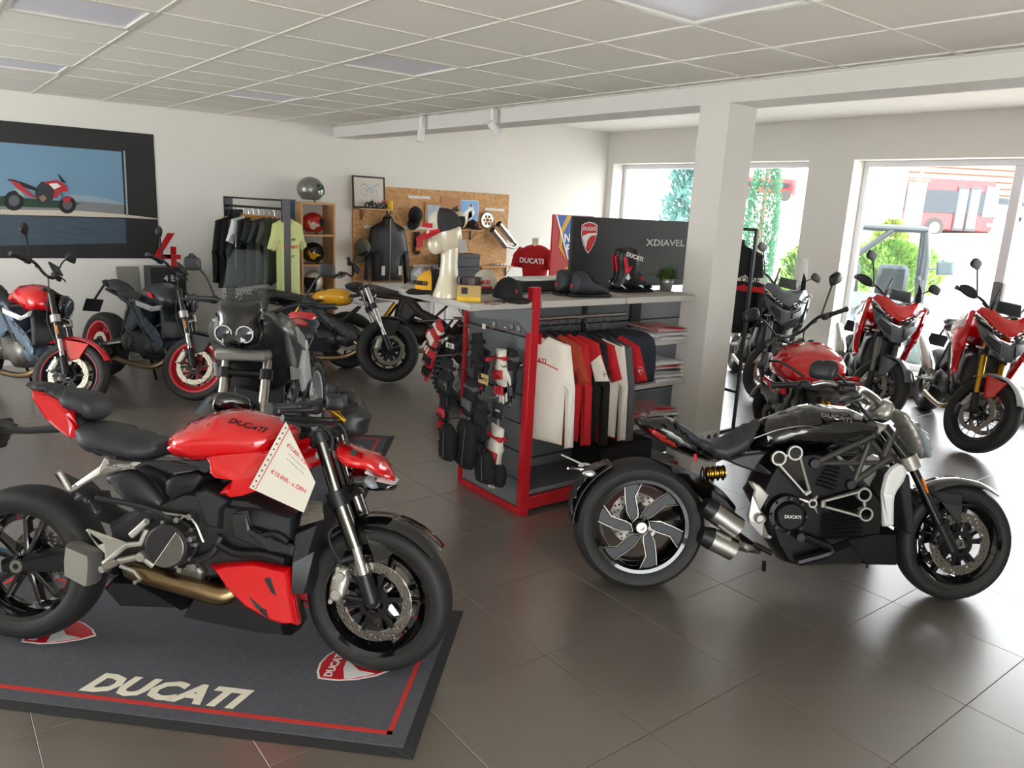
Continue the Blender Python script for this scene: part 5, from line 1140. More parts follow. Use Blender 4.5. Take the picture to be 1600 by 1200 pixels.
# ------------------------------------------------------------------ things on the display top
ZT = SZ+.0205
def cap(label, M, crown, front, brim, word=None, wm=None, group=None, band=None):
    t = thing('baseball_cap', label, 'cap', M=M, group=group)
    g = G(); g.ell((0, 0, 0), (.1, .085, .115), 24, 8, z0=0, z1=.999); g.obj('crown', crown, t)
    g = G(); prof = [(max(math.cos(a), 1e-3)*1.012, math.sin(a)*1.012) for a in [i*.2 for i in range(8)]]; g.lathe(prof, 10, SC(.1, .085, .115), -.8, .8); g.obj('front_panel', front, t)
    g = G(); g.pillow([(.06, -.08), (.1, -.085), (.15, -.07), (.178, -.03), (.182, 0), (.178, .03), (.15, .07), (.1, .085), (.06, .08), (.088, .04), (.096, 0), (.088, -.04)], .003, er=.003, M=Matrix(), h=.03); g.map(lambda x, y, z: (x, y, z+.008-.9*y*y-.25*max(0, x-.09))); g.obj('brim', brim, t)
    g = G(); g.ell((0, 0, .115), (.008, .008, .005), 8, 4); g.obj('button', crown, t)
    if band:
        g = G(); g.lathe([(1.02, .0), (1.022, .18)], 12, SC(.1, .085, .115), -.9, .9); g.obj('trim_band', band, t)
    if word: text(word, .034, wm, t, T(.101, 0, .045) @ RZ(PI/2) @ RX(PI/2-.35), ext=.004, bold=.03)
    return t
hp = atz(700, 464, ZT)
mh = thing('mannequin_head', 'cream glossy mannequin head on a long neck wearing a cap', 'mannequin', (hp.x, hp.y, ZT), math.radians(172))
g = G(); g.lathe([(0, 0), (.088, 0), (.09, .01), (.075, .05), (.055, .12), (.048, .2), (.05, .27), (.045, .3), (0, .31)], 28); g.obj('neck', mat('cream_gloss', 'd9cfb6', .18, coat=.6, var=.03), mh)
g = G(); g.ell((0, 0, 0), (.095, .075, .115), 24, 14, T(.03, 0, .36) @ RY(.35)); g.ell((0, 0, 0), (.05, .045, .06), 16, 10, T(.085, 0, .3)); g.ell((0, 0, 0), (.015, .012, .022), 10, 8, T(.13, 0, .355)); g.obj('head', mat('cream_gloss'), mh)
cream = mat('cap_beige', 'c9c2b3', .8, bump=.1); char = mat('cap_charcoal', '2e2f31', .85, bump=.1)
cp_ = cap('beige and charcoal cap with red trim on the mannequin head', T(hp.x, hp.y, ZT+.385) @ RZ(math.radians(172)) @ T(.03, 0, 0) @ RY(.3), char, cream, red_fab, 'DUCATI', redink_m, band=red_fab)
g = G(); g.box((-.07, .02, -.12), (.05, .002, .07), .0005); g.obj('hang_tag', mat('grey_tag', 'a9aaa8', .5), cp_); g = G(); g.box((-.07, .0185, -.11), (.026, .001, .016)); g.obj('tag_sticker', mat('green_sticker', '3fbf3f', .5), cp_); g = G(); g.tube([(-.07, .02, -.085), (-.085, .01, 0)], .0012, 4); g.obj('tag_string', white_fab, cp_)
q = atz(672, 458, ZT); cap('black cap with yellow PIRELLI panel lying on the side shelf', T(q.x, q.y, ZT+.02) @ RZ(math.radians(-158)), black_fab, mat('yellow_fabric', 'e0a524', .8), black_fab, 'PIRELLI', ink_m)
q = atz(757, 455, ZT); cap('beige cap with red stripe lying beside the yellow box', T(q.x, q.y, ZT+.02) @ RZ(math.radians(-142)), cream, cream, char, 'DUCATI', redink_m, band=red_fab)
q = atz(793, 470, ZT); cap('black cap with small red emblem beside the red post', T(q.x, q.y, ZT+.02) @ RZ(math.radians(-100)), black_fab, black_fab, black_fab, '1', redink_m)
q = atz(733, 470, ZT); t = thing('wallet_box', 'yellow and kraft gift box with a black window on the side shelf', 'box', (q.x, q.y, ZT), math.radians(-38))
g = G(); g.box((0, 0, .045), (.13, .09, .09), .003); g.obj('carton', mat('kraft_card', 'b79a62', .7), t); g = G(); g.box((0, 0, .014), (.132, .092, .028), .002); g.obj('yellow_band', mat('yellow_card', 'e3b520', .6), t)
g = G(); g.box((-.025, -.046, .06), (.035, .002, .035), .001); g.obj('print', ink_m, t)
t = thing('leather_belt', 'brown leather belt rolled up on the yellow gift box', 'belt', (q.x, q.y, ZT+.0905), math.radians(-38)); bl = mat('brown_leather', '3a2420', .4, bump=.1)
g = G(); sp_pts = []
for k in range(60):
    a = k*.28; rr = .026+k*.0004; sp_pts.append((rr*math.cos(a)*1.5, rr*math.sin(a)))
for k, (a, b) in enumerate(zip(sp_pts, sp_pts[1:])): g.tube([(a[0], a[1], .022), (b[0], b[1], .022)], .021, 6, flat=.12)
g.obj('strap', bl, t); g = G(); g.tube([(-.06, -.02, .004), (-.06, .02, .004), (-.06, .02, .04), (-.06, -.02, .04)], .003, 6, closed=True); g.obj('buckle', steel, t)
for k in range(5):
    q = atz(752+k*9, 473+(k % 2)*3, ZT); t = thing('key_ring', 'small metal key ring with fob lying at the shelf edge', 'key ring', (q.x, q.y, ZT+.002), k, 'key rings lying at the shelf edge')
    g = G(); g.tube([(.013*math.cos(a*.5236), .013*math.sin(a*.5236), 0) for a in range(12)], .0018, 5, closed=True); g.obj('ring', steel, t); g = G(); g.pillow([(.014, -.008), (.05, -.008), (.054, 0), (.05, .008), (.014, .008)], .002, er=.0015, M=Matrix(), h=1e9); g.obj('fob', [gold, red_mt, black_pl][k % 3], t)
# ankle boots
def ankle(label, M):
    t = thing('ankle_boot', label, 'boot', M=M, group='grey ankle boots')
    o = [(-.1, .02), (-.105, .08), (-.1, .15), (-.03, .16), (.01, .14), (.04, .1), (.1, .075), (.15, .06), (.17, .035), (.165, .015)]
    g = G(); g.pillow(o, .042, er=.035, h=.025, sm=2); g.obj('upper', mat('grey_leather', '2c3036', .6, bump=.15), t)
    g = G(); g.pillow([(-.11, 0), (-.112, .022), (.17, .022), (.18, .012), (.17, 0)], .046, er=.01); g.obj('sole', black_pl, t)
    g = G(); g.box((-.105, 0, .06), (.008, .03, .035), .003); g.obj('heel_patch', redink_m, t)
    g = G()
    for k in range(5): g.tube([(.0+k*.018, -.025, .145-k*.016), (.01+k*.018, .025, .148-k*.016)], .003, 5)
    g.obj('lace', black_fab, t, sep=True)
for k, (px, py) in enumerate(((888, 462), (912, 465))):
    q = atz(px, py, ZT); ankle('black ankle boot with red heel patch, '+('the one nearer the red post' if k == 0 else 'the one nearer the racing boots'), T(q.x+.04, q.y+.03, ZT) @ RZ(math.radians(-12)))
def race(label, M):
    t = thing('racing_boot', label, 'boot', M=M, group='racing boots')
    g = G(); g.pillow([(-.1, .02), (-.11, .07), (-.085, .13), (-.095, .2), (-.1, .27), (-.06, .285), (.0, .29), (.05, .285), (.055, .2), (.045, .15), (.08, .1), (.14, .07), (.185, .05), (.19, .025)], .05, er=.04, h=.025, sm=2); bo = g.obj('upper', mat('black_boot', '1a1b1d', .45, bump=.05), t)
    g = G(); g.pillow([(-.11, 0), (-.115, .02), (.18, .022), (.195, .014), (.185, 0)], .05, er=.01); g.obj('sole', black_pl, t)
    for s_ in (-1, 1):
        for o, m in (([(-.1, .24), (-.08, .24), (-.05, .17), (-.02, .18), (-.04, .14), (-.075, .13)], redink_m), ([(-.07, .1), (-.05, .13), (-.03, .1), (-.05, .085)], white_gl), ([(.04, .05), (.09, .03), (.08, .055)], white_gl), ([(-.108, .05), (-.06, .025), (-.065, .035), (-.1, .06)], white_gl)):
            g = G(); g.pillow(o, .004, er=.002, w0=s_*.05, h=1e9); g.obj('side_patch', m, bo)
    for k in range(6):
        g = G(); g.box((0, 0, 0), (.012, .07, .012), .004, T(.04+k*.014, 0, .165-k*.014) @ RY(.7)); g.obj('flex_rib', grey_fab, bo)
    text('DUCATI', .04, white_gl, bo, T(-.01, -.052, .24) @ RX(PI/2) @ RZ(-.25), ext=.001, bold=.03)
    g = G(); g.pillow([(.06, .12), (.1, .1), (.11, .075), (.07, .09)], .04, er=.01); g.obj('red_tongue', redink_m, bo)
q = atz(985, 458, ZT); race('black racing boot with red and white patches standing in front of its pair', T(q.x+.03, q.y+.05, ZT) @ RZ(math.radians(-8)))
race('black racing boot with red and white patches half hidden behind its pair', T(q.x+.12, q.y+.17, ZT) @ RZ(math.radians(-12)))
# potted grass
q = atz(1053, 456, ZT); t = thing('potted_plant', 'small green grassy plant in a zinc pot at the end of the display', 'plant', (q.x-.02, q.y+.06, ZT))
g = G(); g.lathe([(0, 0), (.035, 0), (.04, .005), (.046, .06), (.048, .062), (.047, .066), (.05, .09), (.052, .092), (.049, .092), (.044, .06), (0, .05)], 24); g.obj('pot', mat('zinc', 'a9aaa8', .35, .8, var=.15), t)
g = G(); random.seed(7)
for k in range(420):
    a = random.uniform(0, 6.283); r_ = random.uniform(.0, .035); L = random.uniform(.06, .13); el = random.uniform(.25, 1.35)
    p0 = Vector((r_*math.cos(a), r_*math.sin(a), .08)); d = Vector((math.cos(a)*math.cos(el), math.sin(a)*math.cos(el), math.sin(el))); p1 = p0+d*L*.6; p2 = p0+d*L+Vector((0, 0, -.02*math.cos(el))); s_ = Vector((-math.sin(a), math.cos(a), 0))*.004
    g.add([p0-s_*.6, p0+s_*.6, p1+s_, p1-s_, p2], [(0, 1, 2, 3), (3, 2, 4)])
lv = g.obj('foliage', mat('grass_leaf', '4d6a2c', .6, var=.5, scale=60), t, smooth=0); lv['kind'] = 'stuff'
# sign board
BY = 3.98; a, b = aty(897, 338, BY), aty(1077, 348, BY)
t = thing('sign_board', 'black board with red shield emblem and XDIAVEL lettering standing on the display', 'sign', (a.x, BY, 0)); L = b.x-a.x+.12
g = G(); g.box((L/2, .015, (SZ+.016+a.z)/2), (L, .03, a.z-SZ-.016), .002); g.obj('board', mat('matt_black_board', '161617', .55, var=.1), t)
text('XDIAVEL', .068, mat('silver_print', 'b9b9b9', .4), t, T(aty(1040, 380, BY).x-a.x, -.002, aty(1040, 380, BY).z) @ RX(PI/2), ext=.001, bold=.02, sx=1.6)
e = aty(920, 369, BY); shield(t, T(e.x-a.x, -.002, e.z) @ RX(PI/2), .15)
# bust with red shirt (behind the display)
BY2 = 7.6; c = aty(836, 415, BY2); bz = aty(836, 437, BY2).z
bt = thing('torso_mannequin', 'headless bust wearing a red lettered T-shirt behind the display', 'mannequin', (c.x, BY2, bz), math.radians(-152))
g = G(); g.body([(x, 0, a_, b_) for x, a_, b_ in ((0, .1, .15), (.08, .11, .16), (.2, .12, .18), (.3, .115, .2), (.38, .09, .19), (.42, .06, .12), (.44, .045, .05))], 24, 2.2, M=RY(-PI/2)); g.map(lambda x, y, z: (z if False else x, y, z)); g.obj('shirt', red_fab, bt)
for s_ in (-1, 1): g = G(); g.tube([(0, s_*.17, .36), (0, s_*.23, .28), (0, s_*.25, .15)], [.07, .075, .08], 14); g.obj('sleeve', red_fab, bt)
g = G(); g.tube([(0, 0, .4), (.005, 0, .46), (.01, 0, .52)], [.06, .048, .05], 18); g.obj('neck', mat('cream_gloss'), bt)
g = G(); g.cyl((0, 0, -bz+.02), (0, 0, .0), .02, 10); g.lathe([(0, -bz), (.16, -bz), (.16, -bz+.02), (0, -bz+.025)], 24); g.obj('stand', steel, bt)
text('DUCATI', .09, white_gl, bt, T(.123, 0, .24) @ RZ(PI/2) @ RX(PI/2), ext=.004, bold=.02)
t = thing('sound_bar_box', 'long black box with white top edge behind the ankle boots', 'box', (3.15, 3.93, SZ+.016), .02); g = G(); g.box((.18, 0, .035), (.5, .16, .07), .004); g.obj('carton', black_pl, t); g = G(); g.box((.18, 0, .077), (.51, .17, .014), .003); g.obj('lid', white_paint, t)
# tall printed banner
YBN = 6.7; a, b = aty(865, 335, YBN), aty(905, 337, YBN); z1 = a.z
bn = thing('printed_banner', 'tall red blue and yellow printed banner panel behind the black board', 'banner', (a.x, YBN, 0)); L = .62
g = G(); g.box((L/2, .012, z1/2), (L, .024, z1), .002); g.obj('panel', mat('banner_red', 'cf1f22', .5), bn)
for o, m in (([(.04, z1-.005), (L-.005, z1-.005), (L-.005, z1-.5), (.26, z1-.5)], mat('banner_blue', '2a62b4', .5)), ([(.2, z1-.005), (.27, z1-.005), (.16, z1-.2), (.15, z1-.36), (.24, z1-.52), (.1, z1-.36), (.11, z1-.18)], mat('banner_yellow', 'eab21e', .5)), ([(.02, z1-.7), (.3, z1-.55), (.34, z1-.6), (.06, z1-.76)], mat('banner_yellow')), ([(.03, z1-.005), (.05, z1-.005), (.27, z1-.5), (.25, z1-.5)], white_gl)):
    g = G(); g.pillow(o, .001, er=.0006, w0=-.002-.002*(m.name == 'banner_yellow')-.003*(m is white_gl), h=1e9); g.obj('print_shape', m, bn)
text('N', .13, white_gl, bn, T(.22, -.007, z1-.26) @ RX(PI/2), ext=.001, bold=.03); text('F', .13, white_gl, bn, T(.24, -.007, z1-.38) @ RX(PI/2), ext=.001, bold=.03)
# ------------------------------------------------------------------ gloves and bags on the end hooks
GLV = [(-.035, 0), (.035, 0), (.033, -.06), (.042, -.09), (.062, -.115), (.07, -.15), (.056, -.158), (.042, -.13), (.04, -.16), (.042, -.225), (.026, -.228), (.022, -.17), (.018, -.24), (.002, -.242), (0, -.17), (-.004, -.236), (-.02, -.234), (-.02, -.165), (-.026, -.215), (-.04, -.21), (-.042, -.14), (-.04, -.08)]
EX = GX0+.02
def on_end(px, py, X): return atx(px, py, X)
def glove(label, px, py, X, m, acc, rot=0, s_=1, flip=1):
    c = on_end(px, py, X); t = thing('riding_glove', label, 'glove', M=T(X, c.y, c.z) @ RX(rot) @ SC(s_*1.25, s_*flip*1.25, s_*1.25), group='riding gloves on the end hooks')
    g = G(); g.pillow(GLV, .02, er=.018, M=YZ, h=.02); g.obj('glove_body', m, t)
    g = G(); g.pillow([(-.03, -.09), (.03, -.09), (.03, -.13), (-.03, -.135)], .012, er=.01, M=T(-.018, 0, 0) @ YZ); g.obj('knuckle_guard', acc, t)
    g = G(); g.pillow([(-.038, -.03), (.038, -.03), (.037, -.05), (-.037, -.05)], .023, er=.006, M=YZ); g.obj('wrist_strap', acc, t)
    g = G()
    for k in range(3): g.pillow([(-.03+k*.022, -.16), (-.018+k*.022, -.16), (-.018+k*.022, -.2), (-.03+k*.022, -.2)], .008, er=.004, M=T(-.014, 0, 0) @ YZ, h=1e9)
    g.obj('finger_pad', acc, t, sep=True); return t
bf_, rf_, wf_ = black_fab, mat('red_leather', 'b3202a', .5), mat('white_leather', 'd8d2c6', .5)
glove('red and white riding glove hanging at the far top hook', 690, 505, EX-.3, rf_, wf_, .7); glove('red glove with black cuff under the white card label', 678, 530, EX-.3, rf_, bf_, .3)
glove('black glove with carbon knuckles and red wrist on the outer hook', 700, 560, EX-.3, bf_, mat('carbon', '2a2a2c', .3), 0, 1.15); glove('black leather glove hanging below the carbon knuckle glove', 697, 610, EX-.28, bf_, rf_, .1)
glove('black glove with shield badge on the middle top hook', 745, 520, EX-.2, bf_, bf_, -.2, 1.1); glove('black and red short glove behind the kraft card', 760, 545, EX-.16, bf_, rf_, .2)
glove('white black and red race glove on the inner hook', 783, 545, EX-.1, wf_, rf_, -.1, 1.1, -1); glove('dark glove hanging beside the red post', 800, 545, EX-.06, bf_, grey_fab, 0, 1.1)
glove('plain black winter glove hanging in the middle row', 738, 590, EX-.2, bf_, grey_fab, .1, 1.2); glove('black knitted glove below the middle row', 752, 625, EX-.18, bf_, bf_, 0, 1.3)
glove('cream and red long gauntlet under the black header card', 778, 665, EX-.1, wf_, rf_, .1, 1.4)
def card(label, px, py, X, w_, h_, m, word=None, wm=None, sz=.02):
    c = on_end(px, py, X); t = thing('header_card', label, 'label', M=T(X, c.y, c.z)); g = G(); g.box((0, 0, 0), (.002, w_, h_), .0008); g.obj('card', m, t)
    if word: text(word, sz, wm, t, T(-.002, 0, 0) @ RZ(-PI/2) @ RX(PI/2), ext=.0005, bold=.02)
card('kraft cardboard tag with black print hanging among the gloves', 755, 592, EX-.22, .1, .06, mat('kraft_card'), 'GIMOTO', ink_m, .022); card('white barcode label with green sticker on the red glove', 703, 540, EX-.33, .085, .03, paper_m, '|||| |||', ink_m, .02)
card('black header card with red square above the cream gauntlet', 778, 642, EX-.13, .1, .1, black_pl, 'SPORT', white_gl, .016); card('small white price label on a top hook', 756, 510, EX-.22, .035, .03, paper_m)
def bag(label, px, py, X, w_, h_, rot=0):
    c = on_end(px, py, X); t = thing('hanging_bag', label, 'bag', M=T(X, c.y, c.z) @ RX(rot)); g = G(); g.pillow([(-w_*.42, 0), (w_*.42, 0), (w_*.5, -h_*.5), (w_*.48, -h_*.9), (w_*.35, -h_), (-w_*.35, -h_), (-w_*.48, -h_*.9), (-w_*.5, -h_*.5)], .045, er=.04, M=YZ, h=.03, sm=2); g.obj('pouch', black_fab, t)
    g = G(); g.tube([(-.047, -w_*.2, -.02), (-.05, -w_*.22, -h_*.5), (-.047, -w_*.2, -h_+.03)], .003, 5); g.obj('zip', grey_fab, t); g = G(); g.tube(cr_open([(0, 0, 0), (0, .01, .03), (0, 0, .06), (0, -.01, .03), (0, 0, .001)], 4), .004, 6); g.obj('loop', black_fab, t)
bag('slim black zipped pouch hanging lowest at the far end', 700, 665, EX-.3, .13, .22); bag('larger black stuff bag next to the slim pouch', 732, 658, EX-.22, .18, .3, .1); bag('grey black knee slider bag at the bottom', 757, 705, EX-.16, .16, .2, -.1); bag('small black pouch under the cream gauntlet', 778, 725, EX-.1, .12, .14)
for (px, py, X) in ((690, 500, -.34), (745, 508, -.26), (783, 512, -.16), (800, 515, -.1), (700, 555, -.34), (740, 575, -.26), (778, 620, -.2), (800, 572, -.14), (735, 650, -.3), (780, 635, -.16)):
    c = on_end(px, py, EX+X*.5); t = thing('display_hook', 'chrome wire hook fixed to the grey end panel', 'hook', M=T(EX, c.y, c.z), group='wire hooks on the end panel'); g = G(); g.tube([(.0, 0, 0), (X, 0, .0), (X-.01, 0, .012)], .0035, 6); g.obj('wire', chrome, t); g = G(); g.box((-.002, 0, 0), (.004, .03, .04), .001); g.obj('mount', steel, t)
# ------------------------------------------------------------------ jacket stand by the touring bikes
rp = atz(1145, 672); t = thing('garment_stand', 'black square tube garment stand between the pillar and the touring motorcycles', 'clothes stand', (rp.x, rp.y, 0))
top = 1.77
for pts in ([(0, 0, 0), (0, 0, top)], [(0, 0, top-.01), (-.0, .62, top-.01)], [(0, .62, 0), (0, .62, top)], [(0, 0, .35), (0, .62, .35)]):
    a, b = Vector(pts[0]), Vector(pts[1]); g = G(); d = b-a; g.box(((a+b)/2), (.025, max(abs(d.y), .025), max(abs(d.z), .025)), .002); g.obj('square_tube', black_mt, t)
for y in (0, .62): g = G(); g.box((0, y, .012), (.45, .025, .024), .002); g.obj('foot_bar', black_mt, t)
jt = shirt('team_jacket', 'black jacket with red and white chest band hanging on the square tube stand', 'jacket', T(rp.x, rp.y+.2, top-.16) @ RZ(math.radians(55)), [(a*1.05, b*1.08) for a, b in JK], black_fab, .06, None, black_pl, 2)
for zz, m in ((-.28, white_fab), (-.36, red_fab)):
    g = G(); g.pillow([(-.29, zz+.045), (-.1, zz+.045), (.1, zz+.045), (.29, zz+.045), (.3, zz-.04), (.1, zz-.04), (-.1, zz-.04), (-.3, zz-.04)], .064, er=.012, M=YZ, h=.04); rip(g, 2); g.obj('chest_band', m, jt)
text('CORSE', .07, ink_m, jt, T(-.068, -.12, -.28) @ RZ(-PI/2) @ RX(PI/2), ext=.002, bold=.02); text('DUCATI', .06, ink_m, jt, T(-.068, .14, -.28) @ RZ(-PI/2) @ RX(PI/2), ext=.002, bold=.02)
# ================================================================== clothes rail, helmet shelf and board wall
ry0, ry1 = Vector((3.2, 8.1)), Vector((2.9, 9.04)); rd = ry1-ry0; ra_ = math.atan2(rd.y, rd.x); RL = rd.length
cr_ = thing('clothes_rail', 'black flat-bar clothes rail full of garments near the back wall', 'clothes rail', (ry0.x, ry0.y, 0), ra_)
for x in (0, RL): g = G(); g.box((x, 0, .9), (.02, .11, 1.8), .002); g.obj('upright', black_pl, cr_)
g = G(); g.box((RL/2, 0, 1.79), (RL, .03, .02), .002); g.obj('top_bar', black_pl, cr_)
g = G(); g.cyl((0, 0, 1.7), (RL, 0, 1.7), .014, 10); g.obj('hanging_bar', black_mt, cr_)
for x in (0, RL): g = G(); g.box((x, 0, .015), (.03, .5, .03), .002); g.obj('foot', black_pl, cr_)
lime = mat('pale_lime_fabric', 'cfd590', .85, var=.05, bump=.1, bscale=150); whanger = mat('hanger_wood', 'c58a4c', .4, var=.15)
FM = T(ry0.x, ry0.y, 1.6) @ RZ(ra_)
gl = [('pale lime T-shirt with dark print, first on the black rail', SH, lime), ('olive grey shirt right behind the lime T-shirt', SH, mat('olive_grey', '3f433c', .85)), ('dark green shirt on the black rail', SH, mat('dark_green', '2b332c', .85)), ('black shirt with light collar on the black rail', SH, black_fab), ('dark grey shirt in the middle of the black rail', SH, mat('charcoal_fabric', '2a2b2e', .85)),
      ('black long sleeved top in the middle of the black rail', SL, black_fab), ('pale grey T-shirt among the black garments', SH, mat('pale_fabric')), ('charcoal hooded top beside the pale T-shirt', SL, mat('charcoal_fabric')), ('black zipped jacket near the far upright', JK, black_fab), ('long black coat, last on the rail by the far upright', JK, black_fab)]
for i, (lab, o, m) in enumerate(gl):
    x = .1+i*(RL-.2)/9; k = 1.0 if i else 1.22
    t = shirt('hanging_garment', lab, 'garment', FM @ T(x-(.04 if i == 0 else 0), -.07 if i == 0 else 0, 0) @ RZ(.12*math.sin(i*1.9)+(.35 if i == 0 else .15)), [(a*k*1.02, b*k*(1.05 if i < 5 else 1.15)) for a, b in o], m, .03, 'garments on the black clothes rail', whanger, i)
    if i == 0:
        for s_, z_, sz in (('THE LAND', -.22, .035), ('SCRAMBLER', -.3, .05), ('OF JOY', -.4, .035)): text(s_, sz, ink_m if sz < .04 else redink_m, t, T(-.045, 0, z_) @ RZ(-PI/2) @ RX(PI/2), ext=.001)
# blue folded board standing behind the rail
t = thing('leaning_board', 'narrow blue and black panel leaning between the rail and the helmet shelf', 'board', (3.62, 9.06, 0), 0); g = G(); g.box((0, 0, .9), (.16, .02, 1.8), .002); g.obj('board', mat('slate_blue', '44607c', .6), t); g = G(); g.pillow([(-.05, 1.79), (0, 1.79), (.07, 1.2), (.02, 1.2)], .002, er=.001, w0=-.012, h=1e9); g.obj('stripe', ink_m, t)
hx0, hx1, hy = aty(470, 315, 8.88).x, aty(524, 318, 8.88).x, 8.88; HW = hx1-hx0
hs = thing('helmet_shelf', 'narrow light wood shelf unit holding helmets at the back wall', 'shelf', (hx0, hy, 0)); D = .33
for x in (.0125, HW-.0125): g = G(); g.box((x, D/2, .89), (.025, D, 1.78), .002); g.obj('side_board', wood_m, hs)
zs = [1.7675]+[aty(490, q, 8.88).z for q in (368, 415, 460)]+[.5, .1]
for z in zs: g = G(); g.box((HW/2, D/2, z), (HW-.05, D, .025), .002); g.obj('shelf_board', wood_m, hs)
g = G(); g.box((HW*.5, D-.005, .89), (HW-.05, .01, 1.76)); g.obj('back_board', white_paint, hs)
def helmet(label, x, y, z, rz, shell, low=None, kind='open', acc=None, vis=None, s_=1):
    t = thing('helmet', label, 'helmet', M=T(x, y, z) @ RZ(rz) @ SC(s_, s_, s_))
    def cut(x_, y_, z_, face): return face
    n, m = 28, 16; g = G(); vs = []; fs = []
    for i in range(m+1):
        th = -.95+(PI/2+.95)*i/m
        for k in range(n):
            a = 2*PI*k/n; r_ = math.cos(th); vs.append((.138*r_*math.cos(a), .118*r_*math.sin(a), .125+.128*math.sin(th)-(.0 if i else 0)))
    for i in range(m):
        for k in range(n):
            a = (k+.5)/n*2*PI; a = a-2*PI if a > PI else a; th = -.95+(PI/2+.95)*(i+.5)/m
            op = abs(a) < .95 and (-2 if kind == 'open' else -.3) < th < .42
            if not op: fs.append((i*n+k, i*n+(k+1) % n, (i+1)*n+(k+1) % n, (i+1)*n+k))
    g.add(vs, fs); g.obj('shell', shell, t)
    g = G(); g.ell((0, 0, .125), (.128, .108, .118), 24, 12, z0=-.8, z1=.999); g.obj('lining', black_fab, t)
    if vis: g = G(); g.lathe([(1, -.35), (1.02, 0), (.93, .42)], 14, T(0, 0, .125) @ SC(.143, .123, .128), -1.02, 1.02); g.obj('visor', vis, t)
    if acc:
        for s2 in (-1, 1): g = G(); g.pillow([(-.02, .06), (.02, .05), (.06, .09), (.1, .1), (.05, .13), (0, .12), (-.04, .16), (-.05, .13)], .003, er=.002, w0=s2*.121, h=.03); g.map(lambda x_, y_, z_: (x_, math.copysign(.122*math.sqrt(max(.05, 1-(x_/.145)**2-((z_-.125)/.135)**2)), y_)+(y_-s2*.121), z_)); g.obj('graphic', acc, t)
    if low: g = G(); g.lathe([(1.01, -.5), (1.015, -.1)], 20, T(0, 0, .125) @ SC(.12, .104, .128), 1.1, 2*PI-1.1); g.obj('lower_band', low, t)
    g = G(); g.tube(cr_open([(.03, -.1, .03), (.05, -.05, -.0), (.05, .05, -.0), (.03, .1, .03)], 4), .005, 6); g.obj('chin_strap', black_fab, t); return t
hcx, hcy = hx0+HW/2, hy+.16
helmet('silver full face helmet with mirrored visor on top of the shelf', hcx-.03, hcy, 1.7805+.004, -.4, mat('silver_flake', '8d8b86', .3, .6), None, 'full', None, mat('mirror_visor', '4a5650', .08, .9), 1.15)
helmet('red black and cream open helmet in the top compartment', hcx, hcy, zs[1]+.016, -.5, mat('helmet_red', 'b3241c', .2, coat=.8), black_gl, 'full', mat('helmet_cream', 'd9cdb0', .3), None)
helmet('black helmet with yellow graphic in the middle compartment', hcx, hcy, zs[2]+.016, -.5, black_gl, None, 'full', mat('helmet_yellow', 'e0aa1c', .3), None)
helmet('white open helmet in the lowest visible compartment', hcx, hcy, zs[3]+.016, -2.5, mat('helmet_white', 'd6d4c8', .2, coat=.8), None, 'open', None, None)
# OSB board
osb = bpy.data.materials.new('osb_chipboard'); osb.use_nodes = True; nt = osb.node_tree; b_ = nt.nodes['Principled BSDF']; vo = nt.nodes.new('ShaderNodeTexVoronoi'); vo.inputs['Scale'].default_value = 26; tc = nt.nodes.new('ShaderNodeTexCoord'); mp = nt.nodes.new('ShaderNodeMapping'); mp.inputs['Scale'].default_value = (1, 1, 2.2); mp.inputs['Rotation'].default_value = (0, .5, 0)
nz_ = nt.nodes.new('ShaderNodeTexNoise'); nz_.inputs['Scale'].default_value = 3; va = nt.nodes.new('ShaderNodeVectorMath'); va.operation = 'ADD'; nt.links.new(tc.outputs['Object'], mp.inputs[0]); nt.links.new(tc.outputs['Object'], nz_.inputs['Vector']); nt.links.new(mp.outputs[0], va.inputs[0]); nt.links.new(nz_.outputs['Color'], va.inputs[1]); nt.links.new(va.outputs[0], vo.inputs['Vector'])
cr2 = nt.nodes.new('ShaderNodeValToRGB'); cr2.color_ramp.elements[0].color = (*lin('a9743f'), 1); cr2.color_ramp.elements[1].color = (*lin('d9ad78'), 1); nt.links.new(vo.outputs['Color'], cr2.inputs[0]); nt.links.new(cr2.outputs[0], b_.inputs['Base Color']); b_.inputs['Roughness'].default_value = .7
OY = YB-.03; a, b = aty(550, 288, OY), aty(796, 443, OY)
OX0, OX1, OZ0, OZ1 = 4.53, 7.03, .77, 2.02
t = thing('chipboard_panel', 'large chipboard panel on the back wall carrying accessories', 'panel', (OX0, YB, OZ0)); g = G(); g.box((1.25, -.012, .625), (2.5, .022, 1.25), .002); g.obj('board', osb, t)
FY = YB-.024; OB = lambda x, y, Y=None: aty(540+x*.175, 280+y*.175, Y or FY)
def wall_thing(name, label, cat, x, y, Y=None, group=None): c = OB(x, y, Y); return thing(name, label, cat, (c.x, c.y, c.z), 0, group), c
def wp(t, g, name, m, **k): return g.obj(name, m, t, **k)
def small_shelf(label, x0, x1, y, dep=.14):
    a, b = OB(x0, y, FY-dep/2), OB(x1, y, FY-dep/2); t = thing('wall_shelf', label, 'shelf', ((a.x+b.x)/2, FY, (a.z+b.z)/2)); L = b.x-a.x; g = G(); g.box((0, -dep/2, 0), (L, dep, .018), .002); g.obj('board', wood_m, t)
    for s_ in (-1, 1): g = G(); g.box((s_*L*.35, -.008, -.075), (.012, .014, .14)); g.tube([(s_*L*.35, -.012, -.13), (s_*L*.35, -dep*.8, -.012)], .005, 6); g.obj('bracket', mat('brown_steel', '5a4234', .5), t)
    return ((a.x+b.x)/2, FY-dep/2, (a.z+b.z)/2+.0095, L)
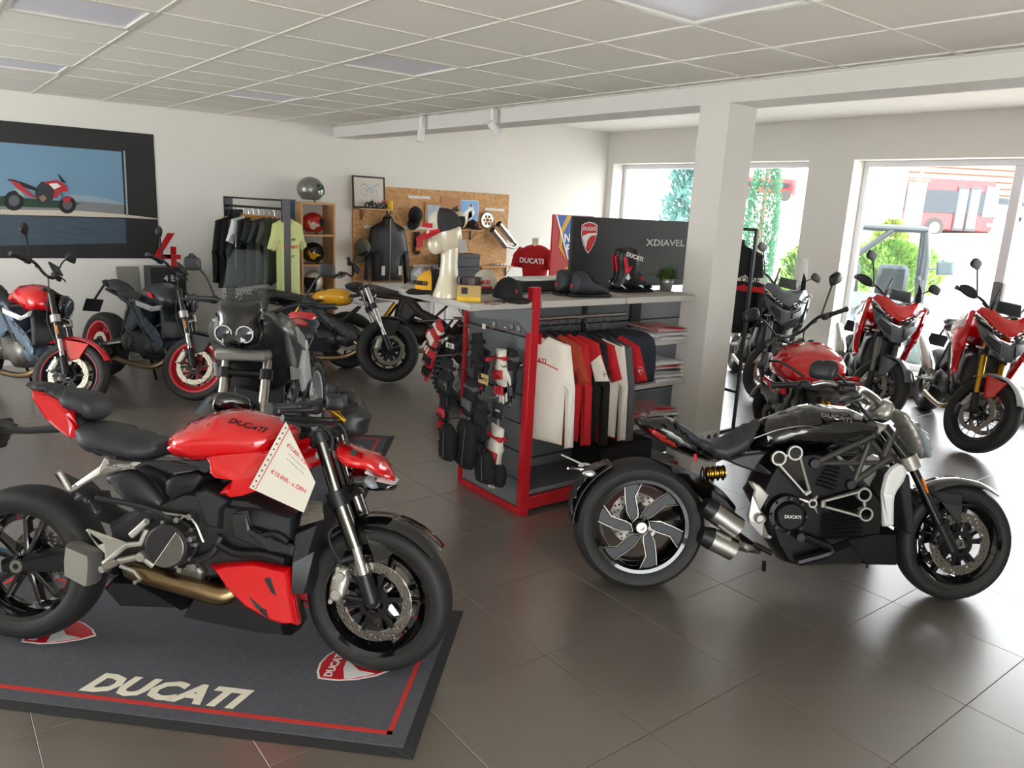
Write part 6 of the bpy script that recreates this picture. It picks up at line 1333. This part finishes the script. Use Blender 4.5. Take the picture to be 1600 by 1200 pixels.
s1 = small_shelf('short wooden wall shelf under the framed sketch', 110, 440, 270); s2 = small_shelf('wooden wall shelf carrying a helmet and a cap', 850, 1200, 452, .2); s3 = small_shelf('low wooden wall shelf with sunglasses on the board edge', 1190, 1500, 780)
t = thing('framed_sketch', 'black framed motorcycle sketch on white paper above a small shelf', 'picture', (s1[0]-.09, s1[1]+.03, s1[2])); RXm = RX(-.08)
g = G(RXm); w_, h_ = .46, .4
for x, y, dx, dz in ((0, h_-.01, w_, .02), (0, .01, w_, .02), (-w_/2+.01, h_/2, .02, h_), (w_/2-.01, h_/2, .02, h_)): g.box((x, 0, y), (dx, .02, dz), .002)
g.obj('frame', black_pl, t); g = G(RXm); g.box((0, .002, h_/2), (w_-.03, .01, h_-.03)); g.obj('sheet', paper_m, t)
blu = mat('blue_pencil', '5c8fce', .7); g = G(RXm)
for cx, cz in ((-.06, .2), (.07, .19)): g.tube([(cx+.05*math.cos(k*.42), -.004, cz+.045*math.sin(k*.42)) for k in range(15)], .002, 4, closed=True)
g.tube(cr_open([(-.12, -.004, .28), (-.05, -.004, .3), (0, -.004, .25), (.06, -.004, .27), (.14, -.004, .31)], 4), .003, 4); g.tube(cr_open([(-.05, -.004, .2), (0, -.004, .24), (.07, -.004, .19)], 4), .003, 4); g.obj('drawing_line', blu, t, sep=True)
def mini(label, x, y, z, rz, m):
    t = thing('model_motorcycle', label, 'model', (x, y, z), rz)
    for nm, cx in (('front_wheel', .055), ('rear_wheel', -.055)): g = G(); g.lathe([(.02, -.008), (.034, -.008), (.038, 0), (.034, .008), (.02, .008), (.02, -.008)], 18, T(cx, 0, .038) @ ROTY); g.obj(nm, rubber, t)
    g = G(); g.pillow([(-.05, .04), (.02, .03), (.04, .06), (.03, .085), (-.02, .07)], .014, er=.01); g.obj('engine', dark_case, t); g = G(); g.pillow([(-.075, .085), (-.02, .078), (.01, .1), (.04, .095), (.03, .07), (-.03, .066)], .014, er=.01); g.obj('tank_and_seat', m, t)
    g = G(); g.tube([(.055, 0, .038), (.03, 0, .11)], .004, 6); g.tube([(.025, -.03, .11), (.025, .03, .11)], .003, 6); g.obj('fork', steel, t)
mini('black miniature motorcycle in front of the framed sketch', s1[0]-.1, s1[1]-.03, s1[2], .1, black_gl); mini('red miniature motorcycle beside the black one on the small shelf', s1[0]+.06, s1[1]-.03, s1[2], .3, red_gl)
t = thing('oil_tin', 'small yellow tin on the shelf beside the red model', 'tin', (s1[0]+s1[3]*.36, s1[1], s1[2])); g = G(); g.lathe([(0, 0), (.038, 0), (.04, .003), (.04, .095), (.038, .1), (0, .1)], 20); g.obj('body', mat('yellow_card'), t); g = G(); g.lathe([(0.03, .1), (.03, .106), (0, .106)], 16); g.obj('lid', mat('yellow_card'), t)
def hook_rail(label, x0, x1, y0, y1):
    a, b = OB(x0, y0), OB(x1, y1); t = thing('hook_rail', label, 'rail', ((a.x+b.x)/2, FY, (a.z+b.z)/2)); L = b.x-a.x; g = G(); g.box((0, -.008, 0), (L, .014, .035), .002); g.obj('strip', white_paint, t)
    for k in range(max(2, int(L/.1))): g = G(); xx = -L/2+.04+k*(L-.08)/(max(2, int(L/.1))-1); g.tube([(xx, -.014, 0), (xx, -.08, -.004), (xx, -.09, .012)], .003, 5); g.obj('hook', steel, t)
hook_rail('short white hook rail above the black cap', 555, 755, 160, 162); hook_rail('long white hook rail across the middle of the chipboard', 160, 840, 425, 442); hook_rail('white hook rail holding the sprocket', 1240, 1415, 270, 274); hook_rail('low white hook rail behind the lettered caps', 600, 840, 770, 778)
c = OB(620, 290, FY-.1); cap('black cap hanging on the hook rail of the chipboard', T(c.x, FY-.09, c.z-.04) @ RX(.0) @ RZ(-PI/2) @ RY(PI/2+.15) @ SC(1.15, 1.15, 1.15), black_fab, black_fab, black_fab)
c = OB(148, 570, FY-.1); cap('olive and black cap hanging beside the leather jacket', T(c.x, FY-.09, c.z-.05) @ RZ(-PI/2) @ RY(PI/2+.15) @ SC(1.2, 1.2, 1.2), mat('olive_fabric', '5a5b49', .85), black_fab, mat('olive_fabric'))
def picture(label, x0, x1, y0, y1, fm_, cm_, fw=.03, depth=.02, shapes=()):
    a, b = OB(x0, y0), OB(x1, y1); t = thing('picture', label, 'picture', ((a.x+b.x)/2, FY, (a.z+b.z)/2)); w_, h_ = b.x-a.x, a.z-b.z
    g = G(); g.box((0, -depth/2, 0), (w_, depth, h_), .002); g.obj('frame', fm_, t); g = G(); g.box((0, -depth-.001, 0), (w_-2*fw, .002, h_-2*fw)); g.obj('print', cm_, t)
    for o, m in shapes: g = G(); g.pillow([(p*w_, q_*h_) for p, q_ in o], .001, er=.0005, w0=-depth-.003, h=1e9); g.obj('print_shape', m, t)
    return t
picture('brown framed silver photograph beside the black cap', 705, 858, 205, 390, mat('brown_wood', 'b07f47', .5), mat('silver_photo', '9fb0bd', .35, var=.5, scale=14), .035)
picture('blue photograph of a racing motorcycle on the chipboard', 1025, 1180, 182, 372, mat('pale_frame', 'c9d6e2', .5), mat('sky_photo', '6ea3d6', .4, var=.2, scale=8), .01, .012, [([(-.25, -.45), (.1, -.4), (.3, -.1), (.15, .2), (0, .3), (-.1, .05), (-.3, -.1)], white_gl), ([(-.1, -.45), (.15, -.3), (.1, .0), (-.05, -.1)], redink_m), ([(0, .15), (.12, .2), (.1, .32), (0, .3)], mat('skin_print', 'b98a6a', .6))])
picture('brown cardboard panel with a small black motorcycle drawing', 845, 1025, 155, 430, mat('kraft_board', 'b98656', .7), mat('kraft_board'), .005, .006, [(circ(-.02, .02, .11, 14, .08), ink_m), (circ(.3, .06, .1, 14, .07), ink_m), ([(-.05, .05), (.1, .15), (.35, .25), (.3, .1), (.1, .02)], ink_m)])
helmet('cream and black helmet with printed badge on the wall shelf', s2[0]-.03, s2[1], s2[2]+.004, -2.2, mat('helmet_cream'), black_gl, 'open', None, None, .95)
cap('black cap with red emblem on the wall shelf beside the helmet', T(s2[0]+.2, s2[1], s2[2]+.02) @ RZ(math.radians(-100)), black_fab, black_fab, black_fab, 'D', redink_m)
t, c = wall_thing('rear_sprocket', 'round silver sprocket with wheel cutouts hung on the board', 'sprocket', 1255, 365); g = G(); hs_ = [circ(.055*math.cos(k*1.047), .055*math.sin(k*1.047), .022, 10) for k in range(6)]+[circ(0, 0, .028, 14)]
teeth = []
for k in range(80): r_ = .118 if k % 2 else .108; teeth.append((r_*math.cos(k*PI/40), r_*math.sin(k*PI/40)))
g.pillow(teeth, .004, er=.002, holes=hs_, w0=-.03, h=1e9); g.obj('toothed_plate', mat('cream_metal', 'd8d3c6', .35, .6), t); g = G(); g.tube([(.112*math.cos(k*PI/20), -.03, .112*math.sin(k*PI/20)) for k in range(40)], .007, 6, closed=True); g.obj('rim', black_mt, t)
t, c = wall_thing('exhaust_system', 'pair of polished silencers mounted at the board edge', 'exhaust', 1380, 420, FY-.12)
for dx, dz in ((0, 0), (-.11, -.09)):
    g = G(); g.tube([(dx-.02, 0, dz+.03), (dx+.22, -.02, dz-.2)], .045, 18); g.obj('silencer', steel, t); g = G(); g.lathe([(.03, -.002), (.042, -.002), (.046, .012), (.03, .012)], 18, T(dx-.022, 0, dz+.032) @ RY(-.8)); g.obj('end_cap', black_mt, t)
g = G(); g.tube(cr_open([(.22, -.02, -.2), (.3, -.02, -.26), (.24, -.02, -.3), (.14, -.02, -.28)], 4), .026, 12); g.obj('link_pipe', steel, t); g = G(); g.box((0, .06, .0), (.04, .12, .02)); g.obj('bracket', steel, t)
# leather jacket on a hanger
c = OB(375, 365, FY-.08); lj = thing('leather_jacket', 'black leather jacket with swing tags hung on the chipboard', 'jacket', (c.x, FY-.085, c.z-.03), 0); lm = mat('black_leather', '1e2023', .42, bump=.2, bscale=60)
g = G(); g.pillow([(-.22, -.06), (-.08, 0), (-.06, .05), (.06, .05), (.08, 0), (.22, -.06), (.28, -.3), (.31, -.62), (.23, -.66), (.2, -.35), (.2, -.62), (-.2, -.62), (-.2, -.35), (-.24, -.62), (-.31, -.6), (-.28, -.3)], .07, er=.06, h=.04); rip(g, 1, .004); g.map(lambda x, y, z: (x*1.12, y, z*1.25)); g.obj('jacket_body', lm, lj)
g = G(); g.tube([(0, -.074, .05), (0, -.074, -.76)], .004, 5); g.obj('zip', steel, lj)
for x in (-.1, .15): g = G(); g.box((x, -.08, -.62), (.05, .003, .12), .001); g.obj('swing_tag', paper_m, lj); g = G(); g.tube([(x, -.08, -.56), (x, -.08, -.42)], .0015, 4); g.obj('tag_string', black_fab, lj)
g = G(); g.tube([(-.06, 0, .06), (0, 0, .1), (.06, 0, .06)], .01, 8); g.tube([(0, 0, .1), (0, .05, .14)], .004, 6); g.obj('hanger', black_pl, lj)
t, c = wall_thing('work_glove', 'black and orange work glove hanging with a red card on the board', 'glove', 640, 470, FY-.03); g = G(); g.pillow([(a*1.3, b*1.3) for a, b in GLV], .015, er=.015, h=.03); g.obj('glove_body', black_fab, t); g = G(); g.pillow([(-.035, -.2), (.045, -.2), (.045, -.26), (-.03, -.26)], .02, er=.006); g.obj('orange_fingers', mat('orange_fabric', 'c9772c', .8), t); g = G(); g.box((.03, -.02, -.15), (.1, .003, .1), .001); g.obj('red_card', redink_m, t)
t, c = wall_thing('key_fob_card', 'small brass coloured tool on a card hanging on the hook rail', 'tool', 765, 465, FY-.03); g = G(); g.box((0, -.012, -.1), (.05, .004, .18), .001); g.obj('card', mat('grey_card', '8b8b80', .6), t); g = G(); g.tube([(0, -.02, -.03), (0, -.02, -.15)], [.012, .02], 8); g.obj('tool', bronze, t)
c = OB(1015, 870, FY-.2)
tb = thing('storage_table', 'plain pale table against the back wall under the chipboard', 'table', (c.x, FY-.19, 0)); zt = c.z-.02
g = G(); g.box((0, 0, zt-.02), (.66, .36, .03), .003); g.obj('table_top', white_paint, tb)
for x in (-.29, .29):
    for y in (-.15, .15): g = G(); g.box((x, y, (zt-.035)/2), (.04, .04, zt-.035), .003); g.obj('leg', white_paint, tb)
for k, (lab, m) in enumerate((('dark grey carton under another on the pale table', mat('dark_grey_card', '33373b', .6)), ('dark grey carton resting on top of another carton', mat('dark_grey_card2', '3a3f43', .6)))):
    t = thing('shoe_box', lab, 'box', (c.x, FY-.19, zt-.004+k*.175)); g = G(); g.box((0, 0, .06), (.5, .28, .12), .003); g.obj('carton', m, t); g = G(); g.box((0, 0, .145), (.51, .29, .05), .003); g.obj('lid', m, t)
for k, (x, y, s_) in enumerate(((650, 860, 1), (780, 850, .8))):
    t, c = wall_thing('round_mirror_disc', 'round silver disc leaning on the low rail behind the caps', 'disc', x, y, FY-.06, 'silver discs on the low rail'); g = G(); g.pillow(circ(0, 0, .13*s_, 28), .006, er=.004, h=.05); g.obj('disc', [grey_p, white_gl][k], t); g = G(); g.pillow([(-.1*s_, .03), (.02, .11*s_), (.1*s_, -.05), (.06*s_, -.09*s_)], .002, er=.001, w0=-.008, h=1e9); g.obj('print', [white_gl, mat('skin_print')][k], t)
for k in range(2):
    t = thing('sunglasses', 'folded sunglasses lying on the low wall shelf', 'sunglasses', (s3[0]-.03+k*.15, s3[1], s3[2]+.02), .3*k, 'sunglasses on the low wall shelf')
    for s_ in (-1, 1): g = G(); g.pillow(circ(s_*.034, 0, .028, 14, .02), .002, er=.0015, h=1e9); g.obj('lens', black_gl, t); g = G(); g.tube([(s_*.064, 0, .005), (s_*.06, .12, -.01)], .0025, 5); g.obj('temple', black_pl, t)
    g = G(); g.tube([(-.01, 0, .004), (.01, 0, .004)], .003, 5); g.obj('bridge', black_pl, t)
# ------------------------------------------------------------------ poster
px0, px1, pz0, pz1 = -2.0, 2.195, 1.09, 2.41; PYY = YB-.004
t = thing('wall_poster', 'huge dark framed poster of a touring motorcycle on a race track', 'poster', (px0, YB, pz0)); Wp, Hp = px1-px0, pz1-pz0
g = G(); g.box((Wp/2, -.004, Hp/2), (Wp, .008, Hp)); g.obj('panel', mat('poster_black', '191a1b', .5, var=.25, scale=4), t)
PQ = lambda x, y: (lambda c: (c.x-px0, c.z-pz0))(aty(x*.2, 180+y*.2, YB))
def ps(pts, m, lay, name='print_shape', ext=None): g = G(); g.pillow([PQ(*q) for q in pts] if ext is None else ext, .0006, er=.0004, w0=-.009-.0012*lay, h=1e9); g.obj(name, m, t)
sky = mat('poster_sky', '6f93ad', .5, var=.12, scale=1.5); q1, q2, q3, q4 = PQ(0, 210), PQ(945, 285), PQ(990, 800), PQ(0, 765)
ps(0, sky, 1, ext=[(.25, q1[1]), (q1[0], q1[1]), q2, (q2[0]+.0, PQ(975, 690)[1]), (.25, PQ(0, 640)[1])])
ps(0, mat('poster_hill', '8fa0ad', .6), 2, ext=[(q1[0]+.5, PQ(560, 640)[1]), PQ(560, 620), PQ(700, 630), PQ(850, 655), PQ(968, 690), PQ(968, 700), PQ(560, 690)])
ps([(0, 690), (610, 670), (968, 700), (970, 775), (600, 770), (0, 760)], mat('poster_barrier', '7d7f80', .6), 3); ps([(0, 630), (40, 630), (640, 690), (460, 725), (0, 710)], mat('poster_green', '23402f', .6), 4)
ps([(0, 735), (600, 745), (975, 775), (1230, 806), (1230, 814), (975, 800), (0, 775)], mat('poster_track', 'c9bfae', .6), 4); ps([(0, 780), (980, 812), (985, 1000), (0, 1020)], mat('poster_wet', '3d4c5a', .5, var=.4, scale=5, stretch=(1, 1, 6)), 2)
ps([(960, 275), (975, 280), (1000, 790), (985, 788)], mat('poster_pillar', '8f9aa0', .5), 5)
for cx, cy, r_, nm in ((108, 668, 78, 'print_wheel'), (525, 700, 68, 'print_wheel')):
    ps([(cx+r_*math.cos(k*.314), cy+r_*math.sin(k*.314)) for k in range(20)], ink_m, 5, nm); ps([(cx+r_*.55*math.cos(k*.314), cy+r_*.55*math.sin(k*.314)) for k in range(20)], mat('poster_grey', '555a5e', .5), 6, nm)
ps([(285, 560), (320, 520), (400, 520), (430, 600), (400, 690), (300, 700), (270, 620)], mat('poster_engine', '2a2c2f', .5), 6); ps([(50, 495), (110, 505), (190, 530), (280, 565), (300, 600), (180, 560), (80, 520)], ink_m, 7); ps([(75, 505), (150, 530), (250, 620), (290, 650), (240, 640), (120, 560)], red_mt, 8)
ps([(340, 520), (440, 505), (520, 550), (530, 595), (470, 600), (440, 650), (415, 640), (425, 580)], red_mt, 8); ps([(380, 535), (440, 530), (475, 555), (420, 580)], white_gl, 9); ps([(445, 460), (460, 465), (515, 530), (480, 525)], ink_m, 9); ps([(500, 640), (560, 640), (530, 690), (500, 680)], red_mt, 9); ps([(100, 565), (160, 590), (200, 650), (150, 620)], grey_p, 9); ps([(300, 640), (340, 620), (365, 650), (330, 680)], bronze, 9); ps([(465, 600), (480, 600), (515, 700), (500, 700)], mat('poster_grey'), 8)
# big red 4 on its black pedestal
py_ = 8.9; c0, c1 = aty(234, 418, py_), aty(290, 418, py_)
t = thing('numbered_pedestal', 'black lettered plinth standing at the back wall', 'pedestal', (c0.x, py_, 0)); L = c1.x-c0.x; g = G(); g.box((L/2, .14, c0.z/2), (L, .28, c0.z), .004); g.obj('body', black_pl, t); text('4 EV', .09, white_gl, t, T(L*.6, -.002, c0.z-.12) @ RX(PI/2), ext=.001, bold=.01)
n0 = aty(262, 390, py_+.1); t = thing('number_sign', 'large red upright number four on the black plinth', 'sign', (n0.x, py_+.1, c0.z)); nh = aty(262, 364, py_+.1).z-c0.z
g = G(); k = nh/1.0; g.pillow([(x*k, z*k) for x, z in ((.08, 0), (.08, .22), (-.36, .22), (-.36, .36), (.02, 1.0), (.22, 1.0), (-.18, .36), (.08, .36), (.08, .6), (.24, .6), (.24, .36), (.36, .36), (.36, .22), (.24, .22), (.24, 0))], .02, er=.003, h=1e9); g.obj('numeral', mat('red_sign', 'b5141f', .4), t)
c0 = aty(184, 420, 9.0); c1 = aty(220, 420, 9.0); t = thing('leaflet_stand', 'plain grey angled leaflet stand at the back wall', 'stand', (c0.x, 9.0, 0)); L = c1.x-c0.x; g = G(); g.box((L/2, .1, (c0.z-.2)/2), (L*.3, .06, c0.z-.2), .003); g.obj('post', mat('grey_stand', '77756f', .5), t); g = G(); g.box((0, 0, 0), (L, .02, .34), .004, T(L/2, .05, c0.z-.15) @ RX(-.25)); g.obj('tray', mat('grey_stand'), t); g = G(); g.box((L/2, .1, .01), (L, .25, .02), .003); g.obj('foot', mat('grey_stand'), t)
# ================================================================== the street outside the windows
def atd(px, py, depth): d = ray(px, py); return EYE+d*(depth/FPX)
asph = mat('pale_asphalt', 'b9b7b2', .9, var=.08, scale=3); render_m = mat('white_render', 'e9e6df', .85, var=.03)
gz = lambda x: -.08 if x < 16 else -.08+(x-16)*.071
g = G(); xs = [9.4, 12, 16, 24, 32, 42, 56, 90]; vs = []; fs = []
for x in xs: vs += [(x, -30, gz(x)), (x, 80, gz(x))]
for i in range(len(xs)-1): fs.append((2*i, 2*i+2, 2*i+3, 2*i+1))
g.add(vs, fs); gr = struct('ground_outside', g, asph); tag(gr, 'pale paved yard and street outside the windows')
CR = Vector((cr.x, cr.y, 0)).normalized(); AW = Vector((-CR.y, CR.x, 0)); HEADR = math.atan2(CR.y, CR.x)
def facing(name, label, cat, px, py, depth, group=None):
    c = atd(px, py, depth); return thing(name, label, cat, (c.x, c.y, gz(c.x)), HEADR, group), c
# bus (local x to its front, y away from us)
t, c = facing('city_bus', 'red city bus with glazed double doors on the street', 'bus', 1552, 366, 38); base = c.z-gz(c.x)-.32
t.location.z = c.z-.32
bus_r = mat('bus_red', 'b0181e', .3, coat=.5); bus_k = mat('bus_dark_glass', '1c242c', .15); L = 9.5
g = G(); g.pillow([(-L, .32), (-.05, .32), (0, .8), (-.1, 2.4), (-.3, 2.95), (-L, 2.95)], 1.2, er=.12, w0=1.2, h=1e9); g.obj('body', bus_r, t)
g = G(); g.box((-L/2-.1, -.02, 1.75), (L-.5, .06, 1.1), .02); g.obj('window_band', bus_k, t)
g = G(); g.pillow([(-.75, 1.1), (-.04, 1.15), (-.12, 2.5), (-.75, 2.6)], .03, er=.01, w0=-.03, h=1e9); g.obj('front_window', mat('bus_pale_glass', '6f8288', .1), t)
for k, x in enumerate((-1.85, -1.25)):
    g = G(); g.box((x, -.05, 1.45), (.56, .05, 2.1), .02); d = g.obj('door', mat('bus_frame', '2b333c', .4), t); g = G(); g.box((x, -.085, 1.45), (.42, .02, 1.85), .01); g.obj('door_pane', mat('bus_pale_glass'), d); g = G(); g.tube(cr_open([(x-.15, -.11, 1.0), (x, -.11, 1.15), (x+.18, -.11, 1.2)], 4), .02, 6); g.obj('hand_rail', gold, d)
for x in (-3.0, -7.4): g = G(); g.lathe([(0, -.05), (.22, -.05), (.24, 0), (.48, .0), (.5, .06), (.48, .3), (0, .3)], 24, T(x, -.03, .5) @ ROTY); wq = g.obj('wheel', rubber, t); g = G(); g.lathe([(0, -.07), (.2, -.07), (.25, -.05), (.25, -.02)], 18, T(x, -.03, .5) @ ROTY); g.obj('wheel_disc', white_gl, wq)
for z in (.75,): g = G(); g.box((-.28, -.03, z), (.3, .05, .16), .04); g.obj('headlamp', white_gl, t)
# buildings
def building(label, px0, px1, depth, ytop, wall, roof=None, depthm=6, rooft=None, wins=(), zb=None):
    a, b = atd(px0, ytop, depth), atd(px1, ytop, depth); W_ = (b-a).length; t = thing('building', label, 'building', (a.x, a.y, gz(a.x)-.3), HEADR); H_ = a.z-gz(a.x)+.3
    g = G(); g.box((W_/2, depthm/2, H_/2), (W_, depthm, H_)); g.obj('wall', wall, t)
    if roof:
        ro = G(); ro.pillow([(-.6, H_-.1), (depthm/2, H_+rooft), (depthm+.6, H_-.1)], W_/2+.4, er=.01, w0=W_/2, M=YZ, h=1e9); rf = ro.obj('roof', roof, t)
        n = 9
        for k in range(n):
            f = (k+.5)/n; yy = -.6+(depthm/2+.6)*f; zz = H_-.1+(rooft+.1)*f; g = G(); g.box((W_/2, yy-.05, zz+.06), (W_+.8, .12, .1)); g.obj('tile_course', roof, rf)
    for (x0, x1, y0, y1) in wins:
        p, q = atd(x0, y0, depth), atd(x1, y1, depth); u0 = (p-a).dot(CR); u1 = (q-a).dot(CR); g = G(); g.box(((u0+u1)/2, -.02, (p.z+q.z)/2-gz(a.x)+.3), (u1-u0, .08, abs(p.z-q.z)), .01); w_ = g.obj('window', white_paint, t); g = G(); g.box(((u0+u1)/2, -.07, (p.z+q.z)/2-gz(a.x)+.3), ((u1-u0)*.82, .03, abs(p.z-q.z)*.85)); g.obj('pane', mat('bus_pale_glass'), w_)
    return t
tiles = mat('red_roof_tile', '7d4b42', .8, var=.2, scale=6)
building('white house with long red tiled roof behind the bus', 1395, 1660, 56, 300, render_m, tiles, 9, 4.2, [(1560, 1578, 335, 350)])
building('white house beside the hedge with a small blue window', 1320, 1428, 27, 215, render_m, None, 4, 0, [(1361, 1378, 262, 285)])
building('long white house with a row of small windows behind the spruce', 930, 1290, 46, 190, render_m, None, 8, 0, [(980+k*14, 989+k*14, 274, 286) for k in range(5)]+[(1045, 1052, 262, 275), (1228, 1240, 258, 276), (1258, 1266, 258, 276)])
# low white wall and gate post
t, c = facing('gate_post', 'tall white rendered gate post with small red cap in front of the bus', 'post', 1426, 372, 24); H_ = atd(1426, 285, 24).z-gz(c.x); g = G(); g.box((0, .2, H_/2), (.36, .4, H_), .01); g.obj('post', render_m, t); g = G(); g.box((0, .2, H_+.05), (.5, .5, .1), .02); g.obj('cap', tiles, t)
t, c = facing('street_pole', 'grey street lamp pole rising beside the gate post', 'pole', 1436, 300, 30); g = G(); g.cyl((0, 0, 0), (0, 0, 6.5), .07, 10); g.obj('pole', mat('grey_stand'), t); g = G(); g.box((.3, 0, 6.5), (.7, .14, .08), .02); g.obj('lamp_arm', mat('grey_stand'), t)
# plants
leafs = {}
def foliage(g, fn, n, size, seed):
    random.seed(seed)
    for k in range(n):
        p, nr = fn(); a = Vector((random.gauss(0, 1), random.gauss(0, 1), random.gauss(0, 1))); u_ = nr.cross(a)
        if u_.length < 1e-3: continue
        u_.normalize(); v_ = (nr+Vector((0, 0, .5))).normalized(); s_ = size*random.uniform(.6, 1.3); g.add([p-u_*s_*.4, p+u_*s_*.4, p+v_*s_+u_*s_*.1], [(0, 1, 2)])
def plant(name, label, cat, px, py, depth, H, R, m, kind, n=2600, size=.12, seed=1, trunk=True):
    c = atd(px, py, depth); z0 = gz(c.x); t = thing(name, label, cat, (c.x, c.y, z0)); g = G()
    def fn():
        a = random.uniform(0, 2*PI)
        if kind == 'cone': f = random.random()**.7; r_ = R*(1-f)*(.75+.25*math.sin(f*40+a*3)); z = .1*H+f*H*.9; q = random.uniform(.55, 1)
        elif kind == 'column': f = random.random(); r_ = R*math.sin(min(1, .12+f*1.0)*PI)**.5 if f < .93 else R*.4; z = f*H; q = random.uniform(.7, 1)
        else:
            f = random.uniform(-.4, 1); r_ = R*math.sqrt(max(0, 1-f*f))*(.8+.2*math.sin(a*5+f*7)); z = H*.45+f*H*.55; q = random.uniform(.6, 1)
        return Vector((r_*q*math.cos(a), r_*q*math.sin(a), z)), Vector((math.cos(a), math.sin(a), .3)).normalized()
    foliage(g, fn, n, size, seed); o = g.obj('foliage', m, t, smooth=0); o['kind'] = 'stuff'
    if trunk: g = G(); g.tube([(0, 0, 0), (0, 0, H*.8)], [.07, .03], 8); g.obj('trunk', mat('bark', '5a4a3c', .9), t)
plant('spruce_tree', 'blue green spruce tree outside the corner window', 'tree', 1072, 420, 17, 5.2, 1.15, mat('spruce_needles', '4f7d78', .8, var=.4, scale=3), 'cone', 7000, .13, 3)
plant('cypress_tree', 'slim columnar cypress outside the window behind the jacket', 'tree', 1184, 400, 16, 4.1, .34, mat('cypress_leaf', '3f7557', .8, var=.35, scale=4), 'column', 6000, .07, 5)
plant('shrub', 'bright green shrub outside behind the grey touring motorcycle', 'shrub', 1258, 420, 17, 1.4, .6, mat('shrub_green', '6d9440', .8, var=.4, scale=5), 'ball', 2400, .12, 6, False)
plant('shrub', 'yellow green flowering hedge shrub beside the white gate post', 'shrub', 1390, 382, 21, 1.7, .55, mat('shrub_yellow', '8a9a45', .8, var=.5, scale=4), 'ball', 3200, .14, 8, False)
plant('shrub', 'low green bush seen through the buggy roll cage', 'shrub', 1385, 420, 17.5, 1.5, 1.2, mat('shrub_green'), 'ball', 3600, .14, 9, False)
plant('shrub', 'small grassy bush at the foot of the white gate post', 'shrub', 1440, 378, 22, .9, .6, mat('shrub_green'), 'ball', 1500, .12, 11, False)
# off-road buggy parked by the window
c = atx(1452, 420, 11.6); ub = thing('utility_buggy', 'dark roll-cage utility buggy parked right outside the window', 'vehicle', (11.5, c.y, -.08), math.radians(27)); cg = mat('buggy_cage', '242d33', .4, .3); bd = mat('buggy_panel', '3a484f', .4)
for pts in ([(0, 0, .7), (.05, 0, 1.5), (.2, .05, 1.9), (1.6, .05, 1.92), (1.9, 0, 1.0)], [(0, 1.5, .7), (.05, 1.5, 1.5), (.2, 1.45, 1.9), (1.6, 1.45, 1.92), (1.9, 1.5, 1.0)], [(.2, .05, 1.9), (.2, 1.45, 1.9)], [(1.6, .05, 1.92), (1.6, 1.45, 1.92)], [(.6, .05, 1.9), (.6, .02, .8)], [(.2, .5, 1.88), (0, 1.5, 1.0)], [(.05, 0, 1.2), (.6, .02, 1.2)]):
    g = G(); g.tube(pts, .045, 8); g.obj('cage_tube', cg, ub)
g = G(); g.box((.95, .75, .62), (2.3, 1.4, .35), .06); g.obj('body_tub', bd, ub); g = G(); g.pillow([(-.35, .5), (.1, .95), (.2, .95), (.2, .5)], .65, er=.05, w0=.75); g.obj('bonnet', bd, ub)
for x in (-.05, 1.9):
    for y in (-.05, 1.55): g = G(); g.lathe([(0, -.1), (.2, -.12), (.32, -.12), (.34, 0), (.32, .12), (.2, .12), (0, .1)], 20, T(x, y, .34) @ ROTY); g.obj('wheel', mat('buggy_tyre', '4a5a5e', .8), ub)
for y in (.4, 1.1): g = G(); g.box((1.0, y, 1.05), (.16, .45, .6), .06); g.obj('seat_back', cg, ub)
g = G(); g.tube([(.05, 0, 1.35), (.05, -.14, 1.38)], .015, 6); g.pillow([(-.12, -.1), (.1, -.12), (.12, .06), (.04, .12), (-.1, .1)], .03, er=.02, M=T(.05, -.24, 1.4) @ YZ); g.obj('side_mirror', bd, ub)
# parked cars
def car(label, loc, rz, m, s_=1):
    t = thing('parked_car', label, 'car', loc, rz); g = G(); g.pillow([(-2.1, .35), (2.1, .35), (2.15, .6), (1.9, .8), (1.0, .92), (.4, 1.4), (-1.0, 1.45), (-1.8, 1.0), (-2.1, .9)], .85, er=.12, h=.25); g.obj('body', m, t)
    for s2 in (-1, 1): g = G(); g.pillow([(.85, .95), (.35, 1.33), (-.95, 1.37), (-1.5, 1.0)], .02, er=.01, w0=s2*.85, h=1e9); g.obj('side_window', bus_k, t)
    g = G(); g.pillow([(-.62, .95), (.62, .95), (.5, 1.36), (-.5, 1.36)], .01, er=.005, M=YZ, h=1e9); g.map(lambda x, y, z: (x+1.0-(z-.95)*1.45+.05, y, z)); g.obj('windscreen', mat('bus_pale_glass'), t)
    for x in (-1.3, 1.35):
        for y in (-.82, .82): g = G(); g.lathe([(0, -.09), (.2, -.1), (.31, -.09), (.32, 0), (.31, .09), (.2, .1), (0, .09)], 20, T(x, y, .32) @ ROTY); g.obj('wheel', rubber, t)
pale_car = mat('pale_car_paint', 'cdd4d8', .25, coat=.5)
c = atx(1195, 420, 11.3); car('pale silver car parked outside behind the team jacket', (11.2, c.y+1.9, -.08), math.radians(-90), pale_car)
c = atd(1562, 362, 46); car('distant pale car on the street past the bus', (c.x, c.y, gz(c.x)), HEADR, pale_car)
c = atd(1215, 303, 44); t = thing('red_lorry', 'red lorry on the street behind the cypress', 'lorry', (c.x, c.y, c.z-.4), HEADR); g = G(); g.box((-.6, 1, .85), (3.2, 1.8, .9), .08); g.obj('body', bus_r, t); g = G(); g.box((-.6, .05, .9), (2.6, .05, .3), .02); g.obj('side_window', bus_k, t)
for x in (-1.6, .5): g = G(); g.lathe([(0, -.1), (.3, -.1), (.34, 0), (.3, .1), (0, .1)], 16, T(x, .15, .34) @ ROTY); g.obj('wheel', rubber, t)
